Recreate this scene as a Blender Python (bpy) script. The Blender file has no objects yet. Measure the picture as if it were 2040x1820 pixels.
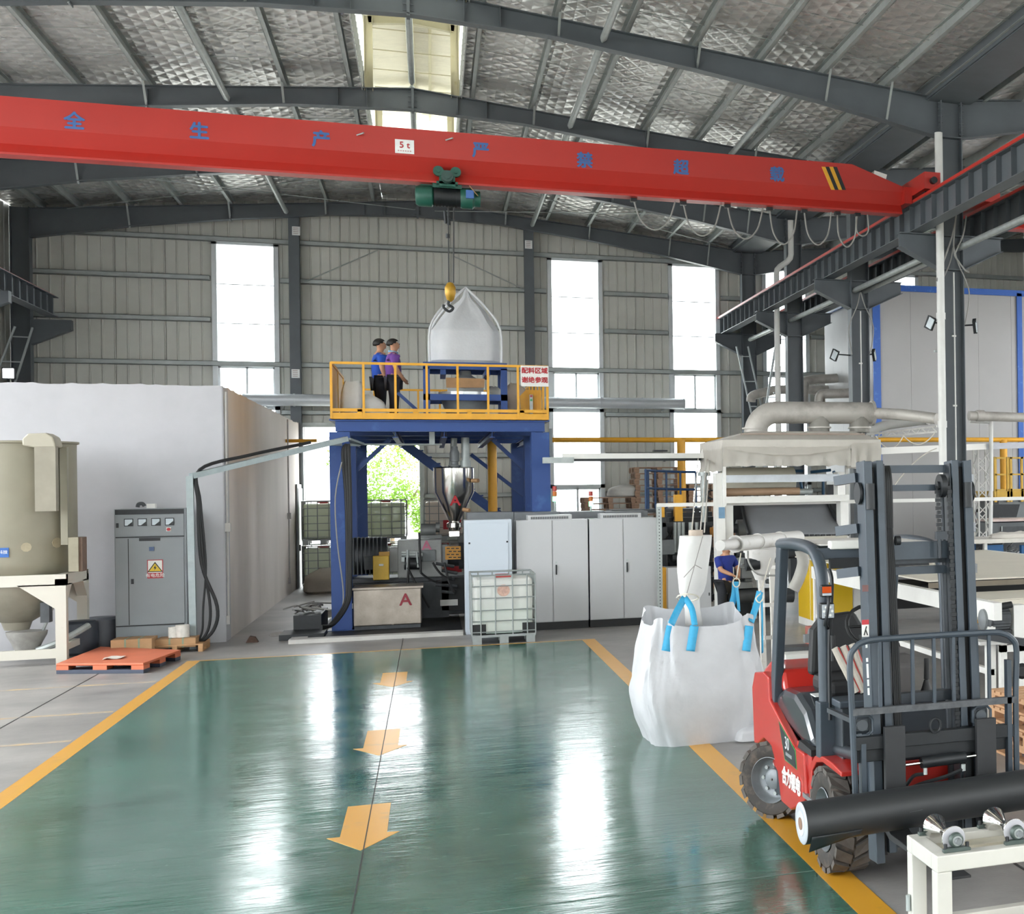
import bpy, bmesh, math, random
from mathutils import Vector, Matrix, noise
random.seed(7)
R = math.radians
SC = bpy.context.scene
COL = SC.collection

# ------------------------------------------------------------------ camera, sky, exposure
FPX, PPX, PPY, EYE = 2720.0, 2000.0, 959.6, 2.58
YAW, ROLL = math.atan((PPX - 858) / FPX), R(.77)
cam = bpy.data.cameras.new('camera'); cam_o = bpy.data.objects.new('camera', cam); COL.objects.link(cam_o)
cam.sensor_width = 36; cam.sensor_fit = 'HORIZONTAL'
cam.lens = FPX / 2040 * 36
cam.shift_x = (1020 - PPX) / 2040; cam.shift_y = (PPY - 910) / 2040
cam.clip_end = 400
cam_o.matrix_world = Matrix.Translation((0, 0, EYE)) @ Matrix.Rotation(-YAW, 4, 'Z') @ Matrix.Rotation(R(90), 4, 'X') @ Matrix.Rotation(-ROLL, 4, 'Z')
SC.camera = cam_o
world = bpy.data.worlds.new('overcast_sky'); SC.world = world; world.use_nodes = True
bg = world.node_tree.nodes['Background']
bg.inputs['Color'].default_value = (.93, .97, 1, 1); bg.inputs['Strength'].default_value = 12
SC.view_settings.view_transform = 'Standard'; SC.view_settings.look = 'None'
SC.view_settings.exposure = 0.0; SC.view_settings.gamma = 1; SC.view_settings.use_curve_mapping = False
cy_ = SC.cycles
cy_.max_bounces = 6; cy_.diffuse_bounces = 4; cy_.glossy_bounces = 3; cy_.transmission_bounces = 4; cy_.transparent_max_bounces = 8
cy_.caustics_reflective = False; cy_.caustics_refractive = False; cy_.sample_clamp_indirect = 8
cy_.use_denoising = True

# ------------------------------------------------------------------ pixel of the photograph -> point on a real plane of the hall
_c, _s, _cr, _sr = math.cos(YAW), math.sin(YAW), math.cos(ROLL), math.sin(ROLL)
def _ray(px, py):
    a, b = (px - PPX) / FPX, -(py - PPY) / FPX
    X, Z = a * _cr + b * _sr, -a * _sr + b * _cr
    return X * _c + _s, -X * _s + _c, Z
def PW(px, py, w):
    r = _ray(px, py); t = w / r[1]; return Vector((r[0] * t, w, EYE + r[2] * t))
def PU(px, py, u):
    r = _ray(px, py); t = u / r[0]; return Vector((u, r[1] * t, EYE + r[2] * t))
def PZ(px, py, z=0):
    r = _ray(px, py); t = (z - EYE) / r[2]; return Vector((r[0] * t, r[1] * t, z))

# ------------------------------------------------------------------ materials
def lin(h):
    h = h.lstrip('#'); o = []
    for i in (0, 2, 4):
        c = int(h[i:i + 2], 16) / 255
        o.append(c / 12.92 if c <= .04045 else ((c + .055) / 1.055) ** 2.4)
    return (*o, 1)
_M = {}
def mat(name, hexc, rough=.5, metal=0, var=.1, scale=5, bump=0, bscale=60, spec=.5, hex2=None, fac2=.5, stretch=(1, 1, 1), trans=0, coat=0):
    if name in _M: return _M[name]
    m = bpy.data.materials.new(name); m.use_nodes = True; nt = m.node_tree; N = nt.nodes; L = nt.links
    b = N['Principled BSDF']
    b.inputs['Roughness'].default_value = rough; b.inputs['Metallic'].default_value = metal
    b.inputs['Specular IOR Level'].default_value = spec; b.inputs['Coat Weight'].default_value = coat
    c = lin(hexc)
    tc = N.new('ShaderNodeTexCoord'); mp = N.new('ShaderNodeMapping'); mp.inputs['Scale'].default_value = stretch
    L.new(tc.outputs['Object'], mp.inputs['Vector'])
    nz = N.new('ShaderNodeTexNoise'); nz.inputs['Scale'].default_value = scale; nz.inputs['Detail'].default_value = 4; nz.inputs['Roughness'].default_value = .6
    L.new(mp.outputs[0], nz.inputs['Vector'])
    rp = N.new('ShaderNodeValToRGB')
    if hex2:
        c2 = lin(hex2); rp.color_ramp.elements[0].color = c2; rp.color_ramp.elements[1].color = c
        rp.color_ramp.elements[0].position = fac2 - .12; rp.color_ramp.elements[1].position = fac2 + .1
    else:
        rp.color_ramp.elements[0].color = (c[0] * (1 - var), c[1] * (1 - var), c[2] * (1 - var), 1)
        rp.color_ramp.elements[1].color = tuple(min(1, x * (1 + var)) for x in c[:3]) + (1,)
        rp.color_ramp.elements[0].position = .3; rp.color_ramp.elements[1].position = .7
    L.new(nz.outputs['Fac'], rp.inputs['Fac']); L.new(rp.outputs['Color'], b.inputs['Base Color'])
    if bump:
        n2 = N.new('ShaderNodeTexNoise'); n2.inputs['Scale'].default_value = bscale; n2.inputs['Detail'].default_value = 3
        L.new(mp.outputs[0], n2.inputs['Vector'])
        bp = N.new('ShaderNodeBump'); bp.inputs['Strength'].default_value = bump; bp.inputs['Distance'].default_value = .02
        L.new(n2.outputs['Fac'], bp.inputs['Height']); L.new(bp.outputs['Normal'], b.inputs['Normal'])
    if trans: b.inputs['Transmission Weight'].default_value = trans
    _M[name] = m; return m
def thin(name, hexc, clear=.8, rough=.05):
    """a thin pane or film: part of the light goes straight through, the rest is scattered or mirrored"""
    if name in _M: return _M[name]
    m = bpy.data.materials.new(name); m.use_nodes = True; nt = m.node_tree; N = nt.nodes; L = nt.links
    b = N['Principled BSDF']; b.inputs['Base Color'].default_value = lin(hexc); b.inputs['Roughness'].default_value = rough
    t = N.new('ShaderNodeBsdfTransparent'); t.inputs[0].default_value = (.97, .985, .98, 1); x = N.new('ShaderNodeMixShader')
    x.inputs[0].default_value = clear
    L.new(b.outputs[0], x.inputs[1]); L.new(t.outputs[0], x.inputs[2]); L.new(x.outputs[0], N['Material Output'].inputs[0])
    _M[name] = m; return m
def film(name, hexc, rough=.4, tl=.5, bump=.0, bscale=20):
    """woven or plastic cloth that lets light glow through"""
    if name in _M: return _M[name]
    m = mat(name, hexc, rough, 0, .05, 4, bump, bscale); nt = m.node_tree; N = nt.nodes; L = nt.links
    b = N['Principled BSDF']; t = N.new('ShaderNodeBsdfTranslucent'); t.inputs[0].default_value = lin(hexc); x = N.new('ShaderNodeMixShader'); x.inputs[0].default_value = tl
    L.new(b.outputs[0], x.inputs[1]); L.new(t.outputs[0], x.inputs[2]); L.new(x.outputs[0], N['Material Output'].inputs[0])
    return m
def glow(name, hexc, s):
    if name in _M: return _M[name]
    m = mat(name, hexc); b = m.node_tree.nodes['Principled BSDF']; b.inputs['Emission Color'].default_value = lin(hexc); b.inputs['Emission Strength'].default_value = s
    return m

# ------------------------------------------------------------------ mesh builder
V = Vector
class MB:
    def __init__(s): s.v = []; s.f = []; s.sm = []
    def add(s, vs, fs, smooth=False):
        o = len(s.v); s.v += [tuple(x) for x in vs]; s.f += [tuple(i + o for i in f) for f in fs]; s.sm += [smooth] * len(fs); return s
    def b(s, x0, x1, y0, y1, z0, z1):
        return s.add([(x, y, z) for z in (z0, z1) for y in (y0, y1) for x in (x0, x1)],
                     [(0, 2, 3, 1), (4, 5, 7, 6), (0, 1, 5, 4), (2, 6, 7, 3), (0, 4, 6, 2), (1, 3, 7, 5)])
    def r(s, p, q, w, h=None, up=(0, 0, 1)):
        """square bar from p to q: w across, h along up"""
        p, q = V(p), V(q); h = w if h is None else h; d = (q - p).normalized(); u = V(up)
        if abs(d.dot(u)) > .98: u = V((0, 1, 0)) if abs(d.z) > .9 else V((0, 0, 1))
        a = d.cross(u).normalized(); u = a.cross(d)
        o = [a * (i * w / 2) + u * (j * h / 2) for i, j in ((-1, -1), (1, -1), (1, 1), (-1, 1))]
        return s.add([p + x for x in o] + [q + x for x in o], [(0, 1, 2, 3), (7, 6, 5, 4), (0, 4, 5, 1), (1, 5, 6, 2), (2, 6, 7, 3), (3, 7, 4, 0)])
    def i(s, p, q, h, b, tf=.015, tw=.01, up=(0, 0, 1)):
        """rolled I section from p to q (centre line), depth h along up, flange b"""
        p, q, u = V(p), V(q), V(up).normalized(); d = (q - p).normalized(); a = d.cross(u).normalized(); u = a.cross(d)
        s.r(p, q, tw, h - 2 * tf, u)
        for k in (-1, 1): s.r(p + u * k * (h - tf) / 2, q + u * k * (h - tf) / 2, b, tf, u)
        return s
    def t(s, pts, r, n=8, closed=False, smooth=True):
        pts = [V(p) for p in pts]; m = len(pts); rs = r if isinstance(r, (list, tuple)) else [r] * m
        vs = []; fs = []; a = None
        for k in range(m):
            if closed: d = pts[(k + 1) % m] - pts[k - 1]
            else: d = pts[min(k + 1, m - 1)] - pts[max(k - 1, 0)]
            d = d.normalized()
            if a is None: a = d.orthogonal().normalized()
            a = (a - d * a.dot(d)); a = a.normalized() if a.length > 1e-6 else d.orthogonal().normalized(); c = d.cross(a)
            vs += [pts[k] + (a * math.cos(6.28318 * j / n) + c * math.sin(6.28318 * j / n)) * rs[k] for j in range(n)]
        for k in range(m if closed else m - 1):
            k2 = (k + 1) % m
            fs += [(k * n + j, k * n + (j + 1) % n, k2 * n + (j + 1) % n, k2 * n + j) for j in range(n)]
        s.add(vs, fs, smooth)
        if not closed:
            o = len(s.v) - m * n; s.f += [tuple(o + j for j in range(n))[::-1], tuple(o + (m - 1) * n + j for j in range(n))]; s.sm += [False, False]
        return s
    def c(s, p, q, r, r2=None, n=16): return s.t([p, q], [r, r if r2 is None else r2], n)
    def l(s, prof, o, ax=(0, 0, 1), n=24, cap=True):
        """turned body: prof = (radius, distance along ax)"""
        o, ax = V(o), V(ax).normalized(); a = ax.orthogonal().normalized(); c = ax.cross(a); vs = []; fs = []
        for r, t in prof: vs += [o + ax * t + (a * math.cos(6.28318 * j / n) + c * math.sin(6.28318 * j / n)) * max(r, 1e-4) for j in range(n)]
        for k in range(len(prof) - 1): fs += [(k * n + j, k * n + (j + 1) % n, (k + 1) * n + (j + 1) % n, (k + 1) * n + j) for j in range(n)]
        s.add(vs, fs, True); o2 = len(s.v) - len(vs)
        if not cap: return s
        s.f += [tuple(o2 + j for j in range(n))[::-1], tuple(o2 + (len(prof) - 1) * n + j for j in range(n))]; s.sm += [False, False]
        return s
    def p(s, poly, ax, a, b):
        """polygon pushed from a to b along an axis"""
        m = len(poly)
        f = {'x': lambda q, t: (t, q[0], q[1]), 'y': lambda q, t: (q[0], t, q[1]), 'z': lambda q, t: (q[0], q[1], t)}[ax]
        return s.add([f(q, a) for q in poly] + [f(q, b) for q in poly],
                     [tuple(range(m))[::-1], tuple(range(m, 2 * m))] + [(k, (k + 1) % m, m + (k + 1) % m, m + k) for k in range(m)])
    def g(s, rows, cu=False, smooth=True):
        """sheet through rows of points"""
        n = len(rows[0]); vs = [p for r_ in rows for p in r_]; fs = []
        for k in range(len(rows) - 1):
            for j in range(n if cu else n - 1): fs.append((k * n + j, k * n + (j + 1) % n, (k + 1) * n + (j + 1) % n, (k + 1) * n + j))
        return s.add(vs, fs, smooth)
    def ball(s, c, r, n=12, m=8):
        r = V(r) if not isinstance(r, (int, float)) else V((r, r, r)); c = V(c)
        return s.g([[c + V((r.x * math.sin(math.pi * k / m) * math.cos(6.28318 * j / n), r.y * math.sin(math.pi * k / m) * math.sin(6.28318 * j / n), r.z * math.cos(math.pi * k / m))) for j in range(n)] for k in range(m + 1)], True)
def root_of(o):
    while o.parent: o = o.parent
    return o
def link(name, me, material, parent=None, label=None):
    o = bpy.data.objects.new(name, me); COL.objects.link(o)
    if material: 
        if not me.materials: me.materials.append(material)
    if parent: o.parent = parent
    if label: o['label'] = label
    return o
def B(name, material, parent, *specs, mb=None, bevel=0, label=None, solid=0, sub=0):
    """one mesh object; shapes are given in hall coordinates and stored relative to the thing's base"""
    m = mb or MB()
    for sp in specs: getattr(m, sp[0])(*sp[1:])
    off = root_of(parent).location if parent else V((0, 0, 0))
    me = bpy.data.meshes.new(name); me.from_pydata([V(v) - off for v in m.v], [], m.f)
    me.polygons.foreach_set('use_smooth', m.sm)
    bm = bmesh.new(); bm.from_mesh(me)
    if not solid: bmesh.ops.recalc_face_normals(bm, faces=bm.faces)
    bm.to_mesh(me); bm.free(); me.update()
    if any(m.sm): me.set_sharp_from_angle(angle=R(38))
    o = link(name, me, material, parent, label)
    if solid:
        d = o.modifiers.new('s', 'SOLIDIFY'); d.thickness = solid; d.offset = 0
    if bevel:
        d = o.modifiers.new('b', 'BEVEL'); d.width = bevel; d.segments = 2; d.limit_method = 'ANGLE'; d.angle_limit = R(40)
    if sub:
        d = o.modifiers.new('u', 'SUBSURF'); d.levels = sub; d.render_levels = sub
    return o
def tag(o, label, cat, group=None):
    o['label'] = label; o['category'] = cat
    if group: o['group'] = group
    return o
def thing(name, label, cat, loc=(0, 0, 0), group=None):
    o = bpy.data.objects.new(name, None); COL.objects.link(o); o.location = loc; o.empty_display_size = .1
    return tag(o, label, cat, group)
def struct(name, material, *specs, label=None, **k):
    o = B(name, material, None, *specs, **k); o['kind'] = 'structure'
    if label: o['label'] = label
    return o
def dup(o, loc, label=None, rz=None, parent=None, top=True):
    c = o.copy(); COL.objects.link(c)
    if top:
        c.location = loc
        if rz is not None: c.rotation_euler.z = rz
        if label: c['label'] = label
    else: c.parent = parent
    for ch in list(o.children): dup(ch, None, parent=c, top=False)
    return c
def text(name, body, material, parent, loc, right, up, size, depth=.002, align='CENTER', bold=0, label=None):
    """flat lettering standing on a real surface: right and up give its plane"""
    cu = bpy.data.curves.new(name, 'FONT'); cu.body = body; cu.size = size; cu.extrude = depth; cu.align_x = align; cu.align_y = 'CENTER'; cu.resolution_u = 3
    tmp = bpy.data.objects.new(name, cu); COL.objects.link(tmp); bpy.context.view_layer.update()
    me = bpy.data.meshes.new_from_object(tmp.evaluated_get(bpy.context.evaluated_depsgraph_get())); bpy.data.objects.remove(tmp)
    if bold:                                          # heavier strokes: the outline laid down again a hair to each side
        b2 = bmesh.new(); b2.from_mesh(me)
        for k, (dx, dy) in enumerate(((-bold, 0), (bold, 0), (0, bold), (0, -bold))):
            t2 = me.copy(); t2.transform(Matrix.Translation((dx, dy, .0007 * (k + 1)))); b2.from_mesh(t2); bpy.data.meshes.remove(t2)
        b2.to_mesh(me); b2.free()
    me.materials.clear(); o = link(name, me, material)
    r_, u_ = V(right).normalized(), V(up).normalized(); n_ = r_.cross(u_)
    M4 = Matrix((r_, u_, n_)).transposed().to_4x4(); off = root_of(parent).location if parent else V((0, 0, 0))
    M4.translation = V(loc) - off
    o.parent = parent; o.matrix_basis = M4
    if label: o['label'] = label
    return o
def curve_pts(p, q, sag, n=9):
    p, q = V(p), V(q); return [p.lerp(q, k / n) - V((0, 0, sag * 4 * (k / n) * (1 - k / n))) for k in range(n + 1)]
def smooth_path(pts, n=6):
    pts = [V(p) for p in pts]; o = []
    for k in range(len(pts) - 1):
        a, b, c, d = pts[max(k - 1, 0)], pts[k], pts[k + 1], pts[min(k + 2, len(pts) - 1)]
        for j in range(n):
            t = j / n; o.append(.5 * ((2 * b) + (c - a) * t + (2 * a - 5 * b + 4 * c - d) * t * t + (3 * b - a - 3 * c + d) * t ** 3))
    return o + [pts[-1]]
def dirt(p, s=1.0): return noise.noise(V(p) * s)

# palette
steel = mat('dark_steel_paint', '#5b6166', .5, 0, .08, 2)
galv = mat('galvanised', '#aab0ae', .45, .35, .12, 6)
girtm = mat('girt_zinc', '#a9afad', .5, .3, .1, 4)
white = mat('white_paint', '#e4e3de', .45, 0, .05, 3)
cream = mat('cream_paint', '#dedbcb', .45, 0, .05, 3)
black = mat('black_rubber', '#17181a', .6, 0, .2, 9)
blackm = mat('black_metal', '#202326', .45, .2, .2, 12)
grey = mat('machine_grey', '#767a7c', .5, .1, .12, 5)
dgrey = mat('dark_machine_grey', '#45484b', .55, .1, .2, 5)
yellow = mat('safety_yellow', '#dfa32a', .45, 0, .08, 4)
blue = mat('deck_blue', '#1d4384', .45, 0, .15, 3, hex2='#3a61a0', fac2=.33)
red = mat('red_paint', '#b5261d', .4, 0, .08, 2)
chrome = mat('stainless', '#c9c7c2', .16, 1, .05, 3)
stain = mat('stained_stainless', '#958c82', .42, .75, .2, 3, bump=.1, bscale=30)
wood = mat('pallet_wood', '#b38b62', .75, 0, .25, 4, stretch=(1, 6, 6))
card = mat('cardboard', '#a98560', .8, 0, .12, 5)
redtxt = mat('red_print', '#b8323a', .6, 0, .05)
blutxt = mat('blue_print', '#3f66a0', .6, 0, .1)
whtxt = mat('white_print', '#eef0ee', .6, 0, .03)
blktxt = mat('black_print', '#1c1c1e', .6, 0, .03)

# ------------------------------------------------------------------ special surfaces
def nodes_of(name):
    m = bpy.data.materials.new(name); m.use_nodes = True; nt = m.node_tree
    return m, nt.nodes, nt.links, nt.nodes['Principled BSDF']
def nz_(N, L, vec, scale, detail=4, rough=.6, stretch=(1, 1, 1), rot=0):
    mp = N.new('ShaderNodeMapping'); mp.inputs['Scale'].default_value = stretch; mp.inputs['Rotation'].default_value = (0, 0, rot)
    L.new(vec, mp.inputs['Vector']); n = N.new('ShaderNodeTexNoise'); n.inputs['Scale'].default_value = scale
    n.inputs['Detail'].default_value = detail; n.inputs['Roughness'].default_value = rough; L.new(mp.outputs[0], n.inputs['Vector']); return n.outputs['Fac']
def ramp_(N, L, fac, *st):
    r = N.new('ShaderNodeValToRGB'); e = r.color_ramp.elements
    for k, (p, c) in enumerate(st):
        x = e[k] if k < 2 else e.new(p)
        x.position = p; x.color = lin(c) if isinstance(c, str) else (c, c, c, 1)
    L.new(fac, r.inputs['Fac']); return r.outputs['Color']
def mix_(N, L, fac, a, b, mode='MIX'):
    x = N.new('ShaderNodeMix'); x.data_type = 'RGBA'; x.blend_type = mode
    if isinstance(fac, float): x.inputs[0].default_value = fac
    else: L.new(fac, x.inputs[0])
    L.new(a, x.inputs[6]); L.new(b, x.inputs[7]); return x.outputs[2]
def green_floor():
    m, N, L, b = nodes_of('green_epoxy'); tc = N.new('ShaderNodeTexCoord').outputs['Object']
    a = ramp_(N, L, nz_(N, L, tc, .55, 5, .65), (.3, '#2c5347'), (.7, '#487466'))
    s = ramp_(N, L, nz_(N, L, tc, 2.2, 6, .7, (1, 2.6, 1), .25), (.5, 0.0), (.68, .5))
    k = ramp_(N, L, nz_(N, L, tc, .5, 2, .5), (.4, '#6d8a80'), (.6, '#5a7a70'))
    c = mix_(N, L, s, a, k)
    sc = ramp_(N, L, nz_(N, L, tc, 9, 5, .7, (1, 5, 1), -.3), (.66, 0.0), (.72, .6))
    w = ramp_(N, L, nz_(N, L, tc, .3), (.3, '#a9b8b0'), (.7, '#97a9a0'))
    L.new(mix_(N, L, sc, c, w), b.inputs['Base Color'])
    rg = ramp_(N, L, nz_(N, L, tc, 1.3, 5, .7), (.35, .1), (.75, .24)); L.new(rg, b.inputs['Roughness'])
    b.inputs['Specular IOR Level'].default_value = .75
    h = N.new('ShaderNodeMath'); h.operation = 'ADD'; L.new(nz_(N, L, tc, 1.6, 3, .5, (.5, 1.6, 1)), h.inputs[0])
    h2 = N.new('ShaderNodeMath'); h2.operation = 'MULTIPLY'; h2.inputs[1].default_value = .4
    L.new(nz_(N, L, tc, 9, 3, .6, (.4, 2, 1)), h2.inputs[0]); L.new(h2.outputs[0], h.inputs[1])
    bp = N.new('ShaderNodeBump'); bp.inputs['Strength'].default_value = .16; bp.inputs['Distance'].default_value = .03
    L.new(h.outputs[0], bp.inputs['Height']); L.new(bp.outputs['Normal'], b.inputs['Normal']); return m
def concrete(name, dark, light, rough=.55):
    m, N, L, b = nodes_of(name); tc = N.new('ShaderNodeTexCoord').outputs['Object']
    a = ramp_(N, L, nz_(N, L, tc, .7, 6, .65), (.3, dark), (.7, light))
    s = ramp_(N, L, nz_(N, L, tc, 3, 6, .75, (1, 3, 1)), (.56, 0.0), (.75, .5))
    k = ramp_(N, L, nz_(N, L, tc, 40, 2), (.3, '#70706e'), (.7, '#858482'))
    L.new(mix_(N, L, s, a, k), b.inputs['Base Color']); b.inputs['Roughness'].default_value = rough
    bp = N.new('ShaderNodeBump'); bp.inputs['Strength'].default_value = .15; bp.inputs['Distance'].default_value = .01
    L.new(nz_(N, L, tc, 30, 4), bp.inputs['Height']); L.new(bp.outputs['Normal'], b.inputs['Normal']); return m
def foil(name, hexc):
    m, N, L, b = nodes_of(name); tc = N.new('ShaderNodeTexCoord').outputs['Object']
    L.new(ramp_(N, L, nz_(N, L, tc, .5, 4), (.3, hexc), (.7, '#e4e2df')), b.inputs['Base Color'])
    b.inputs['Metallic'].default_value = .45
    L.new(ramp_(N, L, nz_(N, L, tc, 1.1, 3), (.3, .2), (.7, .36)), b.inputs['Roughness'])
    hs = None
    for rot in (.62, -.62):                       # the wire net under the foil draws diamonds
        mp = N.new('ShaderNodeMapping'); mp.inputs['Rotation'].default_value = (0, 0, rot); L.new(tc, mp.inputs['Vector'])
        wv = N.new('ShaderNodeTexWave'); wv.bands_direction = 'X'; wv.wave_profile = 'SIN'; wv.inputs['Scale'].default_value = 1.15; wv.inputs['Distortion'].default_value = 1.2; wv.inputs['Detail'].default_value = 2
        L.new(mp.outputs[0], wv.inputs['Vector'])
        if hs is None: hs = wv.outputs['Fac']
        else:
            mx = N.new('ShaderNodeMath'); mx.operation = 'MINIMUM'; L.new(hs, mx.inputs[0]); L.new(wv.outputs['Fac'], mx.inputs[1]); hs = mx.outputs[0]
    ad = N.new('ShaderNodeMath'); ad.operation = 'ADD'; L.new(hs, ad.inputs[0]); L.new(nz_(N, L, tc, 3.2, 4, .65, (.8, 2.6, 1)), ad.inputs[1])
    bp = N.new('ShaderNodeBump'); bp.inputs['Strength'].default_value = .42; bp.inputs['Distance'].default_value = .06
    L.new(ad.outputs[0], bp.inputs['Height']); L.new(bp.outputs['Normal'], b.inputs['Normal']); return m
green = green_floor()
conc = concrete('concrete_floor', '#767472', '#a09d99', .4)
outc = concrete('yard_concrete', '#a8a59e', '#b7b4ac', .8)
foilm = foil('roof_foil', '#d6d4d1')
sheet = mat('wall_sheet', '#d2d2ca', .5, 0, .04, 2)
plaster = mat('plaster', '#b3b3b6', .85, 0, .05, 1.5, bump=.1, bscale=9)
plaster2 = mat('plaster_warm', '#d2c9c2', .85, 0, .07, .8, bump=.1, bscale=9, stretch=(1, 1, .3))  # warm off-white, tone varying in tall soft patches
linem = mat('yellow_line_paint', '#d2992f', .3, 0, .12, 2.5, hex2='#b58a45', fac2=.3)
arrowm = mat('yellow_arrow_paint', '#d59a2c', .28, 0, .1, 2, hex2='#a98d5c', fac2=.33)
fade = mat('worn_yellow_paint', '#b9a079', .5, 0, .1, 3, hex2='#9b9690', fac2=.5)
pane = thin('window_glass', '#eef4f4', .88, .03)
frp = film('frosted_sheet', '#f4f3ea', .5, .75)
aluw = mat('white_window_frame', '#d9dee0', .4, .1, .04)

# ------------------------------------------------------------------ ground and floor
struct('ground', outc, ('b', -70, 80, -60, 130, -.5, -.25), label='pale concrete yard outside the hall')
FL = struct('floor', conc, ('b', -14, 22, -5, 42.6, -.24, 0), label='worn grey concrete floor of the hall')
gc = B('green_coating', green, FL, ('b', -3.29, 2.33, -5, 24.06, .0, .004), label='glossy green epoxy coating')
for x0, x1, y0, y1 in ((-3.47, -3.29, -5, 24.14), (2.33, 2.54, -5, 24.14), (-3.29, 2.33, 24.06, 24.14)):
    B('yellow_line', linem, FL, ('b', x0, x1, y0, y1, .0, .005))
for tip in (10.81, 14.6, 19.6):
    B('floor_arrow', arrowm, gc, ('p', [(-.655, tip + 1.54), (-.335, tip + 1.54), (-.335, tip + .49), (-.25, tip + .48), (-.495, tip), (-.745, tip + .48), (-.655, tip + .48)], 'z', .004, .006))
B('floor_joint', blackm, FL, ('b', -.481, -.473, -5, 26, .0, .0068))
B('floor_joint', blackm, FL, ('b', -4.44, -4.425, 6, 24, .0, .003))
B('floor_joint', blackm, FL, ('b', 3.6, 3.62, 2, 24, .0, .003))
B('floor_joint', mat('joint_filler', '#5d6f68', .5), FL, ('b', -3.29, 2.33, 8.9, 8.912, .0, .0062))
for y in (PZ(160, 1367).y, PZ(200, 1420).y, PZ(100, 1480).y):
    B('worn_line', fade, FL, ('b', -9, -3.5, y, y + .1, .0, .002))

wetm = mat('wet_concrete', '#5f5d5a', .06, 0, .1, 3, spec=.8)
for c_, a_, b2 in ((PZ(640, 1222), .5, 1.1), (PZ(575, 1262), .35, .5)):
    B('wet_patch', wetm, FL, ('p', [(c_.x + a_ * math.cos(t) * (1 + .35 * dirt((math.cos(t) * 1.5, math.sin(t) * 1.5, a_ * 9))), c_.y + b2 * math.sin(t) * (1 + .35 * dirt((math.cos(t) * 2, math.sin(t) * 2, a_ * 5)))) for t in [.314 * k for k in range(20)]], 'z', 0, .002))
# ------------------------------------------------------------------ far gable wall: ribbed sheets, girts, windows, doorway
BW = struct('wall_back', sheet, ('b', -10.1, 19, 42.48, 42.56, 9.95, 10.0), label='grey ribbed sheet-metal gable wall at the end of the hall')
def roof_z(u):
    if u > 9.25: u = 18.5 - u
    return 10.95 - (.1 if u > -.24 else .087) * abs(u + .24)
WIN = [(-5.32, -3.84), (3.3, 4.74), (6.8, 8.22), (9.68, 11.05), (13.55, 14.72)]
DOOR = (-3.22, -.28, 4.35)
def rib_panel(u0, u1, z0, z1, z1b=None):
    z1b = z1 if z1b is None else z1b; n = 4; pts = []
    for k in range(n):
        a = u0 + (u1 - u0) * k / n; w = (u1 - u0) / n
        pts += [(a + .006, 42.30), (a + w * .84, 42.30), (a + w * .90, 42.275), (a + w * .97, 42.275)]
    pts.append((u1 - .004, 42.3)); m = MB()
    top = lambda x: z1 + (z1b - z1) * (x - u0) / (u1 - u0)
    m.g([[(x, y, z0) for x, y in pts], [(x, y, top(x)) for x, y in pts]], smooth=False)
    m.g([[(x, 42.34, z0) for x in (u0 - .012, u1 + .012)], [(x, 42.34, top(x)) for x in (u0 - .012, u1 + .012)]], smooth=False)
    return B('wall_panel', sheet, BW, mb=m)
holes = [(a, b, [(.75, 9.33)]) for a, b in WIN] + [(DOOR[0], DOOR[1], [(-.3, DOOR[2])])]
xs = sorted({-9.9, 18.6} | {x for h in holes for x in h[:2]})
for a, b in zip(xs, xs[1:]):
    hs = [h for h in holes if h[0] - .01 <= a and b <= h[1] + .01]
    n = max(1, round((b - a) / 1.02))
    for k in range(n):
        p, q = a + (b - a) * k / n, a + (b - a) * (k + 1) / n; z = 0.0
        for h in hs:
            for s0, s1 in h[2]:
                if s0 > z: rib_panel(p, q, z, s0)
                z = s1
        rib_panel(p, q, z, roof_z(p), roof_z(q))
def girt(z, h=.13, skip=True):
    segs = []; a = -9.7
    for x0, x1 in sorted(WIN + ([DOOR[:2]] if z < DOOR[2] else [])):
        if z > 9.4 or (5.95 < z < 6.12 and (x0, x1) != DOOR[:2]): continue
        segs.append((a, x0 - .1)); a = x1 + .1
    segs.append((a, 18.5))
    for x0, x1 in segs:
        B('girt', girtm, BW, ('b', x0, x1, 42.1, 42.11, z - h / 2, z + h / 2), ('b', x0, x1, 42.1, 42.27, z + h / 2 - .012, z + h / 2), ('b', x0, x1, 42.1, 42.27, z - h / 2, z - h / 2 + .012))
for z in (9.42, 8.36, 7.24, 6.06, 4.75, 3.55, 2.4, 1.2): girt(z)
for p, q in (((610, 560), (753, 498)), ((903, 510), (1037, 573))): B('tie_rod', girtm, BW, ('c', PW(*p, 42.05), PW(*q, 42.05), .016, None, 6))
wn = 0
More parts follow.
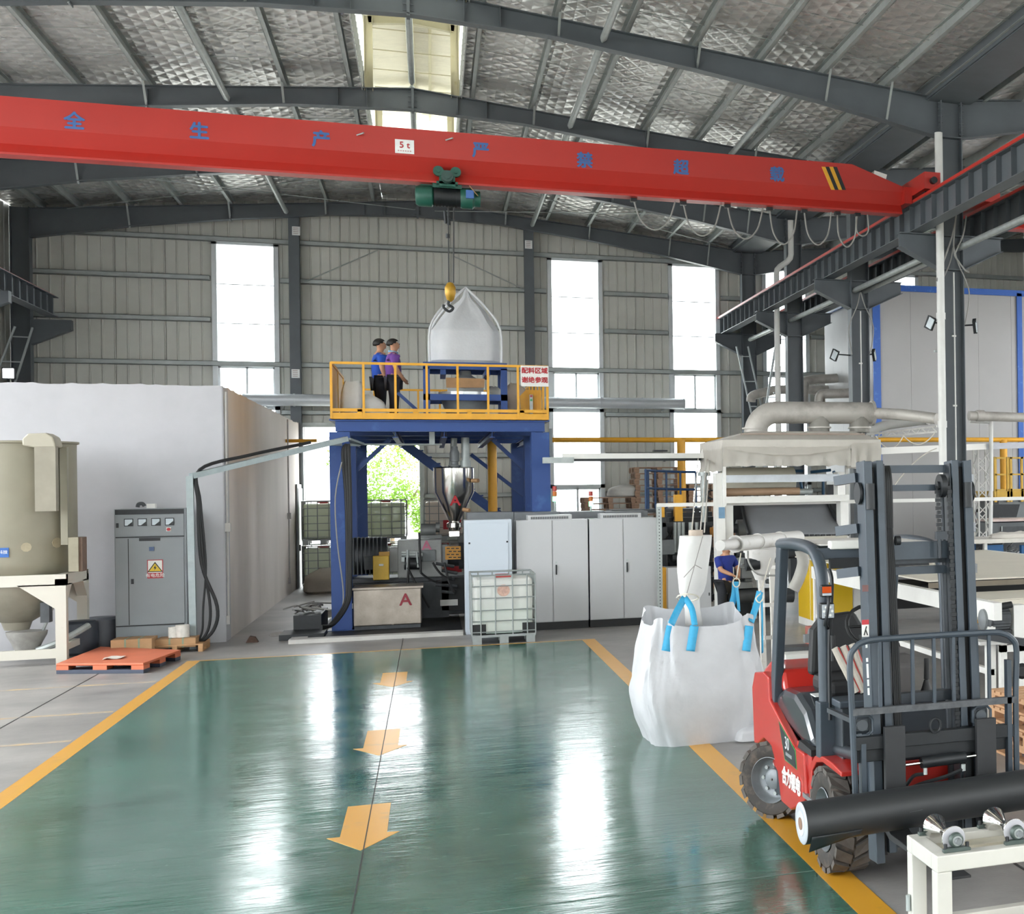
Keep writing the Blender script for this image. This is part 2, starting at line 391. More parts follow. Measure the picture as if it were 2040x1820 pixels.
for k, (a, b) in enumerate(WIN):
    wn += 1
    W0 = struct('window_%d' % wn, aluw, *[('b', x - .06, x + .06, 42.2, 42.4, .7, 9.38) for x in (a, b)], *[('b', a - .06, b + .06, 42.2, 42.4, z - .05, z + .05) for z in (9.34, 6.05, 4.87, 2.62, .72)],
                label=['tall window strip above the plastered room', 'tall window strip beside the batching platform', 'tall window strip over the stacked pallets', 'tall window strip behind the downpipe column', 'window strip showing above the panel enclosure'][k])
    for z0, z1 in ((6.1, 9.29), (2.67, 4.82)):
        B('window_pane', pane, W0, ('b', a + .06, b - .06, 42.30, 42.31, z0, z1))
        for j in (1, 2):
            z = z0 + (z1 - z0) * j / 3
            B('glazing_bar', aluw, W0, ('b', a + .06, b - .06, 42.29, 42.33, z - .012, z + .012))
    for z0, z1 in ((4.92, 6.0), (.77, 2.57)):
        mid = (a + b) / 2
        for x0, x1, y in ((a + .06, mid + .03, 42.27), (mid - .03, b - .06, 42.33)):
            s = B('window_sash', aluw, W0, ('b', x0, x0 + .05, y, y + .04, z0, z1), ('b', x1 - .05, x1, y, y + .04, z0, z1), ('b', x0, x1, y, y + .04, z0, z0 + .05), ('b', x0, x1, y, y + .04, z1 - .05, z1))
            B('window_pane', pane, s, ('b', x0 + .05, x1 - .05, y + .015, y + .025, z0 + .05, z1 - .05))
struct('door_1', galv, ('b', DOOR[0] - .12, DOOR[0], 42.1, 42.4, 0, DOOR[2] + .12), ('b', DOOR[1], DOOR[1] + .12, 42.1, 42.4, 0, DOOR[2] + .12), ('b', DOOR[0], DOOR[1], 42.1, 42.4, DOOR[2], DOOR[2] + .12), label='open doorway frame in the gable wall, a tree outside')
for u, lb in ((-3.36, 'dark wind column of the gable wall over the plastered room'), (2.71, 'dark wind column of the gable wall behind the hanging bag')):
    struct('steel_column', steel, ('i', (u, 41.9, 0), (u, 41.9, 10.2), .28, .26, .014, .01, (0, 1, 0)), label=lb)
notice = mat('notice_card', '#eef0ef', .6)
for px, py, lb in ((590, 460, 'white notice card high on the wind column above the plastered room'), (589, 744, 'white notice card on the wind column at railing height'), (1053, 487, 'white notice card on the wind column above the hanging bag')):
    p = PW(px, py, 41.76); o = B('notice_card', notice, None, ('b', p.x - .1, p.x + .1, 41.74, 41.755, p.z - .12, p.z + .12)); tag(o, lb, 'notice', 'notice cards on the wind columns')
    for j in range(4): B('print_line', mat('grey_print', '#b9a4a2', .6), o, ('b', p.x - .07, p.x + .05, 41.737, 41.741, p.z + .07 - j * .05, p.z + .085 - j * .05))

# ------------------------------------------------------------------ frames: columns, rafters, brackets
COLW = (24, 30, 36, 42 - .35)
CU = 9.05
names = ['nearest', 'second', 'third', 'last']
for k, w in enumerate(COLW):
    struct('steel_column', steel, ('i', (CU, w, 0), (CU, w, 9.9), .42, .3, .016, .012, (1, 0, 0)),
           ('b', CU - .2, CU + .2, w - .15, w + .15, 9.02, 9.04), ('b', CU - .2, CU + .2, w - .15, w + .15, 7.18, 7.2), ('b', CU - .2, CU + .2, w - .15, w + .15, 6.55, 6.57),
           label=names[k] + ' dark steel column carrying the crane beams, counted from the forklift')
    c = struct('bracket_beam', steel, *[('p', [(CU + s * .21, 7.2), (CU + s * 1.02, 7.2), (CU + s * 1.02, 6.95), (CU + s * .21, 6.56)], 'y', w - .012, w + .012) for s in (-1, 1)],
               *[('b', *sorted((CU + s * .21, CU + s * 1.02)), w - .14, w + .14, 7.19, 7.205) for s in (-1, 1)],
               *[('r', (CU + s * .21, w, 6.56), (CU + s * 1.02, w, 6.95), .28, .014) for s in (-1, 1)], label='twin bracket on the ' + names[k] + ' crane column under the crane beams')
    if k > 1: 
        struct('steel_column', steel, ('i', (-9.53, w, 0), (-9.53, w, 9.9), .42, .3, .016, .012, (1, 0, 0)), label='dark column by the ladder at the far corner' if k == 3 else 'dark column of the far side row, before the corner')
        struct('bracket_beam', steel, ('p', [(-9.32, 7.05), (-8.45, 7.05), (-8.45, 6.8), (-9.32, 6.4)], 'y', w - .12, w + .12), label='crane bracket at the far corner' if k == 3 else 'crane bracket of the far side row')
def rafter(w, label, right):
    top = [(-9.32, 9.87), (-.24, 10.66), (8.84, 9.75)]; bot = [(8.84, 9.04), (6.5, 9.5), (4.35, 9.83), (1.9, 10.14), (-.24, 10.24), (-2.4, 10.15), (-4.83, 9.88), (-7, 9.58), (-9.32, 9.14)]
    parts = [('p', top + bot, 'y', w - .006, w + .006)]
    if right:
        t2 = [(9.26, 9.75), (18.4, 10.66)]; b2 = [(18.4, 10.24), (16.2, 10.14), (13.75, 9.83), (11.6, 9.5), (9.26, 9.04)]
        parts += [('p', t2 + b2, 'y', w - .006, w + .006)]
    o = struct('roof_beam', steel, *parts, label=label)
    for pl in ((top, 1), (bot, -1)) + (((t2, 1), (b2, -1)) if right else ()):
        m = MB()
        for p, q in zip(pl[0], pl[0][1:]): m.r((p[0], w, p[1]), (q[0], w, q[1]), .22, .016)
        B('flange', steel, o, mb=m)
    for u, zb, zt in ((4.35, 9.83, 10.2), (-4.83, 9.83, 10.2), (1.15, 10.18, 10.52), (.6, 10.2, 10.57), (-1.08, 10.2, 10.57), (-1.6, 10.18, 10.52)) + (((13.75, 9.83, 10.2),) if right else ()):
        B('stiffener', steel, o, ('b', u - .006, u + .006, w - .11, w + .11, zb, zt))
    m = MB().b(-.265, -.215, w - .11, w + .11, 10.2, 10.66)
    for z in (10.3, 10.4, 10.5, 10.6):
        for s in (-1, 1): m.c((-.24 - .08, w + s * .06, z), (-.24 + .08, w + s * .06, z), .014, n=6)
    B('ridge_plate', steel, o, mb=m)
    m = MB()
    for z in (9.1, 9.2, 9.3, 9.42, 9.54, 9.66):
        for x in (8.8, 9.22) if right else (8.8,):
            for s in (-1, 1): m.c((x, w + s * .1, z), (x + .09, w + s * .1, z), .014, n=6)
    B('bolt_row', steel, o, mb=m)
for w, lb in ((24, 'tapered dark roof beam of the nearest frame in view'), (30, 'tapered dark roof beam crossing above the red crane girder'), (36, 'tapered dark roof beam seen under the red crane girder'), (41.65, 'tapered dark roof beam against the gable wall')): rafter(w, lb, True)

# ------------------------------------------------------------------ roof: foil, purlins, monitor
def roof_sheet(u0, u1, zf, y0=-4, y1=42.4):
    nu, ny = max(3, int(abs(u1 - u0) / .3)), int((y1 - y0) / .35); rows = []
    for j in range(ny + 1):
        y = y0 + (y1 - y0) * j / ny
        rows.append([(u0 + (u1 - u0) * i / nu, y, zf(u0 + (u1 - u0) * i / nu) + .03 * dirt((i * .35, y * .7, u0)) - .03 * abs(math.sin(math.pi * y / 6)) ** .5) for i in range(nu + 1)])
    return rows
zr = lambda u: 10.9 - (.1 if u > -.24 else .087) * abs(u + .24)
zr2 = lambda u: 10.9 - .1 * abs(u - 18.74)
mb = MB(); mb.g(roof_sheet(-9.9, -1.16, zr)); mb.g(roof_sheet(.68, 8.6, zr)); mb.g(roof_sheet(9.5, 18.6, zr2))
mb.g(roof_sheet(-1.16, .68, zr, -4, 11)); mb.g(roof_sheet(-1.16, .68, zr, 38.4, 42.4))
CE = struct('ceiling', foilm, mb=mb, label='silver foil roof lining with a diamond wire net')
mb = MB().b(-10, -1.2, -4, 42.5, 10.99, 11.03).b(.72, 18.7, -4, 42.5, 10.99, 11.03)
B('roof_deck', steel, CE, mb=mb)
def purlin(u, z, s):
    B('purlin', girtm, CE, ('b', u - .006, u + .006, 6, 42.2, z, z + .2), ('b', *sorted((u, u + s * .07)), 6, 42.2, z, z + .008), ('b', *sorted((u, u + s * .07)), 6, 42.2, z + .192, z + .2))
PU_ = [.92, 2.07, 3.22, 4.37, 5.52, 6.67, 7.82, 8.62]
for u in PU_:
    purlin(u, zr(u) - .23, -1); purlin(-.48 - u, zr(-.48 - u) - .23, 1)
    if u < 8.7: purlin(18.5 - u - .15, zr(u) - .23, 1)
B('gutter', steel, CE, ('b', 8.6, 8.63, 4, 42.3, 9.72, 10.0), ('b', 9.47, 9.5, 4, 42.3, 9.72, 10.0), ('b', 8.63, 9.47, 4, 42.3, 9.7, 9.73))
for u in (2.78, -3.5, 6.1 + .03, -.25):
    z = 10.44 - .1 * abs(u + .24) if u != -.25 else 10.75
    for w0, w1 in ((12, 24), (24, 30), (30, 36), (36, 41.6)):
        if u == 6.13 and w0 != 24: continue
        B('strut_tube', galv, CE, ('t', [(u, w0 + .03, z), (u, w0 + .25, z), (u, w1 - .25, z), (u, w1 - .03, z)], [.02, .06, .06, .02], 10))
for w in (24, 30, 36, 41.65):
    for u in (2.07, 4.37, 6.67, 7.82, -2.55, -4.85, -7.15):
        zb = {2.07: 10.15, 4.37: 9.86, 6.67: 9.5, 7.82: 9.27}.get(abs(u) if u > 0 else round(-u - .48, 2), 9.86)
        for s in (-1, 1) if w < 41 else (-1,):
            B('flange_brace', girtm, CE, ('r', (u, w + s * .42, zr(u) - .2), (u, w + s * .03, zb), .04, .02))
for a, b in (((-8.5, 36.1, 9.9), (-.3, 41.5, 10.4)), ((-.3, 36.1, 10.4), (-8.5, 41.5, 9.9)), ((.2, 36.1, 10.4), (8.5, 41.5, 9.8)), ((8.5, 36.1, 9.8), (.2, 41.5, 10.4))):
    B('tie_rod', galv, CE, ('c', a, b, .012, None, 6))
for w in (12, 13.6, 15.2, 16.8, 18.4, 20, 21.6, 23.2, 25.5, 27, 28.5, 31.5, 33, 34.5, 37.5, 39, 40.5):
    B('sag_rod', galv, CE, *[('c', (a, w, zr(a) - .08), (b, w, zr(b) - .08), .006, None, 5) for a, b in ((.92, 8.62), (-1.4, -9.1))])
# ridge monitor
curbm = mat('curb_sheet', '#b9bcbb', .5, .1, .06)
mon = mat('monitor_steel', '#b4ad93', .55, 0, .12, 3, hex2='#a08f5a', fac2=.3)
foil2 = mat('monitor_foil', '#d9d3c2', .45, .5, .06, 2, bump=.5, bscale=7, stretch=(1, 2, 1))
for s, u in ((-1, -1.16), (1, .68)):
    B('monitor_curb', curbm, CE, ('b', u - .01, u + .01, 11, 38.4, 10.55, 11.06), *[('b', *sorted((u - s * .01, u - s * .03)), y, y + .04, 10.55, 11.06) for y in [11.5 + .35 * k for k in range(76)]])
    B('monitor_glazing', frp, CE, ('b', u - .006, u + .006, 11, 38.4, 11.06, 12.14))
m = MB()
for s in (-1, 1):
    m.g([[(-.24 + s * k / 6 * 1.3, y, 12.32 - .16 * k / 6 + .012 * dirt((k, y * 1.5, s))) for k in range(7)] for y in [10.9 + .6 * j for j in range(47)]])
B('monitor_roof', foil2, CE, mb=m)
B('monitor_deck', steel, CE, ('b', -1.56, 1.08, 10.9, 38.5, 12.36, 12.39))
B('monitor_glazing', frp, CE, ('b', -1.16, .68, 38.4, 38.41, 10.95, 12.3))
for w in (18, 24, 30, 36):
    for u in (-1.04, .56): B('monitor_post', mon, CE, ('i', (u, w, 10.55), (u, w, 12.05), .16, .14, .012, .01, (1, 0, 0)))
    B('monitor_beam', mon, CE, ('i', (-1.04, w, 11.98), (-.24, w, 12.07), .18, .12, .012, .01), ('i', (-.24, w, 12.07), (.56, w, 11.98), .18, .12, .012, .01))
for u in (-.24, .1): B('monitor_purlin', mon, CE, ('b', u - .03, u + .03, 11, 38.4, 12.14, 12.28))
for y in [13 + 1.5 * k for k in range(17)]: B('monitor_rod', mon, CE, ('r', (-1.1, y, 12.13), (.6, y, 12.13), .02, .02))

# ------------------------------------------------------------------ side wall far left, plastered room, panel enclosure
def rib_wall(m, x, y0, y1, z0, z1):
    n = max(2, int((y1 - y0) / .25)); ys = [y0 + (y1 - y0) * k / n for k in range(n + 1)]
    m.g([[(x - (.03 if k % 2 else 0), y, z) for k, y in enumerate(ys)] for z in (z0, z1)], smooth=False)
def strip_wall(m, x, y0, y1, wins, ztop):
    y = y0
    for a in wins + [None]:
        e = y1 if a is None else a
        if e > y: rib_wall(m, x, y, e, 0, ztop)
        if a is not None: rib_wall(m, x, a, a + WW, 0, .9); rib_wall(m, x, a, a + WW, 9.2, ztop); y = a + WW
WW = 1.7
WL = [-3.5 + 3 * k for k in range(12)]  # window openings out of view, added to let in side light
m = MB(); strip_wall(m, -9.92, -5, 42.5, WL, 10.3)
struct('wall_left', sheet, mb=m, label='ribbed side wall of the hall in the far corner')
m = MB(); strip_wall(m, 18.63, -5, 42.5, WL[1::2], 10.95)  # unseen side wall, spaced openings added for the light
struct('wall_right', sheet, mb=m, label='unseen ribbed side wall of the neighbouring bay, openings added for light')
m = MB()
for a, b, z0, z1 in ((-9.9, -2.2, 0, 11), (2.2, 6.4, 0, 11), (7.9, 13.4, 0, 11), (15, 18.6, 0, 11), (-2.2, 2.2, 4.6, 11), (6.4, 7.9, 9.2, 11), (13.4, 15, 9.2, 11)): m.b(a, b, -5.1, -5.0, z0, z1)  # unseen wall behind the camera; doorway and strips added to let light in
struct('wall_front', sheet, mb=m, label='unseen opposite gable wall, window strips and doorway added for light')
m = MB(); n = 60; top = lambda t: 4.42 + .03 * dirt((t * 2, 0, 3)) + (.02 if dirt((t * 9, 1, 0)) > .25 else 0)
rx = [-9.85 + (9.85 - 3.3) * k / n for k in range(n + 1)]
m.g([[(x, 26.95, 0) for x in rx], [(x, 26.95, top(x)) for x in rx], [(x, 27.15, top(x)) for x in rx], [(x, 27.15, 0) for x in rx]], smooth=False)
struct('wall_room_front', plaster, mb=m, label='white plastered room wall behind the grey electrical cabinet')
m = MB(); ry = [26.96 + (42.2 - 26.96) * k / n for k in range(n + 1)]
m.g([[(-3.3, y, 0) for y in ry], [(-3.3, y, top(y + 4)) for y in ry], [(-3.5, y, top(y + 4)) for y in ry], [(-3.5, y, 0) for y in ry]], smooth=False)
SW = struct('wall_room_side', plaster2, mb=m, label='long warm-white plaster wall of the white room facing the machines')
B('pilaster', plaster, SW, ('b', -3.3, -3.285, 26.96, 27.55, 0, 4.4))
struct('wall_annex', plaster, ('b', -3.55, -3.3, 42.45, 58, -.25, 4.5), label='white outside wall seen through the open doorway')
struct('ceiling_room', plaster, ('b', -9.8, -3.5, 27.15, 42.1, 4.1, 4.2), label='flat roof slab over the plastered room')
door = struct('door_2', grey, ('b', -3.29, -3.25, 40.5, 42.0, 0, 2.77), label='narrow grey steel door in the warm-white plaster wall')
B('door_leaf', mat('door_grey', '#8d9291', .5), door, ('b', -3.25, -3.235, 40.6, 41.9, .02, 2.66)); B('door_handle', blackm, door, ('b', -3.235, -3.2, 40.7, 40.74, 1.0, 1.16))
condm = mat('pvc_conduit', '#aeaba6', .5)
for px, y0, y1 in ((447, 780, 1225), (571, 835, 1175)):
    a = PU(px, y0, -3.27); b = PU(px, y1, -3.27)
    o = B('wall_conduit', condm, None, ('t', [(-3.25, a.y, a.z), (-3.25, a.y, .45)], .018), ('b', -3.28, -3.2, a.y - .06, a.y + .06, 1.9, 2.05), ('b', -3.28, -3.23, a.y - .05, a.y + .05, .3, .45))
    tag(o, 'thin grey conduit with a small box by the front corner of the plastered room' if px < 500 else 'thin grey conduit with a box further along the warm-white plaster wall', 'conduit', 'conduits on the plaster wall')
p = PU(571, 878, -3.28); o = B('wall_bracket', yellow, None, ('r', (-3.29, p.y, p.z), (-2.6, p.y - .2, p.z + .0), .06, .08)); tag(o, 'yellow steel bracket arm sticking out of the plaster wall', 'bracket')
# sandwich-panel enclosure in the next bay
encm = mat('sandwich_panel', '#a9a8a7', .4, 0, .03, 1)
bluetrim = mat('blue_film_edge', '#1f5cb4', .35, 0, .15, 8, hex2='#4f86cf', fac2=.3)
EN = struct('wall_enclosure', encm, ('b', 10.75, 10.85, 34.2, 38.9, 0, 7.74), ('b', 10.75, 18.6, 34.2, 38.9, 7.66, 7.74), label='tall grey sandwich-panel enclosure edged in blue film')
for k in range(8): B('panel', encm, EN, ('b', 10.75 + k * .96, 10.75 + k * .96 + .955, 34.1, 34.2, 0, 7.7))
for k in range(5): B('panel', encm, EN, ('b', 10.68, 10.75, 34.2 + k * .93, 34.2 + k * .93 + .925, 0, 7.7))
B('edge_film', bluetrim, EN, ('b', 10.66, 10.86, 34.05, 34.1, 3.0, 7.76)); B('edge_film', bluetrim, EN, ('b', 10.66, 18.5, 34.05, 34.1, 7.62, 7.78))
B('edge_film', bluetrim, EN, ('b', 10.62, 10.68, 34.1, 38.9, 7.5, 7.78)); B('edge_film', bluetrim, EN, ('b', 14.75, 14.9, 34.05, 34.1, 2.2, 7.7))

# ------------------------------------------------------------------ crane runways
railred = mat('rail_red', '#bf3226', .45, 0, .06)
def runway(u, y0, y1, label, zt=7.72, st=True):
    o = struct('crane_beam', steel, ('b', u - .13, u + .13, y0, y1, zt - .5, zt - .485), ('b', u - .005, u + .005, y0, y1, zt - .485, zt - .015), label=label)
    B('top_flange', steel, o, ('b', u - .12, u + .12, y0, y1, zt - .015, zt))
    B('rail', railred, o, ('b', u - .135, u - .1, y0, y1, zt - .005, zt + .05), ('b', u - .03, u + .03, y0, y1, zt, zt + .06))
    y = y0 + .3
    while y < y1 and st:
        B('stiffener', steel, o, ('b', u - .1, u + .1, y - .005, y + .005, zt - .485, zt - .015)); y += .6
    return o
runway(8.35, 12.3, 42.6, 'crane runway beam with red rail that carries the red girder')
runway(9.78, 12.3, 42.6, 'crane runway beam of the neighbouring bay, behind the columns')
runway(-8.72, 30, 41, 'crane runway beam end by the ladder in the far corner', 7.55)
for u, y0, y1, lb in ((8.95, 24.4, 41, 'long grey cable duct between the twin crane beams'), (9.2, 18.5, 30, 'grey pipe running beside the crane beams at the nearest column')):
    tag(B('cable_duct', galv, None, ('t', [(u, y0, 6.98), (u, y1, 6.98)], .06, 10)), lb, 'pipe')
pvc = mat('pvc_white', '#d6d6d2', .4, 0, .04)
for u, w, pts, lb in ((8.74, 24, [(8.74, 23.72, 9.05), (8.74, 23.72, 0)], 'white downpipe beside the nearest crane column'),
                      (8.7, 36, [(8.9, 35.6, 9.6), (8.9, 35.6, 8.7), (8.88, 35.6, 8.6), (8.8, 35.6, 8.5), (8.6, 35.6, 8.36), (8.52, 35.6, 8.27), (8.5, 35.6, 8.15), (8.5, 35.6, 0)], 'white downpipe with an elbow at the third crane column')):
    o = B('downpipe', pvc, None, ('t', pts, .075, 14)); tag(o, lb, 'pipe', 'downpipes on the crane columns')
    for z in (7.6, 5.6, 3.6): B('socket', pvc, o, ('c', (pts[-1][0], pts[-1][1], z), (pts[-1][0], pts[-1][1], z + .12), .088, None, 14))
    B('hose_clip', galv, o, ('b', pts[-1][0] - .1, pts[-1][0] + .1, pts[-1][1] + .07, pts[-1][1] + .14, 5.0, 5.04))

# ------------------------------------------------------------------ overhead crane
cranered = mat('crane_red', '#b22c23', .42, 0, .04, 1)
def girder(root, w, x0, x1, xe, name='girder'):
    half = [(-.2, 8.36), (-.2, 7.92), (-.07, 7.7), (-.15, 7.56), (-.15, 7.53)]
    prof = half + [(-y, z) for y, z in half[::-1]]
    rows = []
    for x, zt in ((x0, 8.36), (x1, 8.36), (xe, 8.02)):
        rows.append([(x, w + y, min(z, zt)) for y, z in prof])
    m = MB().g(rows, True, False); n = len(prof)
    m.f += [tuple(range(n))[::-1], tuple(2 * n + k for k in range(n))]; m.sm += [False, False]
    B(name, cranered, root, mb=m)
CR = thing('overhead_crane', 'long red single-girder overhead crane spanning the hall with blue writing', 'crane', (0, 24, 7.5))
girder(CR, 24, -8.95, 7.1, 8.06)
B('end_carriage', cranered, CR, ('b', 8.2, 8.5, 23.0, 25.1, 7.84, 8.14), ('b', 8.06, 8.2, 23.7, 24.3, 7.7, 8.0))
for w in (23.3, 24.8): B('wheel', blackm, CR, ('c', (8.28, w, 7.86), (8.42, w, 7.86), .1))
B('buffer', blackm, CR, ('c', (8.35, 22.9, 7.98), (8.35, 23.02, 7.98), .06))
p = PW(1750, 352, 23.95); B('lamp_box', white, CR, ('r', (p.x - .12, 23.95, p.z + .03), (p.x + .12, 23.95, p.z - .03), .2, .12))
for ch, px, py in zip('全生产严禁超载', (148, 397, 640, 958, 1165, 1357, 1548), (243, 263, 279, 301, 321, 335, 349)):
    q = PW(px, py, 23.795); text('lettering', ch, blutxt, CR, q, (1, 0, 0), (0, 0, 1), .27, .002, bold=.009)
q = PW(806, 292, 23.79); pl = B('capacity_plate', notice, CR, ('b', q.x - .14, q.x + .14, 23.785, 23.8, q.z - .11, q.z + .11))
text('lettering', '5 t', redtxt, pl, (q.x, 23.782, q.z + .02), (1, 0, 0), (0, 0, 1), .14, .002, bold=.0025)
B('print_line', mat('pale_red_print', '#caa3a0', .6), pl, *[('b', q.x - .1 + .035 * k, q.x - .078 + .035 * k, 23.782, 23.785, q.z - .08, q.z - .06) for k in range(6)])
for k, c in enumerate((yellow, blktxt, yellow, blktxt)):
    qs = [PW(1260 + x / 2.615, y / 2.615, 23.797) for x, y in ((985 + 20 * k, 868), (1005 + 20 * k, 869), (1055 + 19 * k, 989), (1035 + 19 * k, 988))]
    B('hazard_stripe', c, CR, ('p', [(a.x, a.z) for a in qs], 'y', 23.795, 23.801))
for px, py in ((718, 269), (895, 279)): q = PW(px, py, 23.78); B('lifting_eye', galv, CR, ('c', (q.x - .05, 23.8, q.z), (q.x + .05, 23.7, q.z + .02), .012))
cab = mat('grey_cable', '#8d8c88', .6)
CF = thing('festoon_cable', 'grey cable festoon hanging in loops under the red crane girder', 'cable', (4, 24.05, 7.3))
for x0, x1, yb in ((1262, 1345, 458), (1361, 1436, 470), (1449, 1520, 476), (1533, 1588, 487), (1602, 1656, 488), (1668, 1706, 492), (1708, 1728, 470)):
    a = PW(x0, 402 + (x0 - 1262) * .055, 24.05); b = PW(x1, 402 + (x1 - 1262) * .055, 24.05); c = PW((x0 + x1) / 2, yb, 24.05); a.z = b.z = 7.52
    B('cable_loop', cab, CF, ('t', smooth_path([a, a.lerp(c, .55) + V((-.07, 0, -.08)), c, b.lerp(c, .55) + V((.07, 0, -.08)), b], 5), .014, 6))
    B('cable_trolley', blackm, CF, ('b', a.x - .05, a.x + .05, 24.0, 24.1, 7.47, 7.53))
C2 = thing('overhead_crane', 'second red crane girder in the neighbouring bay, mostly hidden behind the runway beam', 'crane', (14, 24.7, 7.5))
girder(C2, 24.7, 18.6, 11.0, 10.05)
B('end_carriage', cranered, C2, ('b', 9.65, 9.95, 23.7, 25.7, 7.84, 8.14), ('b', 9.95, 10.05, 24.4, 25, 7.7, 8.0))
# hoist
hg = mat('hoist_green', '#1d5547', .45, .1, .15, 6)
q = PW(891, 392, 23.95); HX, HZ = q.x, q.z
HO = thing('electric_hoist', 'green electric wire-rope hoist running under the red girder', 'hoist', (HX, 24, HZ))
B('drum', blackm, HO, ('c', (HX - .2, 24, HZ), (HX + .2, 24, HZ), .15, None, 20), *[('c', (HX - .17 + .05 * k, 24, HZ), (HX - .15 + .05 * k, 24, HZ), .163, None, 20) for k in range(7)])
B('motor', hg, HO, ('l', [(.13, 0), (.17, .03), (.17, .22), (.14, .27), (.05, .28)], (HX - .2, 24, HZ), (-1, 0, 0)), *[('b', HX - .4, HX - .22, 23.99 + .001, 24.01, HZ + .16, HZ + .19)])
B('gearbox', hg, HO, ('l', [(.15, 0), (.17, .03), (.17, .18), (.13, .22), (.13, .3), (.05, .31)], (HX + .2, 24, HZ), (1, 0, 0)))
B('control_box', mat('label_blue', '#3f67a8', .5), HO, ('b', HX + .28, HX + .4, 23.78, 23.84, HZ - .03, HZ + .1)); B('paper_tag', card, HO, ('r', (HX + .34, 23.82, HZ + .17), (HX + .46, 23.8, HZ + .02), .1, .01))
B('hoist_frame', hg, HO, ('b', HX - .22, HX + .22, 23.88, 24.12, HZ + .13, HZ + .2), ('b', HX - .12, HX + .12, 23.8, 23.83, HZ + .14, HZ + .4), ('b', HX - .12, HX + .12, 24.17, 24.2, HZ + .14, HZ + .4), ('b', HX - .16, HX + .16, 23.8, 24.2, HZ + .18, HZ + .22))
for s in (-1, 1): B('trolley_wheel', hg, HO, ('c', (HX + s * .13, 23.78, HZ + .38), (HX + s * .13, 23.86, HZ + .38), .08), ('c', (HX + s * .13, 23.76, HZ + .38), (HX + s * .13, 23.78, HZ + .38), .03))
B('travel_motor', mat('hoist_motor', '#2f4a44', .5), HO, ('c', (HX, 23.62, HZ + .27), (HX, 23.8, HZ + .27), .09), ('c', (HX, 23.6, HZ + .27), (HX, 23.62, HZ + .27), .05))
rope = mat('wire_rope', '#3a3a3a', .5, .3)
hk = PW(897, 580, 23.98)
B('wire_rope', rope, HO, ('c', (PW(893, 408, 23.98)), (hk.x - .02, 23.98, hk.z + .14), .011, None, 6), ('c', (PW(904, 408, 23.98)), (hk.x + .05, 23.98, hk.z + .14), .011, None, 6))
B('limit_weight', blackm, HO, ('c', PW(892, 466, 23.98), PW(892, 474, 23.98), .03), ('c', PW(886, 420, 23.9), PW(888, 445, 23.9), .02), ('c', PW(893, 430, 23.9), PW(894, 448, 23.9), .025))
gold = mat('hook_yellow', '#b48a2c', .35, .4, .15, 6)
hb = B('hook_block', gold, HO, ('l', [(.02, -.17), (.06, -.13), (.085, -.03), (.085, .06), (.05, .13), (.01, .15)], (hk.x, 23.98, hk.z), (0, 0, 1), 14))
B('hook', blackm, hb, ('t', smooth_path([(hk.x - .02, 23.98, hk.z - .15), (hk.x - .03, 23.98, hk.z - .22), (hk.x + .04, 23.98, hk.z - .27), (hk.x - .02, 23.98, hk.z - .33), (hk.x - .1, 23.98, hk.z - .27), (hk.x - .1, 23.98, hk.z - .22)], 4), .022, 8))

# ------------------------------------------------------------------ batching platform
PL = thing('mezzanine_platform', 'blue steel batching platform with yellow railings above the extruder', 'platform', (.2, 27.9, 0))
for u in (-1.53, 1.97):
    for w in (27.97, 30.1, 34.9):
        B('column', blue, PL, ('i', (u, w, .02), (u, w, 3.66), .36, .34, .02, .014, (0, 1, 0)), ('b', u - .24, u + .24, w - .24, w + .24, .0, .03))
DX0, DX1, DY1 = -1.7, 2.14, 35.1
for w in (27.85, 30.1, 32.4, 35.0): B('cross_beam', blue, PL, ('i', (-1.6, w, 3.775), (2.05, w, 3.775), .21, .16))
for u in (-1.53, -.6, .25, 1.1, 1.97): B('deck_beam', blue, PL, ('i', (u, 27.9, 3.62), (u, 35.0, 3.62), .12, .1))
B('deck_plate', blue, PL, ('b', DX0, DX1, 27.82, DY1, 3.87, 3.9))
for u in (-1.35, 1.79):
    B('knee_brace', blue, PL, ('r', (u, 30.1, 3.0), (u + (.6 if u < 0 else -.6), 30.1, 3.6), .08))
def rail_run(p, q, n, toe=True):
    p, q = V(p), V(q)
    B('top_rail', yellow, PL, ('r', p + V((0, 0, 1.03)), q + V((0, 0, 1.03)), .045))
    if toe:
        B('toe_board', yellow, PL, ('r', p + V((0, 0, .165)), q + V((0, 0, .165)), .03, .06), ('r', p + V((0, 0, .05)), q + V((0, 0, .05)), .02, .13), *[('r', p.lerp(q, (k + .5) / 4 + .0) + V((0, 0, .0)), p.lerp(q, (k + .5) / 4) + V((0, 0, .18)), .08, .03) for k in range(4)])
    for k in range(n + 1): B('rail_post', yellow, PL, ('r', p.lerp(q, k / n), p.lerp(q, k / n) + V((0, 0, 1.03)), .04))
rail_run((-1.66, 27.83, 3.9), (2.11, 27.83, 3.9), 7)
rail_run((-1.66, 35.05, 3.9), (2.11, 35.05, 3.9), 8)
rail_run((2.11, 27.9, 3.9), (2.11, 35.05, 3.9), 7)
rail_run((-1.66, 27.9, 3.9), (-1.66, 31.5, 3.9), 2, False)
B('side_panel', yellow, PL, ('b', -1.67, -1.655, 27.86, 31.4, 3.92, 4.9))
B('side_panel', yellow, PL, ('p', [(1.66, 4.42), (1.78, 4.55), (2.08, 4.55), (2.08, 3.92), (1.7, 3.92)], 'y', 28.9, 28.93), *[('b', 1.78 + .05 * k, 1.795 + .05 * k, 28.885, 28.9, 3.95, 4.53) for k in range(6)], label='ribbed yellow panel')
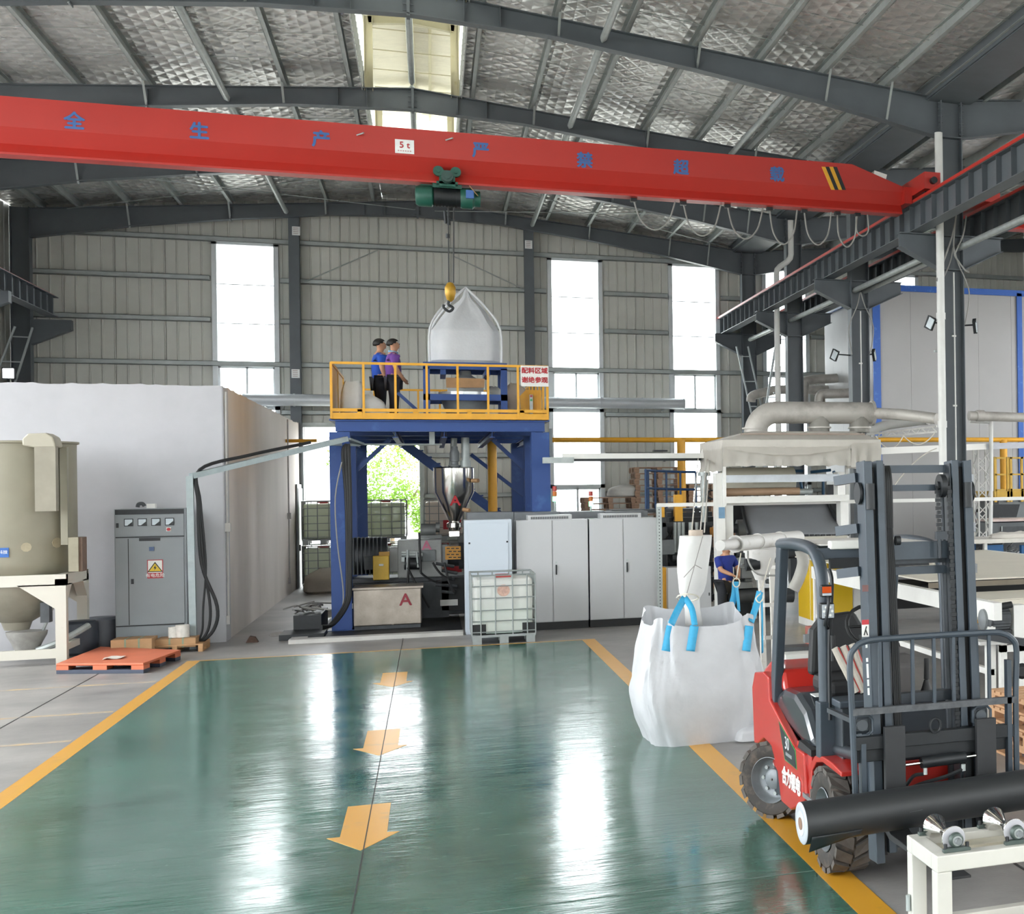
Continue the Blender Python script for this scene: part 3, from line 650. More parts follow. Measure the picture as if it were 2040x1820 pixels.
B('stair_rail', blue, PL, ('r', PW(938, 905, 33.6), PW(1043, 986, 33.6), .1, .08), ('r', PW(987, 945, 33.6), PW(984, 1015, 33.6), .1))
B('stair_stringer', blue, PL, ('r', PW(805, 884, 33.4), PW(1000, 1030, 33.4), .25, .2, (0, 0, 1)))
stp = [PW(815 + 17 * k, 885 + 12.7 * k, 33.75) for k in range(11)]
for q in stp: B('stair_tread', blue, PL, ('b', q.x - .12, q.x + .12, 33.45, 34.1, q.z - .02, q.z + .01))
sg = thing('warning_sign', 'white sign with two lines of red Chinese characters on the platform railing', 'sign', (1.9, 27.78, 4.5))
s0, s1 = PW(1037, 728, 27.78), PW(1093, 770, 27.78)
B('board', white, sg, ('b', s0.x, s1.x, 27.77, 27.79, s1.z, s0.z))
for k, tx in enumerate(('配料区域', '谢绝参观')): text('lettering', tx, redtxt, sg, ((s0.x + s1.x) / 2, 27.767, s0.z - .1 - .18 * k), (1, 0, 0), (0, 0, 1), .12, .002, bold=.0045)
q = PW(1058, 795, 28.85); o = thing('control_pendant', 'small control station with red and green lamps by the ribbed yellow panel', 'control box', (q.x, 28.85, 4.0))
B('box', galv, o, ('b', q.x - .03, q.x + .03, 28.8, 28.88, 4.0, 4.45)); B('lamp', mat('lamp_red', '#a82a20', .3), o, ('c', (q.x, 28.78, 4.42), (q.x, 28.8, 4.42), .022)); B('lamp', mat('lamp_green', '#2e9c58', .3), o, ('c', (q.x, 28.78, 4.34), (q.x, 28.8, 4.34), .022))
# hopper stand, hopper and its clutter
HF = thing('hopper_stand', 'blue square-tube stand on the platform carrying the full bulk bag', 'stand', (.64, 29, 3.9))
for u in (-.05, 1.35):
    for w in (28.5, 29.7): B('leg', blue, HF, ('b', u - .06, u + .06, w - .06, w + .06, 3.9, 4.93))
for z0, z1 in ((4.9, 5.03), (4.3, 4.42)):
    B('frame_ring', blue, HF, ('b', -.11, 1.41, 28.44, 28.56, z0, z1), ('b', -.11, 1.41, 29.64, 29.76, z0, z1), ('b', -.11, .01, 28.5, 29.7, z0, z1), ('b', 1.29, 1.41, 28.5, 29.7, z0, z1))
B('bag_tray', blue, HF, ('b', -.1, 1.4, 28.46, 29.74, 5.0, 5.035), ('b', .2, .3, 28.5, 29.7, 4.8, 4.9), ('b', 1.0, 1.1, 28.5, 29.7, 4.8, 4.9))
feedm = mat('dusty_zinc', '#8f9494', .5, .4, .15, 5)
FH = thing('feed_hopper', 'grey conical feed hopper hanging in the blue stand under the bulk bag', 'hopper', (.66, 29.1, 3.9))
B('cone', feedm, FH, ('l', [(.3, 0), (.45, .4), (.47, .46), (.44, .46), (.28, .05)], (.66, 29.1, 3.92), (0, 0, 1), 28)); B('rim_band', mat('foil_band', '#c4c8c9', .3, .8), FH, ('l', [(.47, 0), (.5, .02), (.5, .13), (.46, .14)], (.66, 29.1, 4.36), (0, 0, 1), 28))
B('bag_spout', film('bag_liner', '#c9cccb', .35, .3, .3, 9), FH, ('l', [(.34, 0), (.33, .12), (.26, .25), (.12, .33), (.1, .42)], (.66, 29.1, 4.5), (0, 0, 1), 20))
q0, q1 = PW(888, 752, 28.62), PW(966, 772, 28.62); o = B('cardboard_collar', card, None, ('p', [(q0.x, q0.z), (q1.x, q0.z - .01), (q1.x - .01, q1.z), (q0.x + .01, q1.z - .01)], 'y', 28.6, 28.62)); tag(o, 'brown cardboard sheet taped round the feed hopper rim', 'cardboard')
cloth = film('woven_sack', '#dcdcd8', .6, .2, .35, 14)
def sack(name, label, cat, c, s, seed, mt, lean=0, group=None, n=20, m=10, top=.75):
    """a filled sack: rounded box with folds, sitting on its flat bottom"""
    c = V(c); rows = []
    for k in range(m + 1):
        t = k / m; z = s[2] * t; f = (1 - (1 - min(t / .12, 1)) ** 2 * .18) * (1 - max(0, (t - .6) / .4) ** 2 * (1 - top))
        row = []
        for j in range(n):
            a = 6.28318 * j / n; ca, sa = math.cos(a), math.sin(a); e = .55
            x = math.copysign(abs(ca) ** e, ca) * s[0] / 2 * f; y = math.copysign(abs(sa) ** e, sa) * s[1] / 2 * f
            d = 1 + .1 * dirt((ca * 1.3 + seed, sa * 1.3, t * 2)) + .05 * dirt((ca * 4, sa * 4 + seed, t * 5))
            row.append(c + V((x * d + lean * t * t, y * d, z + (.06 * dirt((ca * 2, sa * 2, seed)) if k == m else 0))))
        rows.append(row)
    rows.append([c + V((lean, 0, s[2] * (.96 + .05 * dirt((j, seed, 0))))) for j in range(n)])
    o = B(name, mt, None, mb=MB().g(rows, True)); return tag(o, label, cat, group)
sack('woven_sack', 'tall white woven sack standing at the yellow side panel of the platform', 'sack', (-1.36, 28.4, 3.9), (.38, .4, .72), 3, cloth, .03)
sack('woven_sack', 'slumped white woven sack lying beside the tall sack on the platform', 'sack', (-.98, 28.6, 3.9), (.5, .4, .5), 9, cloth, -.12, top=.3)
sack('bulk_sack', 'tan slumped sack behind the ribbed yellow panel of the platform', 'sack', (1.72, 29.9, 3.9), (.62, .7, .85), 5, film('tan_sack', '#cdbfae', .6, .15, .3, 10), -.12, top=.2)
sack('woven_sack', 'small white sack on the blue hopper stand beside the feed hopper', 'sack', (1.2, 29.5, 4.42), (.28, .3, .22), 6, cloth, 0, top=.5)
# the full bag on the stand
bagm = film('bulk_bag_white', '#dcdee0', .55, .25, .25, 22)
GB = thing('bulk_bag', 'full white bulk bag gathered to a peak, standing on the blue hopper stand', 'bag', (.66, 29.1, 5.035))
rows = []; n = 48
prof = [(.0, .58), (.05, .63), (.35, .645), (.6, .64), (.66, .62), (.8, .52), (.95, .42), (1.08, .32), (1.18, .22), (1.28, .12), (1.36, .07), (1.45, .045), (1.52, .035), (1.55, .015)]
for z, r in prof:
    row = []
    for j in range(n):
        a = 6.28318 * j / n + .1; ca, sa = math.cos(a), math.sin(a); k = min(1, max(0, (z - .6) / .6)); e = .5 + .5 * k
        ff = 1 + (.035 + .3 * k) * (dirt((ca * 2.2, sa * 2.2, z * .6)) + .6 * dirt((ca * 6, sa * 6, z * 1.2)) * k)
        row.append((.66 + math.copysign(abs(ca) ** e, ca) * r * ff + .04 * k, 29.1 + math.copysign(abs(sa) ** e, sa) * r * ff * .95, 5.04 + z))
    rows.append(row)
B('bag_body', bagm, GB, mb=MB().g(rows, True))
for a in (.78, 2.36, 3.93, 5.5):
    ca, sa = math.cos(a), math.sin(a)
    B('lifting_strap', bagm, GB, ('t', smooth_path([(.66 + ca * .92, 29.1 + sa * .8, 5.06), (.66 + ca * .9, 29.1 + sa * .8, 5.7), (.66 + ca * .55, 29.1 + sa * .5, 6.15), (.69, 29.1, 6.58)], 4), .022, 6))
# pry bar
o = B('steel_bar', blue, None, ('r', PW(792, 782, 29.0), PW(832, 818, 29.0), .06)); tag(o, 'blue square bar leaning down behind the railing beside the purple-shirted man', 'bar')

# ------------------------------------------------------------------ people
skinm = mat('skin', '#b98a6c', .55, 0, .06, 12)
hairm = mat('black_hair', '#17130f', .6, 0, .2, 30)
def skin_mesh(name, material, parent, verts, edges, radii, base, sub=1):
    off = root_of(parent).location
    me = bpy.data.meshes.new(name); me.from_pydata([V(v) - off for v in verts], edges, []); o = link(name, me, material, parent)
    o.modifiers.new('skin', 'SKIN').use_smooth_shade = True
    s = o.modifiers.new('sub', 'SUBSURF'); s.levels = s.render_levels = sub
    for k, r_ in enumerate(radii):
        d = me.skin_vertices[0].data[k]; d.radius = (r_, r_) if not isinstance(r_, tuple) else r_; d.use_root = k == base; d.use_loose = False
    return o
def person(label, loc, h, face, pose, shirt, trousers, collar=None):
    """pose: dict of joints in a body frame (x to the person's own right, y forward, z up, units of body height)"""
    P = thing('person', label, 'person', loc); a = R(face); L = V(loc)
    def T(q): x, y, z = q; return L + V((x * math.cos(a) + y * math.sin(a), -x * math.sin(a) + y * math.cos(a), z)) * h
    vs, es, rs = [], [], []
    def v(q, r_, par=None):
        vs.append(T(q)); rs.append(r_ * h if not isinstance(r_, tuple) else (r_[0] * h, r_[1] * h)); k = len(vs) - 1
        if par is not None: es.append((par, k))
        return k
    pel = v((0, 0, .53), .075); ab = v((0, .0, .62), .07, pel); ch = v((0, -.005, .73), .082, ab); sh = v((0, -.005, .80), .06, ch); nk = v((0, .0, .845), .032, sh)
    hd0 = v((0, .012, .885), .042, nk); hd1 = v((0, .014, .925), .056, hd0); hd2 = v((0, .006, .968), .05, hd1)
    v((0, .075, .918), .01, hd1)
    for s in (-1, 1): v((s * .058, .0, .925), .012, hd1)
    sleeves, legs = [], []
    for s, arm, leg in ((-1, pose['la'], pose['ll']), (1, pose['ra'], pose['rl'])):
        s1 = v((s * .105, -.005, .80), .042, sh); el = v(arm[0], .03, s1); wr = v(arm[1], .021, el); pm = v(arm[2], (.024, .013), wr)
        d = (V(arm[2]) - V(arm[1])).normalized(); sd = V((0, 1, 0)) if abs(d.y) < .7 else V((0, 0, 1))
        for k, ln in ((-1.5, .04), (-.5, .048), (.5, .05), (1.5, .044)):
            q = V(arm[2]) + sd * k * .009 + d * .018; f1 = v(q, .0058, pm); f2 = v(q + d * ln * .5, .0052, f1); v(q + d * ln * .9 + V((-s * .01, 0, 0)), .0045, f2)
        th = v(V(arm[1]).lerp(V(arm[2]), .5) + sd * .022, .007, wr); v(V(arm[2]) + sd * .03 + d * .012, .006, th)
        hp = v((s * .05, 0, .50), .062, pel); kn = v(leg[0], .042, hp); an = v(leg[1], .028, kn); v(V(leg[1]) + V((0, .07, -.025)), .024, an)
        sleeves.append((T((s * .11, -.005, .795)), T(V((s * .105, -.005, .80)).lerp(V(arm[0]), .85)))); legs.append([T((s * .05, 0, .50)), T(leg[0]), T(leg[1])])
    body = skin_mesh('body', skinm, P, vs, es, rs, pel)
    sv = [T(q) for q in ((0, 0, .50), (0, 0, .62), (0, -.005, .73), (0, -.005, .79), (0, 0, .83))]; se = [(0, 1), (1, 2), (2, 3), (3, 4)]; sr = [.098, .093, .1, .075, .043]
    for a0, b0 in sleeves: k = len(sv); sv += [a0, b0]; sr += [.05, .045]; se += [(3, k), (k, k + 1)]
    skin_mesh('shirt', shirt, P, sv, se, [q * h for q in sr], 0)
    tv = [T((0, 0, .52))]; te = []; tr = [.09]
    for lg in legs: k = len(tv); tv += lg; tr += [.072, .052, .044]; te += [(0, k), (k, k + 1), (k + 1, k + 2)]
    skin_mesh('trousers', trousers, P, tv, te, [q * h for q in tr], 0)
    for lg in (pose['ll'], pose['rl']):
        q = V(lg[1]); m = MB(); m.ball(T(q + V((0, .04, -.022))), V((.03, .03, .02)) * h * 1.2, 10, 6); m.ball(T(q + V((0, .0, -.018))), V((.026, .026, .024)) * h * 1.2, 10, 6); B('shoe', blackm, P, mb=m)
    m = MB(); rows = []
    for k in range(8):
        row = []
        for j in range(20):
            t = 6.28318 * j / 20; fx, fy = math.sin(t), math.cos(t); low = 1.85 if fy < -.2 else (1.5 if fy < .45 else .95)
            pp = low * k / 7; row.append(T((fx * math.sin(pp) * .064, fy * math.sin(pp) * .07 - .002, .938 + math.cos(pp) * .066)))
        rows.append(row)
    B('hair', hairm, P, mb=m.g(rows, True), solid=.006)
    for s in (-1, 1): B('eye', blktxt, P, mb=MB().ball(T((s * .024, .066, .938)), .006 * h, 8, 6))
    B('mouth', mat('lips', '#8f5a4c', .5), P, ('r', T((-.017, .064, .893)), T((.017, .064, .893)), .008 * h, .006 * h))
    if collar: B('collar', collar, P, ('t', [T((.048 * math.cos(t), .045 * math.sin(t), .842 - .01 * math.sin(t))) for t in [6.28318 * k / 12 for k in range(12)]], .012 * h, 6, True))
    return P
stand = dict(la=((-.135, -.01, .655), (-.13, .04, .52), (-.125, .06, .475)), ra=((.135, -.01, .655), (.13, .04, .52), (.125, .06, .475)), ll=((-.055, .01, .285), (-.06, 0, .045)), rl=((.055, .005, .285), (.06, -.01, .045)))
hold = dict(stand, ra=((.135, .0, .655), (.12, .08, .53), (.09, .11, .5)))
q = PW(757, 760, 30.6); person('man in a blue T-shirt and black trousers standing behind the purple-shirted man', (q.x, 30.6, 3.9), 1.77, 75, stand, mat('blue_tshirt', '#1c4aa8', .8, 0, .1, 8), mat('black_trousers', '#22242a', .8, 0, .1, 8))
q = PW(784, 760, 29.75); person('man in a purple polo shirt with a pale blue collar on the platform', (q.x, 29.75, 3.9), 1.69, 80, hold, mat('purple_polo', '#6a3f8f', .8, 0, .12, 8), mat('grey_trousers', '#3c3d45', .8, 0, .1, 8), mat('collar_blue', '#76a9cf', .8))
work = dict(la=((-.13, .06, .68), (-.06, .15, .62), (-.03, .17, .6)), ra=((.13, .06, .68), (.06, .16, .63), (.03, .18, .61)), ll=((-.06, .02, .285), (-.07, 0, .045)), rl=((.06, .0, .285), (.065, -.02, .045)))
q = PW(1446, 1150, 24.6); person('worker in a dark blue jacket and black trousers behind the white feeder pipe', (q.x, 24.6, 0), 1.58, 150, work, mat('navy_jacket', '#1d2f80', .8, 0, .1, 8), mat('black_trousers', '#22242a', .8, 0, .1, 8))

def pb(x0, y0, x1, y1, w, d):
    """box whose front face at depth w fills a pixel rectangle of the photograph"""
    c = PW(x0, (y0 + y1) / 2, w), PW(x1, (y0 + y1) / 2, w), PW((x0 + x1) / 2, y0, w), PW((x0 + x1) / 2, y1, w)
    return ('b', c[0].x, c[1].x, w, w + d, max(0, c[3].z), c[2].z)
# ------------------------------------------------------------------ extruder under the platform
EX = thing('extruder', 'dark grey extruder line with gearbox and motor under the blue platform', 'machine', (-.3, 29.4, 0))
B('base', dgrey, EX, ('b', -1.5, 1.2, 29.0, 30.2, .12, .88), ('b', -1.45, .3, 28.7, 29.0, .1, .8))
B('motor', dgrey, EX, ('c', (-1.42, 29.5, 1.3), (-.8, 29.5, 1.3), .36, None, 20), *[('b', -1.4 + .07 * k, -1.38 + .07 * k, 29.12, 29.88, .95, 1.66) for k in range(8)], ('b', -1.2, -.9, 29.0, 29.2, 1.05, 1.3))
B('gearbox', mat('gearbox_grey', '#9a9c9a', .5, .05, .12, 4), EX, pb(792, 1075, 880, 1150, 28.9, .8), pb(775, 1090, 800, 1140, 28.95, .7), bevel=.02)
B('feed_throat', grey, EX, pb(865, 1085, 892, 1125, 28.95, .6), pb(838, 1095, 868, 1118, 28.85, .1), bevel=.01)
B('guard', mat('orange_guard', '#c28a33', .5), EX, pb(887, 1088, 918, 1114, 28.85, .05))
B('guard_slots', blackm, EX, *[pb(890 + 9 * i + (4 if j % 2 else 0), 1091 + 6 * j, 896 + 9 * i + (4 if j % 2 else 0), 1093 + 6 * j, 28.845, .01) for i in range(3) for j in range(4)])
B('barrel', dgrey, EX, ('c', (.0, 29.3, 1.25), (3.2, 29.3, 1.25), .2, None, 16), *[('c', (.5 + .4 * k, 29.3, 1.25), (.75 + .4 * k, 29.3, 1.25), .26, None, 16) for k in range(6)])
B('lower_cover', black, EX, pb(880, 1150, 925, 1215, 28.7, .5)); B('cover_label', white, EX, pb(877, 1194, 912, 1206, 28.69, .01))
m = MB()
for k in range(5): m.c(PW(868 + 12 * (k % 3), 1122 + 14 * k, 28.6), PW(905 + 6 * (k % 2), 1128 + 13 * k, 28.6), .03, None, 8)
B('manifold', dgrey, EX, mb=m)
q = PW(850, 1088, 28.89); text('lettering', 'A', mat('pink_print', '#c1738a', .6), EX, q, (1, 0, 0), (0, 0, 1), .28, .002, bold=.006)
B('pipe_block', galv, EX, pb(800, 1098, 835, 1118, 28.7, .15), ('c', PW(800, 1105, 28.65), PW(842, 1104, 28.65), .035), ('c', PW(812, 1095, 28.6), PW(812, 1135, 28.6), .025), ('c', PW(830, 1098, 28.6), PW(833, 1130, 28.6), .02))
B('drive_wheel', blackm, EX, ('c', PW(806, 1122, 28.7), PW(836, 1122, 28.7), .12), ('c', PW(838, 1120, 28.8), PW(840, 1120, 28.8), .05))
m = MB()
for a, b_, s in (((835, 1060), (838, 1140), .0), ((838, 1140), (880, 1160), .05), ((812, 1130), (855, 1210), .02), ((815, 1110), (812, 1170), 0), ((862, 1120), (900, 1150), .1), ((885, 1120), (905, 1180), .1)): m.t(curve_pts(PW(*a, 28.45), PW(*b_, 28.45), s), .022, 6)
B('hoses', black, EX, mb=m)
VP_ = B('vacuum_motor', mat('cast_grey', '#6f7271', .5, .3), EX, ('c', PW(838, 1056, 29.1), PW(868, 1056, 29.1), .13, None, 14), ('c', PW(868, 1050, 29.1), PW(876, 1050, 29.1), .1, None, 12), pb(834, 1066, 880, 1072, 29.0, .3))
YB = thing('yellow_box', 'yellow electrical box standing on the extruder base', 'box', (-.9, 28.75, .8))
B('body', mat('box_yellow', '#d9b03a', .5), YB, pb(743, 1107, 775, 1155, 28.6, .25), bevel=.01); B('label', white, YB, pb(755, 1123, 764, 1127, 28.595, .006)); B('lid', mat('box_yellow2', '#b98f3a', .5), YB, pb(755, 1099, 776, 1107, 28.7, .2))
# stainless dosing hopper
q = PW(904, 955, 29); HXX = q.x
DH = thing('dosing_hopper', 'shiny stainless dosing hopper with a red A above the extruder', 'hopper', (HXX, 29, 1.7))
zt, zm, zb = PW(904, 931, 28.64).z, PW(904, 980, 28.64).z, PW(904, 1040, 28.9).z
B('bin', chrome, DH, ('l', [(.09, zb), (.37, zm), (.37, zt - .01), (.385, zt), (.3, zt + .02)], (HXX, 29, 0), (0, 0, 1), 36))
B('outlet', chrome, DH, ('l', [(.1, zb - .16), (.12, zb - .1), (.14, zb - .1), (.14, zb - .02), (.1, zb), ], (HXX, 29, 0), (0, 0, 1), 20), pb(895, 1058, 915, 1068, 28.95, .15))
B('motor', grey, DH, ('l', [(.12, zt), (.12, zt + .05), (.07, zt + .06), (.07, zt + .12), (.09, zt + .13), (.09, zt + .3), (.06, zt + .36), (.06, zt + .42)], (HXX + .02, 29, 0), (0, 0, 1), 16))
B('feed_pipe', galv, DH, ('c', (HXX + .22, 29, zt - .05), (HXX + .22, 29, zt + .14), .1), ('c', (HXX + .22, 29, zt + .14), (HXX + .22, 29.0, 3.6), .075), ('t', smooth_path([(HXX + .02, 29.3, 3.6), (HXX, 29.3, 3.3), (HXX - .03, 29.2, zt + .02)], 4), .06))
B('level_sensor', card, DH, ('c', (HXX + .33, 28.8, zm + .22), (HXX + .44, 28.7, zm + .22), .04), ('c', (HXX + .16, 28.75, zb + .25), (HXX + .27, 28.68, zb + .23), .04))
q = PW(907, 998, 28.66); text('lettering', 'A', redtxt, DH, (q.x, q.y + .02, q.z), (1, 0, 0), (0, -.35, 1), .28, .004, bold=.006)
WT = thing('water_tank', 'stained stainless steel water tank with a red A in front of the extruder', 'tank', (-.75, 27.9, .1))
B('tank_body', stain, WT, pb(704, 1172, 840, 1245, 27.6, .9), bevel=.02); B('tank_rim', stain, WT, pb(702, 1169, 843, 1173, 27.57, .96)); B('seam', stain, WT, pb(780, 1174, 784, 1244, 27.59, .02))
B('outlet', white, WT, pb(694, 1202, 703, 1212, 27.8, .1)); B('skid', dgrey, WT, pb(706, 1245, 838, 1252, 27.65, .8))
q = PW(808, 1195, 27.59); text('lettering', 'A', mat('maroon_print', '#8c2f3a', .6), WT, q, (1, 0, 0), (0, 0, 1), .31, .002, bold=.006)
struct('trim_1', mat('kerb_concrete', '#b9b7b2', .6, 0, .1, 3), ('b', -2.25, .5, 25.95, 26.25, 0, .07), ('b', -2.25, -2.0, 26.25, 29.5, 0, .06), label='low pale concrete kerb in front of the extruder pit')
B('sump', black, bpy.data.objects['trim_1'], ('b', -1.9, .5, 26.3, 30.6, .0, .02))
m = MB()
for k in range(3): m.t(smooth_path([PW(690 + 2 * k, 885, 27.55), PW(683 + 6 * k, 905, 27.5), PW(690 + 4 * k, 1000, 27.45), PW(692 + 3 * k, 1150, 27.4), PW(688 + 3 * k, 1200, 27.3), PW(660 + 3 * k, 1242, 27.0), PW(640, 1252 - 2 * k, 26.7)], 5), .03, 8)
CB = B('power_cables', black, None, mb=m); tag(CB, 'thick black cables hanging down the blue platform column', 'cable'); CB['kind'] = 'stuff'
o = B('grey_hose', cab, None, ('t', smooth_path([PW(681, 920, 27.4), PW(668, 990, 27.4), PW(672, 1080, 27.4), PW(684, 1180, 27.4), PW(676, 1230, 27.2), PW(645, 1256, 26.8)], 5), .012, 6)); tag(o, 'thin grey hose winding down the blue platform column', 'hose')
CT = thing('cable_tray', 'black tray of tangled cables on the floor beside the blue column', 'tray', (-2, 28, 0))
B('tray', blackm, CT, ('b', -2.3, -1.85, 27.5, 29.2, .02, .35), ('b', -2.45, -1.75, 26.6, 27.5, .0, .1))
m = MB(); rnd = random.Random(4)
for k in range(14):
    a = V((-2.25 + rnd.random() * .4, 27.5 + rnd.random(), .37 + .1 * rnd.random())); m.t(smooth_path([a, a + V((rnd.uniform(-.2, .2), rnd.uniform(-.3, .3), .06)), a + V((rnd.uniform(-.3, .3), rnd.uniform(-.4, .4), 0))], 4), .014, 5)
w = B('cable_tangle', cab, CT, mb=m); w['kind'] = 'stuff'
# steel support arm from the post by the cabinet to the column
armm = mat('arm_steel', '#9aa5a6', .5, .3, .12, 5)
SA = thing('cable_post', 'grey steel post with a sloping arm carrying black cables beside the electrical cabinet', 'post', (-3.55, 26.0, 0))
a, b_ = PW(381, 948, 26.0), PW(690, 874, 27.6)
B('post', armm, SA, ('r', (a.x, 26.0, 0), (a.x - .02, 26.0, a.z), .1)); B('arm', armm, SA, ('r', a, b_, .12, .09)); B('arm_bracket', armm, SA, ('r', b_, PW(718, 884, 28.2), .14, .04), ('r', PW(640, 884, 27.4), PW(716, 886, 28.2), .05))
m = MB()
for k in range(3): m.t(smooth_path([a.lerp(b_, .75) + V((0, .04 * k, .09)), a.lerp(b_, .35) + V((0, .04 * k, .12)), a.lerp(b_, .05) + V((0, .04 * k, .07)), V((a.x + .1 + .02 * k, 25.95, 2.4)), V((a.x + .14 + .03 * k, 25.95, 1.4)), V((a.x + .36 - .1 * k, 25.9, .7)), V((a.x + .3 - .08 * k, 25.9, .3)), V((a.x + .05, 25.9, .06))], 6), .028 - .006 * k, 8)
c_ = B('cables', black, SA, mb=m); c_['kind'] = 'stuff'
o = B('steel_rod', galv, None, ('c', PW(716, 885, 28.2), PW(880, 885, 28.6), .02), ('b', PW(855, 866, 28.6).x, PW(866, 866, 28.6).x, 28.5, 28.6, PW(860, 885, 28.6).z, PW(860, 858, 28.6).z)); tag(o, 'thin horizontal steel rod with hanger under the platform deck', 'rod')

# ------------------------------------------------------------------ IBC tanks
ibcp = thin('ibc_plastic', '#efeee8', .4, .35); ibcl = mat('ibc_liquid', '#9fbfae', .3, 0, .05, 2); cagem = mat('cage_steel', '#8d9291', .45, .4, .1, 6)
ibcp2 = thin('ibc_plastic_green', '#c3ceae', .12, .35)
def make_ibc(name, label, loc, level, plast, group=None, detail=True):
    T = thing(name, label, 'tank', loc, group); L = V(loc)
    X = lambda *a: tuple(V(a) + L)
    def bx(x0, x1, y0, y1, z0, z1): return ('b', x0 + L.x, x1 + L.x, y0 + L.y, y1 + L.y, z0 + L.z, z1 + L.z)
    B('pallet', cagem, T, bx(-.5, .5, -.6, .6, .11, .15), *[bx(x - .07, x + .07, y - .07, y + .07, 0, .11) for x in (-.42, 0, .42) for y in (-.52, 0, .52)])
    B('bottle', plast, T, bx(-.46, .46, -.56, .56, .16, 1.08), bevel=.05)
    if level: B('liquid', ibcl, T, bx(-.445, .445, -.545, .545, .17, level))
    B('cap', mat('cap_red', '#a33a36', .5), T, ('c', X(0, -.1, 1.07), X(0, -.1, 1.13), .11, None, 14), bx(-.12, .12, -.6, -.57, 1.1, 1.13))
    for z in (.2, .38, .56, .76, .96, 1.14):
        B('cage_ring', cagem, T, ('t', [X(*p, z) for p in ((-.5, -.6), (.5, -.6), (.5, .6), (-.5, .6))], .011 if z < 1.1 else .016, 6, True, False))
    for x in (-.5, -.36, -.13, .14, .37, .5):
        for y in (-.6, .6): B('cage_bar', cagem, T, ('c', X(x, y, .15), X(x, y, 1.14), .011, None, 6))
    for y in (-.36, -.12, .12, .36):
        for x in (-.5, .5): B('cage_bar', cagem, T, ('c', X(x, y, .15), X(x, y, 1.14), .011, None, 6))
    if detail:
        for x in (-.38, .4): B('corner_shield', black, T, bx(x - .11, x + .1, -.585, -.575, .17, .33))
        B('stain', mat('rust_print', '#c9a494', .6, 0, .2, 20), T, ('c', X(.0, -.568, .88), X(.0, -.562, .88), .1, None, 18))
    return T
make_ibc('ibc_tank', 'caged white IBC tank half full, standing before the white cabinets', (1.1, 24.85, 0), .6, ibcp)
i1 = make_ibc('ibc_tank', 'green-tinted IBC tank, upper of the stack in the doorway', (-1.12, 41.0, 1.17), 0, ibcp2, 'IBC tanks by the doorway', False)
dup(i1, (-1.12, 41.0, 0), 'green-tinted IBC tank, lower of the stack in the doorway')
dup(i1, (-2.62, 40.6, 1.17), 'green-tinted IBC tank, upper of the stack next to the plaster wall')
dup(i1, (-2.62, 40.6, 0), 'green-tinted IBC tank, lower of the stack next to the plaster wall')
o = make_ibc('ibc_tank', 'IBC tank with red labels behind the stainless hopper, upper of its stack', (.32, 40.6, 1.17), 0, thin('ibc_pale', '#e9ddd0', .2, .35), 'IBC tanks by the doorway', False)
B('red_label', redtxt, o, ('b', .3, .75, 39.97, 39.98, 1.5, 1.75)); dup(o, (.32, 40.6, 0), 'IBC tank with red labels behind the stainless hopper, lower of its stack')
sack('waste_sack', 'crumpled grey sack lying at the foot of the plaster wall', 'sack', (-2.55, 38.6, 0), (.9, .9, .62), 12, film('grey_sack', '#a79f92', .6, .1, .3, 10), .1, top=.3)

# ------------------------------------------------------------------ cabinets
cabw = mat('cabinet_white', '#b9babb', .4, 0, .02, 1); cabb = mat('cabinet_bluewhite', '#bfc8d1', .4, 0, .02, 1)
def cabinet(x0, x1, y, doors, label, handle):
    T = thing('switch_cabinet', label, 'cabinet', ((x0 + x1) / 2, y + .3, 0), 'white switch cabinets')
    B('body', cabw, T, ('b', x0 + .01, x1 - .01, y + .02, y + .6, .14, 2.0)); B('plinth', black, T, ('b', x0 + .01, x1 - .01, y + .04, y + .58, 0, .14))
    for k in range(doors):
        a = x0 + (x1 - x0) * k / doors; b = x0 + (x1 - x0) * (k + 1) / doors
        d = B('door', cabw, T, ('b', a + .01, b - .008, y, y + .02, .15, 1.99), bevel=.004)
        if k == handle:
            B('handle', blackm, d, ('b', a + .05, a + .075, y - .025, y, 1.0, 1.18))
            B('lock', galv, d, ('b', a + .045, a + .08, y - .008, y, 1.2, 1.24))
    B('vent_hood', cabw, T, ('b', x0 + .22, x1 - .28, y + .05, y + .55, 2.0, 2.09)); B('vent_slots', dgrey, T, *[('b', x0 + .27 + .03 * k, x0 + .285 + .03 * k, y + .042, y + .05, 2.015, 2.06) for k in range(int((x1 - x0 - .6) / .03))])
    return T
cabinet(1.4, 2.66, 26.12, 2, 'white double-door switch cabinet next to the single white one', 1)
cabinet(2.67, 3.9, 26.12, 2, 'white double-door switch cabinet at the end of the row by the steel post', 1)
T = thing('switch_cabinet', 'single pale blue-white cabinet directly behind the caged IBC tank', 'cabinet', (.95, 26.3, 0))
B('body', cabb, T, ('b', .54, 1.33, 26.0, 26.55, .0, 2.03), bevel=.008); d = B('door', cabb, T, ('b', .6, 1.27, 25.985, 26.0, .1, 1.97), bevel=.004)
for x, z in ((.62, 1.62), (1.25, 1.63), (.63, 1.05)): B('latch', blackm, d, ('b', x - .015, x + .015, 25.975, 25.985, z - .015, z + .015))
GP = thing('safety_barrier', 'galvanised slotted post with a long thin white bar running to the edge of the picture', 'frame', (3.85, 25.8, 0))
B('post', galv, GP, ('b', 3.86, 3.95, 25.85, 25.94, 0, 2.25)); B('post_holes', blackm, GP, *[('b', 3.895, 3.91, 25.845, 25.85, .1 + .06 * k, .12 + .06 * k) for k in range(35)]); B('bar', white, GP, ('b', 3.86, 15.0, 25.8, 25.85, 2.2, 2.27))
gg = mat('guard_grey', '#6d7174', .5)
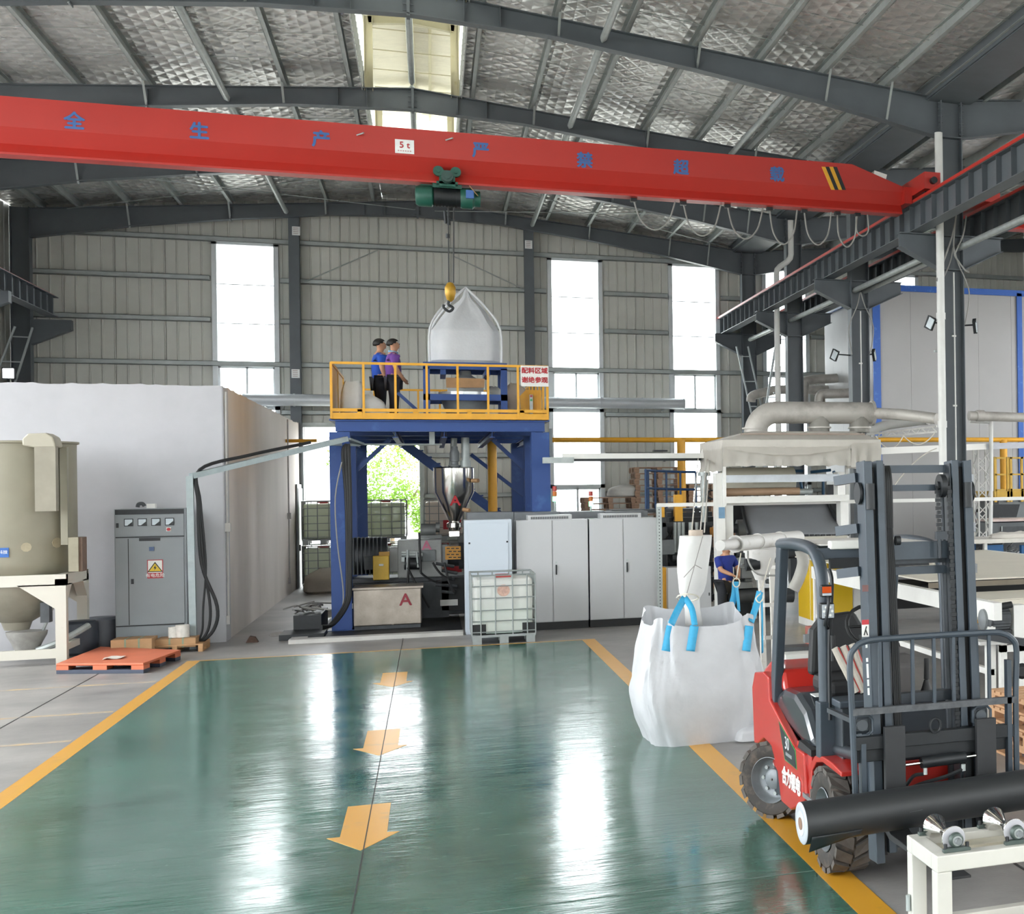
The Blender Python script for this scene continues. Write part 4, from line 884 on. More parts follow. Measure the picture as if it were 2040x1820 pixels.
o = thing('machine_guard', 'dark grey sheet-metal guard boxes behind the white cabinets', 'guard', (2.4, 27.6, 0))
for k in range(4): B('guard_panel', gg, o, ('b', .62 + k * .82, .62 + k * .82 + .81, 27.2, 28.2, .4, 2.14 - .01 * k))
B('guard_foot', dgrey, o, ('b', .7, 3.8, 27.3, 28.1, 0, .4))
for px, py, lb in ((1105, 978, 'signal tower with lit green lamp beside the blue column'), (1177, 988, 'signal tower with lit green lamp before the stacked pallets')):
    q = PW(px, py, 27.7); T = thing('signal_tower', lb, 'signal light', (q.x, 27.7, 2.12), 'signal towers on the machine guard')
    B('stem', galv, T, ('c', (q.x, 27.7, 2.12), (q.x, 27.7, q.z - .2), .018))
    for k, c in enumerate((mat('lamp_red', '#a82a20'), mat('lamp_orange', '#c8702a'), glow('lamp_green_lit', '#7df0b0', 4))): B('lamp', c, T, ('c', (q.x, 27.7, q.z + .0 - .1 * k), (q.x, 27.7, q.z + .095 - .1 * k), .04))
# ------------------------------------------------------------------ pallets
def make_pallet(name, label, loc, group, mt=None, detail=True):
    T = thing(name, label, 'pallet', loc, group); L = V(loc); mt = mt or wood
    bx = lambda x0, x1, y0, y1, z0, z1: ('b', x0 + L.x, x1 + L.x, y0 + L.y, y1 + L.y, z0 + L.z, z1 + L.z)
    if detail:
        for k in range(7): B('plank', mt, T, bx(-.6, .6, -.5 + .148 * k, -.5 + .148 * k + .112, .122, .144))
        for x in (-.55, 0, .55):
            B('stringer', mt, T, bx(x - .05, x + .05, -.5, .5, .1, .122)); B('skid', mt, T, bx(x - .05, x + .05, -.5, .5, 0, .022))
            for y in (-.43, 0, .43): B('block', mt, T, bx(x - .05, x + .05, y - .07, y + .07, .022, .1))
    else:
        B('deck', mt, T, *[bx(-.6, .6, -.5 + .148 * k, -.5 + .148 * k + .112, .122, .144) for k in range(7)]); B('base', mt, T, *[bx(x - .05, x + .05, -.5, .5, 0, .022) for x in (-.55, 0, .55)], *[bx(x - .06, x + .06, y - .07, y + .07, .022, .122) for x in (-.55, 0, .55) for y in (-.43, 0, .43)])
    return T
woodp = mat('old_pallet_wood', '#a88a74', .8, 0, .25, 4, stretch=(1, 5, 5))
ord_ = ['bottom', 'second', 'third', 'fourth', 'fifth', 'sixth', 'seventh', 'eighth', 'ninth', 'tenth', 'eleventh', 'twelfth', 'thirteenth', 'fourteenth', 'fifteenth', 'sixteenth', 'seventeenth', 'eighteenth', 'nineteenth', 'twentieth', 'twenty-first']
proto = None
for u, n, desc in ((4.05, 16, 'lower pallet stack beside the tall window'), (5.25, 21, 'tallest pallet stack behind the blue railing'), (6.55, 18, 'pallet stack behind the yellow post')):
    for k in range(n):
        lb = 'worn wooden pallet, %s from the floor in the %s' % (ord_[k], desc) if k < n - 1 else 'worn wooden pallet on top of the ' + desc
        L = (u + .05 * dirt((k * 3.3, u, 0)), 35 + .06 * dirt((k * 2.1, u, 5)), .146 * k)
        if proto is None: proto = make_pallet('wooden_pallet', lb, L, 'wooden pallets stacked by the gable wall', woodp, False)
        else: dup(proto, L, lb, .04 * dirt((k * 1.7, u, 8)))
sack('plastic_bag', 'white plastic bag lying on the lower pallet stack', 'bag', (4.35, 34.8, 2.34), (.7, .6, .3), 15, cloth, .1, top=.2)

# ------------------------------------------------------------------ drying silo at the plastered wall
silom = mat('silo_paint', '#8e8978', .5, 0, .07, 2); silow = mat('silo_frame', '#c6c2b6', .55, 0, .1, 3, hex2='#aaa290', fac2=.3)
SX, SY = -5.93, 25.4
SI = thing('drying_silo', 'beige drying silo on a white frame, cut off by the picture edge', 'silo', (SX, SY, 0))
B('bin', silom, SI, ('l', [(.7, 1.36), (.78, 1.46), (.8, 1.55), (.8, 3.36), (.835, 3.37), (.835, 3.4), (.3, 3.42)], (SX, SY, 0), (0, 0, 1), 48))
B('cone', mat('silo_cone', '#8d887a', .5, 0, .1, 3), SI, ('l', [(.16, .5), (.2, .62), (.55, .85), (.72, 1.2), (.74, 1.36)], (SX, SY, 0), (0, 0, 1), 40))
for x in (-6.65, -5.2):
    for y in (24.72, 26.1): B('leg', silow, SI, ('b', x - .07, x + .07, y - .07, y + .07, 0, 1.3))
B('frame_ring', silow, SI, ('b', -6.72, -5.13, 24.65, 24.79, 1.2, 1.37), ('b', -6.72, -5.13, 26.03, 26.17, 1.2, 1.37), ('b', -5.27, -5.13, 24.7, 26.1, 1.2, 1.37), ('b', -6.72, -6.58, 24.7, 26.1, 1.2, 1.37)); B('base_rail', silow, SI, ('b', -6.7, -5.2, 24.68, 24.76, .1, .24)); B('base_rail', silow, SI, ('b', -5.24, -5.16, 24.7, 26.1, .2, .3))
for y in (24.65, 26.03): B('gusset', silow, SI, ('p', [(-5.27, 1.22), (-5.27, .85), (-5.75, 1.22)], 'y', y, y + .14))
B('gusset', silow, SI, ('p', [(24.79, 1.22), (24.79, 1.0), (25.05, 1.22)], 'x', -5.27, -5.13), ('p', [(26.03, 1.22), (26.03, .95), (25.75, 1.22)], 'x', -5.27, -5.13))
dk = mat('duct_beige', '#aaa493', .5, 0, .06, 3)
a0, a1 = PW(70, 900, 24.5), PW(112, 900, 24.5); zb, zt = PW(90, 1018, 24.5).z, PW(90, 890, 24.5).z
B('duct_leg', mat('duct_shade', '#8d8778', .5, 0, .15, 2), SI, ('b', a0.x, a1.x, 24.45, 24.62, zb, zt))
B('duct_elbow', dk, SI, ('p', [(a0.x - .15, zt + .02), (a0.x - .15, zt + .12), (a0.x - .08, zt + .2), (a1.x - .12, zt + .21), (a1.x - .03, zt + .15), (a1.x, zt + .04), (a1.x, zt - .01), (a0.x, zt - .01)], 'y', 24.45, 24.9), bevel=.02)
B('side_strip', silom, SI, pb(120, 890, 134, 1085, 24.85, .12)); B('electric_box', mat('silo_box', '#8c8672', .5, 0, .12, 5), SI, pb(136, 1070, 156, 1138, 24.7, .35)); B('box_door', mat('rust_door', '#6f5a4c', .6, 0, .2, 8), SI, pb(156, 1070, 164, 1138, 24.75, .3))
B('motor_box', dgrey, SI, pb(80, 1200, 98, 1240, 24.9, .2))
B('sticker', mat('sticker_blue', '#2a5fa8', .5), SI, ('b', -5.97, -5.83, 24.592, 24.6, PW(5, 1110, 24.6).z, PW(5, 1091, 24.6).z)); text('lettering', '科技', whtxt, SI, (-5.9, 24.585, PW(5, 1100, 24.6).z), (1, 0, 0), (0, 0, 1), .06, .002)
scuff = mat('scuffed_primer', '#aa9f86', .6, 0, .1, 9)
def disc_on(px, py, r): q = PW(px, py, 24.6); a = math.asin(max(-1, min(1, (q.x - SX) / .8))); c = (SX + .803 * math.sin(a), SY - .803 * math.cos(a)); return ('c', (*c, q.z), (c[0] - .01 * math.sin(a), c[1] + .01 * math.cos(a), q.z), r, r, 9)
B('scuff', scuff, SI, disc_on(50, 1090, .07)); B('scuff', scuff, SI, disc_on(103, 1082, .08)); B('scuff', scuff, SI, disc_on(126, 1113, .05))
B('outlet_pot', mat('galv_old', '#9b9994', .5, .3, .15, 7), SI, ('l', [(.12, .1), (.2, .3), (.26, .42), (.27, .48), (.1, .5)], (SX + .15, SY - .1, 0), (0, 0, 1), 20))
B('suction_pipe', galv, SI, ('t', smooth_path([(SX + .3, SY - .2, .18), (SX + .6, SY - .15, .3), (SX + .9, SY + .2, .5)], 4), .05, 8), ('t', smooth_path([(SX + .35, SY - .1, .45), (SX + .5, SY - .3, .75), (SX + .62, SY - .3, 1.1)], 4), .02, 6))
for px, w, c, lb in ((160, 25.9, '#2e333c', 'dark blue round drum behind the leg of the silo frame'), (205, 26.5, '#55585f', 'dark grey plastic drum against the plastered wall')):
    q = PZ(px, 1290); q = V((PW(px, 1260, w).x, w, 0)); o = B('drum', mat('drum' + c, c, .5, 0, .12, 6), None, ('l', [(.2, .02), (.24, .06), (.25, .3), (.24, .52), (.2, .56), (.06, .57)], q, (0, 0, 1), 20)); tag(o, lb, 'drum')
# ------------------------------------------------------------------ grey electrical cabinet
ecm = mat('electric_grey', '#8d9396', .5, 0, .04, 2)
EC = thing('electrical_cabinet', 'grey electrical cabinet with four meters and a yellow danger sign against the plastered wall', 'cabinet', (-4.35, 26.5, 0))
EX0, EX1 = PW(229, 1150, 26.2).x, PW(372, 1150, 26.2).x
Zc = lambda y: PW(300, y, 26.2).z
B('body', ecm, EC, ('b', EX0, EX1, 26.2, 26.9, 0, Zc(1013)), bevel=.005); B('top_rail', blackm, EC, pb(229, 1014, 366, 1024, 26.19, .02))
EXm = PW(257, 1150, 26.2).x
d = B('door', ecm, EC, pb(257, 1072, 367, 1243, 26.18, .02), bevel=.003); B('handle', blackm, d, pb(261, 1153, 266, 1163, 26.16, .02))
B('side_strip', ecm, EC, pb(231, 1072, 256, 1244, 26.185, .015)); B('head_panel', ecm, EC, pb(230, 1026, 366, 1067, 26.185, .015)); B('name_strip', blackm, EC, pb(277, 1071, 319, 1077, 26.17, .012)); B('lock', blackm, EC, pb(231, 1042, 236, 1051, 26.17, .02)); B('badge', mat('badge_blue', '#4a5f82'), EC, pb(297, 1089, 307, 1097, 26.17, .01)); B('gap', blackm, EC, pb(255.6, 1073, 257, 1245, 26.183, .01), pb(230, 1068, 367, 1070, 26.183, .01), pb(231, 1244, 367, 1246, 26.183, .01))
for k in range(4):
    x = 247 + 27.2 * k; g = B('meter', blackm, EC, pb(x, 1033 - k * .6, x + 18, 1048 - k * .6, 26.17, .02)); B('meter_face', mat('meter_glass', '#c9d6dd', .2), g, pb(x + 1.5, 1034.5 - k * .6, x + 16.5, 1046.5 - k * .6, 26.165, .006)); c = PW(x + 16.5, 1046.5 - k * .6, 26.163); B('meter_corner', blackm, g, ('p', [(c.x, c.z), (c.x - .07, c.z), (c.x, c.z + .06)], 'y', 26.16, 26.166))
B('stop_button_plate', white, EC, pb(331, 1050, 341, 1058, 26.175, .01)); q = PW(336, 1054, 26.17); B('stop_button', redtxt, EC, ('c', (q.x, 26.14, q.z), (q.x, 26.175, q.z), .025))
q0, q1 = PW(293, 1115, 26.17), PW(325, 1151, 26.17)
sg = B('danger_sign', mat('sign_red', '#b0373c', .5), EC, ('b', q0.x, q1.x, 26.172, 26.18, q1.z, q0.z)); B('sign_field', white, sg, ('b', q0.x + .012, q1.x - .012, 26.169, 26.174, q1.z + .09, q0.z - .012))
mx = (q0.x + q1.x) / 2; zt, zb = q0.z - .035, q1.z + .105
B('triangle', blktxt, sg, ('p', [(mx - .11, zb), (mx + .11, zb), (mx, zt)], 'y', 26.165, 26.17)); B('triangle', mat('sign_yellow', '#d9b92e', .5), sg, ('p', [(mx - .087, zb + .013), (mx + .087, zb + .013), (mx, zt - .024)], 'y', 26.162, 26.166))
B('bolt_mark', blktxt, sg, ('p', [(mx + .01, zt - .05), (mx - .02, zb + .06), (mx, zb + .06), (mx - .01, zb + .025), (mx + .022, zb + .075), (mx + .004, zb + .075)], 'y', 26.158, 26.163))
text('lettering', '有电危险', whtxt, sg, (mx, 26.168, q1.z + .045), (1, 0, 0), (0, 0, 1), .068, .001)
o = thing('cable_gland', 'grey conduit elbow and white box lying on top of the electrical cabinet', 'fitting', (-4.3, 26.5, Zc(1013)))
B('elbow', dgrey, o, ('t', smooth_path([PW(274, 1010, 26.4), PW(276, 1004, 26.4), PW(284, 1003, 26.4), PW(288, 1008, 26.4)], 4), .03, 8)); B('box', white, o, pb(292, 1003, 309, 1012, 26.4, .15))
# ------------------------------------------------------------------ boxes, rolls, pallets on the floor
tapem = mat('box_tape', '#b79a7b', .4)
def carton(px0, py0, px1, py1, w, d, label):
    T = thing('cardboard_box', label, 'box', (PW((px0 + px1) / 2, 1280, w).x, w + d / 2, 0)); T.location.z = max(0, PW(px0, py1, w).z)
    b = pb(px0, py0, px1, py1, w, d); B('carton', card, T, b, bevel=.008)
    for f in (.35, .68): x = b[1] + (b[2] - b[1]) * f; B('strap', mat('strap_green', '#7e8b72', .5), T, ('b', x - .012, x + .012, b[3] - .003, b[4] + .003, b[5], b[6] + .004))
    B('flap_gap', mat('dark_seam', '#5d4633', .8), T, ('b', b[1] + .01, b[2] - .01, (b[3] + b[4]) / 2 - .006, (b[3] + b[4]) / 2 + .006, b[6], b[6] + .002))
    return b
carton(220, 1273, 303, 1297, 25.3, .5, 'brown strapped cardboard box on the floor before the electrical cabinet')
mk_l = PW(350, 1300, 25.6)
pl = make_pallet('wooden_pallet', 'small wooden pallet under the cardboard box at the foot of the cable post', (mk_l.x, 25.9, 0), 'loose pallets')
pl.scale = (.66, .8, .9)
b2 = carton(309, 1272, 390, 1290, 25.55, .5, 'brown cardboard box on the small wooden pallet')
for k, (px, lb) in enumerate(((346, 'white tape roll on the box, nearer the electrical cabinet'), (364, 'larger white wrapped roll on the box, nearer the cable post'))):
    q = PW(px, 1272, 25.8); o = B('tape_roll', mat('tape_white', '#d9d5cd', .6, 0, .1, 20), None, ('c', (q.x, 25.8, b2[6]), (q.x, 25.8, b2[6] + .17 + .03 * k), .075 + .025 * k, None, 18), ('c', (q.x, 25.8, b2[6] + .17 + .03 * k), (q.x, 25.8, b2[6] + .175 + .03 * k), .04, None, 14)); tag(o, lb, 'roll')
# orange plastic pallet
orm = mat('pallet_orange', '#c66a49', .5, 0, .07, 4); nav = mat('pallet_navy', '#3d4454', .5, 0, .1, 5)
c = [PZ(112, 1342), PZ(286, 1341), PZ(360, 1313), PZ(200, 1306)]; zt = .15
OP = thing('plastic_pallet', 'orange plastic pallet with navy base on the bare floor', 'pallet', (c[0] + c[2]) / 2)
def quad(f, z0, z1): return [(p.x, p.y) for p in f], z0, z1
def lerp2(s, t): return c[0].lerp(c[1], s).lerp(c[3].lerp(c[2], s), t)
def patch(s0, s1, t0, t1, z0, z1): return ('p', [tuple(lerp2(s, t).xy) for s, t in ((s0, t0), (s1, t0), (s1, t1), (s0, t1))], 'z', z0, z1)
B('deck', orm, OP, patch(0, 1, 0, 1, .115, .15), bevel=.008)
for t0, t1 in ((0, .16), (.42, .58), (.84, 1)):
    for s0, s1 in ((0, .14), (.42, .58), (.86, 1)): B('block', orm, OP, patch(s0, s1, t0, t1, .055, .115)); 
    B('runner', nav, OP, patch(0, 1, t0, t1, 0, .055), bevel=.004)
q = lerp2(.52, .3); o = B('crumpled_paper', mat('paper', '#cfc7bd', .7), None, mb=MB().g([[(q.x + .12 * (i - 2) / 2 + .01 * dirt((i, j, 1)), q.y + .16 * (j - 2) / 2, .155 + .05 * abs(dirt((i * 1.3, j * 1.7, 4)))) for i in range(5)] for j in range(5)], smooth=False), solid=.004); tag(o, 'crumpled scrap of packaging lying on the orange pallet', 'paper')
# ladder in the far corner, wall duct, yellow gantry pipe
lad = mat('ladder_alu', '#b9c0c2', .4, .3, .05)
def ladder(p0, p1, p2, w0, label, n=6):
    """two rails between (pixel foot, pixel top) pairs at depth w0"""
    (a0, a1), (b0, b1) = p1, p2; A0, A1, B0, B1 = PW(*a0, w0), PW(*a1, w0), PW(*b0, w0), PW(*b1, w0)
    if A0.z < 4.2 and A1.x > 0: n = int(n * A1.z / (A1.z - A0.z)); A0, B0 = (A1 + (A0 - A1) * (A1.z / (A1.z - A0.z)), B1 + (B0 - B1) * (B1.z / (B1.z - B0.z)))
    T = thing('ladder', label, 'ladder', (A0.x, w0, min(A0.z, B0.z)))
    for a, b in ((A0, A1), (B0, B1)): B('rail', lad, T, ('r', a, b, .06, .04))
    for k in range(n): t = (k + .6) / n; B('rung', lad, T, ('r', A0.lerp(A1, t), B0.lerp(B1, t), .03))
    return T
ladder(0, ((-28, 800), (30, 650)), ((18, 800), (65, 652)), 41.2, 'pale ladder leaning at the dark column in the far corner above the room', 3)
ladder(0, ((1510, 880), (1467, 690)), ((1530, 870), (1490, 690)), 41.2, 'white ladder leaning at the last crane column', 4)
ladder(0, ((1520, 850), (1545, 690)), ((1548, 850), (1552, 690)), 36.8, 'thin ladder hanging beside the white downpipe elbow', 4)
o = thing('flood_lamp', 'lit lamp glowing at the edge of the picture above the plastered room', 'lamp', PW(15, 742, 40.5)); q = o.location.copy(); B('lamp_glass', glow('lamp_lit', '#ffffff', 9), o, ('b', q.x - .1, q.x + .12, 40.5, 40.53, q.z - .13, q.z + .1)); B('lamp_stand', blackm, o, ('b', q.x - .02, q.x + .02, 40.55, 40.59, 4.2, q.z - .1)); B('lamp_case', blackm, o, ('b', q.x - .13, q.x + .15, 40.53, 40.62, q.z - .16, q.z + .13))
ductw = mat('duct_white', '#c6cbcf', .4, .25, .04, 2)
for x0, x1, lb in ((-4.6, -1.8, 'white ventilation duct along the gable wall over the plastered room'), (2.2, 7.0, 'white ventilation duct along the gable wall across the tall windows')):
    o = B('ventilation_duct', ductw, None, ('c', (x0, 41.45, 5.05), (x1, 41.45, 5.05), .16, None, 20)); tag(o, lb, 'duct', 'wall ducts')
    for x in (x0 + .5, x1 - .5): B('duct_bracket', ductw, o, ('r', (x, 41.45, 4.9), (x, 42.2, 4.9), .06))
    for k in range(int((x1 - x0) / 1.2) + 1): B('duct_collar', ductw, o, ('c', (x0 + 1.2 * k, 41.45, 5.05), (x0 + 1.2 * k + .05, 41.45, 5.05), .175, None, 20))
YG = thing('gantry_pipe', 'long yellow horizontal pipe on yellow posts crossing behind the machines', 'pipe', (6.7, 33, 0))
zy = PW(1200, 876, 33).z; B('pipe', yellow, YG, ('c', (2.35, 33, zy), (18.0, 33, zy), .06, None, 12))
for px in (981, 1358, 2000): x = PW(px, 960, 33).x; B('post', yellow, YG, ('c', (x, 33, 0), (x, 33, zy), .1, None, 14))
q = PZ(502, 1279); o = B('broken_brick', mat('debris', '#4d3a30', .8, 0, .2, 20), None, ('p', [(q.x - .09, 0), (q.x + .1, 0), (q.x + .05, .09), (q.x - .03, .11)], 'y', q.y - .06, q.y + .08)); tag(o, 'small dark broken lump on the floor by the room corner', 'brick')

# ------------------------------------------------------------------ calender, hood and ducts
dust = mat('dusty_canvas', '#c9c4bb', .7, 0, .07, 3); cloth2 = film('hood_curtain', '#d2cdc4', .6, .35, .2, 6)
HD = thing('extraction_hood', 'dusty canvas extraction hood with hanging curtains over the calender', 'hood', (6.4, 26.2, 2.9))
hx0, hx1, hy0, hy1 = 4.93, 7.95, 25.0, 27.3; ze0, ze1, zt = 3.25, 3.42, 3.72
def ring(x0, x1, y0, y1, z): return [(x0, y0, z), (x1, y0, z), (x1, y1, z), (x0, y1, z)]
B('roof', dust, HD, mb=MB().g([ring(hx0, hx1, hy0, hy1, ze0), ring(hx0, hx1, hy0, hy1, ze1), ring(5.35, 7.75, 25.4, 26.9, 3.53), ring(5.6, 7.6, 25.6, 26.7, 3.6), ring(6.5, 6.6, 26.1, 26.15, 3.6)], True, False))
B('seam_strip', mat('rust_seam', '#9d8f82', .7), HD, ('r', (5.35, 25.38, 3.54), (7.75, 25.38, 3.54), .03, .03))
def curtain(p, q, z0, z1, n=40, lab=None):
    p, q = V(p), V(q); rows = []; nrm = (q - p).cross(V((0, 0, 1))).normalized()
    for k in range(9):
        t = k / 8; rows.append([p.lerp(q, j / n) + nrm * (.04 * t * math.sin(j * 1.1 + 2 * dirt((j * .3, t, p.x))) + .05 * t * dirt((j * .15, t * 2, 7))) + V((0, 0, z1 + (z0 - z1) * t + .04 * t * dirt((j * .5, 3, p.y)))) for j in range(n + 1)])
    return B('curtain', cloth2, HD, mb=MB().g(rows))
curtain((hx0, hy0, 0), (7.35, hy0, 0), 2.93, 3.3); curtain((7.36, hy0 - .02, 0), (hx1, hy0 - .02, 0), 2.9, 3.36, 14); curtain((hx0, hy1, 0), (hx0, hy0, 0), 2.85, 3.28, 24); curtain((hx1, hy0, 0), (hx1, hy1, 0), 2.9, 3.3, 24)
rows = [[V((5.0 + 2.3 * j / 24, 24.97 - .05 * math.sin(math.pi * j / 24) * (k / 4), 3.3 - (.02 + .1 * k / 4) * math.sin(math.pi * j / 24) - .05 * k / 4 + .02 * dirt((j * .6, k, 1)))) for j in range(25)] for k in range(5)]
B('swag', cloth2, HD, mb=MB().g(rows))
for x in (hx0 + .03, hx1 - .03):
    for y in (hy0 + .05, hy1 - .05): B('hood_post', white, HD, ('b', x - .03, x + .03, y - .03, y + .03, 2.2, 3.3))
ductm = mat('dusty_duct', '#bdb9b2', .55, .25, .12, 3, hex2='#a39e97', fac2=.42)
ED = thing('exhaust_duct', 'thick dusty exhaust duct with elbow on top of the extraction hood', 'duct', (6.8, 26.1, 3.7))
ax = PW(1504, 840, 26.1).x; zc = PW(1640, 822, 26.1).z; xr = PW(1738, 822, 26.1).x
el = [(ax + .42 - .42 * math.sin(t), 26.1, zc - .42 + .42 * math.cos(t)) for t in [1.5708 * k / 8 for k in range(9)]]
B('main_pipe', ductm, ED, ('t', [(xr, 26.1, zc)] + el + [(ax, 26.1, 3.6)], .215, 24))
B('flange', ductm, ED, ('c', (xr - .03, 26.1, zc), (xr + .02, 26.1, zc), .25, None, 24)); B('flange', ductm, ED, ('c', (ax, 26.1, 3.66), (ax, 26.1, 3.69), .25, None, 24))
stainp = mat('sealant', '#8d8a83', .7, 0, .1, 9)
for px in (1632, 1712):
    x = PW(px, 840, 26.1).x; B('branch', stainp, ED, ('c', (x, 26.1, 3.6), (x, 26.1, zc - .02), .2, None, 20)); B('flange', ductm, ED, ('c', (x, 26.1, 3.68), (x, 26.1, 3.71), .235, None, 20))
for x in (ax + .35, ax + .1): pass
o = B('exhaust_pipe', ductm, None, ('t', smooth_path([(xr, 26.1, zc), PW(1800, 826, 25.2), PW(1866, 834, 24.6)], 5), .11, 14)); tag(o, 'thinner grey pipe running from the exhaust duct behind the nearest column', 'pipe')
o = B('exhaust_pipe', ductm, None, ('c', PW(1930, 828, 27), PW(2060, 832, 27), .1, None, 14), ('c', PW(1945, 828, 27), PW(1960, 828, 27), .12, None, 14)); tag(o, 'grey pipe continuing past the nearest column towards the picture edge', 'pipe')
for pts, w, lb in (([(1496, 800), (1500, 788), (1530, 780), (1556, 776)], 38.5, 'pale duct elbow behind the ladder at the last column'), ([(1600, 840), (1602, 770), (1612, 757), (1655, 754)], 37.5, 'pale duct rising to the side of the panel enclosure'), ([(1632, 800), (1636, 786), (1660, 784), (1688, 783)], 36, 'grey duct bend entering the panel enclosure')):
    o = B('duct_bend', ductm, None, ('t', smooth_path([PW(*p, w) for p in pts] + [V((10.66, w, PW(*pts[-1], w).z + .02))], 5), .13, 14)); tag(o, lb, 'duct', 'duct bends at the enclosure')
# calender
CA = thing('calender_machine', 'white calender frame with rollers and a sloping dark grey sheet web', 'machine', (6.2, 25.8, 0))
B('frame_column', white, CA, pb(1428, 942, 1446, 1240, 25.6, .3)); B('frame_column', white, CA, pb(1447, 1000, 1462, 1240, 25.7, .3)); B('frame_column', white, CA, pb(1669, 940, 1684, 990, 25.6, .3)); B('frame_column', white, CA, pb(1676, 985, 1692, 1240, 25.5, .3))
B('cross_beam', mat('beam_bluewhite', '#cdd3da', .45), CA, pb(1440, 945, 1672, 960, 25.55, .12)); B('cross_beam', white, CA, pb(1446, 987, 1692, 1000, 25.45, .15))
rb = mat('roll_beige', '#d6d2c2', .5, 0, .04, 3); rt = mat('roll_tan', '#a98b70', .45, 0, .08, 4)
def roll(px0, px1, py, w, r, m, nm='roller'): a, b_ = PW(px0, py, w), PW(px1, py, w); z = (a.z + b_.z) / 2; B(nm, m, CA, ('c', (a.x, w, z), (b_.x, w, z), r, None, 24))
roll(1440, 1580, 958, 26.6, .27, rb); roll(1440, 1592, 979, 26.0, .075, rt); roll(1592, 1618, 979, 26.0, .06, galv, 'journal'); roll(1468, 1660, 1052, 26.1, .19, mat('roll_grey', '#7c7f80', .4, .3), 'roller'); roll(1455, 1470, 1052, 26.1, .09, dgrey, 'journal'); roll(1432, 1456, 1050, 26.0, .13, dgrey, 'gear_motor')
webm = mat('dark_sheet', '#85878b', .6, 0, .04, 2)
wb = [PW(1477, 1003, 26.4), PW(1650, 1003, 26.4), PW(1690, 1066, 25.2), PW(1492, 1066, 25.2)]; rows = []
for k in range(9):
    t = k / 8; a, b_ = wb[0].lerp(wb[3], t), wb[1].lerp(wb[2], t); rows.append([a.lerp(b_, j / 6) + V((0, 0, -.06 * math.sin(math.pi * t))) for j in range(7)])
B('sheet_web', webm, CA, mb=MB().g(rows), solid=.01)
for s in (0, 6): B('edge_belt', blackm, CA, ('t', [r_[s] + V((0, 0, .02)) for r_ in rows], .035, 6))
B('dark_housing', black, CA, pb(1462, 1003, 1500, 1060, 26.7, .4), pb(1500, 1003, 1670, 1066, 26.9, .3)); B('chain_row', blackm, CA, *[pb(1494 + 11 * k, 1064, 1501 + 11 * k, 1071, 25.15, .08) for k in range(17)])
B('front_beam', mat('dusty_beam', '#b5b1a4', .6, 0, .1, 5), CA, pb(1560, 1068, 1688, 1079, 25.1, .25)); B('under_frame', grey, CA, pb(1440, 1110, 1560, 1122, 25.5, .2), pb(1450, 1160, 1500, 1172, 25.6, .2), pb(1478, 1130, 1560, 1150, 25.7, .4)); B('under_cover', dgrey, CA, pb(1462, 1128, 1498, 1236, 26.6, .4), pb(1498, 1175, 1560, 1236, 26.8, .3)); B('under_valves', galv, CA, *[('c', PW(1470 + 14 * k, 1140 + 17 * (k % 3), 26.3), PW(1482 + 14 * k, 1141 + 17 * (k % 3), 26.3), .05, None, 10) for k in range(6)]); B('side_stand', white, CA, pb(1500, 1128, 1508, 1236, 26.2, .1), pb(1546, 1128, 1553, 1236, 26.2, .1), pb(1500, 1128, 1553, 1136, 26.2, .1)); B('under_rolls', dgrey, CA, ('c', PW(1460, 1185, 25.8), PW(1580, 1185, 25.8), .14), ('c', PW(1465, 1100, 25.9), PW(1600, 1100, 25.9), .12))
m = MB()
for a, b_ in (((1560, 938), (1600, 938)), ((1615, 940), (1655, 936)), ((1660, 938), (1670, 958)), ((1592, 945), (1600, 985)), ((1640, 950), (1640, 985)), ((1622, 955), (1662, 955))): m.c(PW(*a, 27.4), PW(*b_, 27.4), .03, None, 8)
B('blue_piping', mat('pipe_blue', '#2c5878', .5), CA, mb=m)
B('roll_drive', dgrey, CA, pb(1650, 965, 1662, 985, 26.2, .2), pb(1545, 1043, 1562, 1050, 26.0, .2)); B('blue_tag', mat('tag_blue', '#6d91ae', .5), CA, pb(1432, 1010, 1444, 1032, 25.58, .01))
# die station to the left of it
DS = thing('die_station', 'cluttered dark die station with columns, pipes and a hand wheel behind the white film tube', 'machine', (4.9, 27.2, 0))
B('frame', dgrey, DS, pb(1318, 1010, 1328, 1240, 27, .2), pb(1400, 955, 1412, 1240, 27.2, .2), pb(1320, 1040, 1430, 1048, 27, .15), pb(1340, 1105, 1430, 1112, 27, .15)); B('cylinders', galv, DS, *[('c', PW(x, 1040, 26.8), PW(x, 1100, 26.8), .035 + .01 * (k % 2), None, 10) for k, x in enumerate((1345, 1353, 1361, 1376, 1388))])
B('yellow_bracket', yellow, DS, pb(1345, 985, 1360, 1038, 26.9, .2), pb(1316, 1005, 1324, 1030, 26.9, .15)); B('terminal_box', grey, DS, pb(1318, 1075, 1344, 1104, 26.6, .15))
m = MB(); rnd = random.Random(11)
for k in range(16):
    a = (1322 + rnd.random() * 110, 1015 + rnd.random() * 130); b_ = (a[0] + rnd.uniform(-30, 30), a[1] + rnd.uniform(10, 50)); m.t(curve_pts(PW(*a, 27.1), PW(*b_, 26.9), .1, 5), .02, 5)
B('hoses', black, DS, mb=m); B('blocks', dgrey, DS, *[pb(1322 + rnd.random() * 95, y, 1322 + rnd.random() * 10 + 98, y + 12, 27.3 + .05 * k, .3) for k, y in enumerate((1030, 1060, 1090, 1120, 1150, 1185))], pb(1330, 1020, 1420, 1200, 27.8, .2))
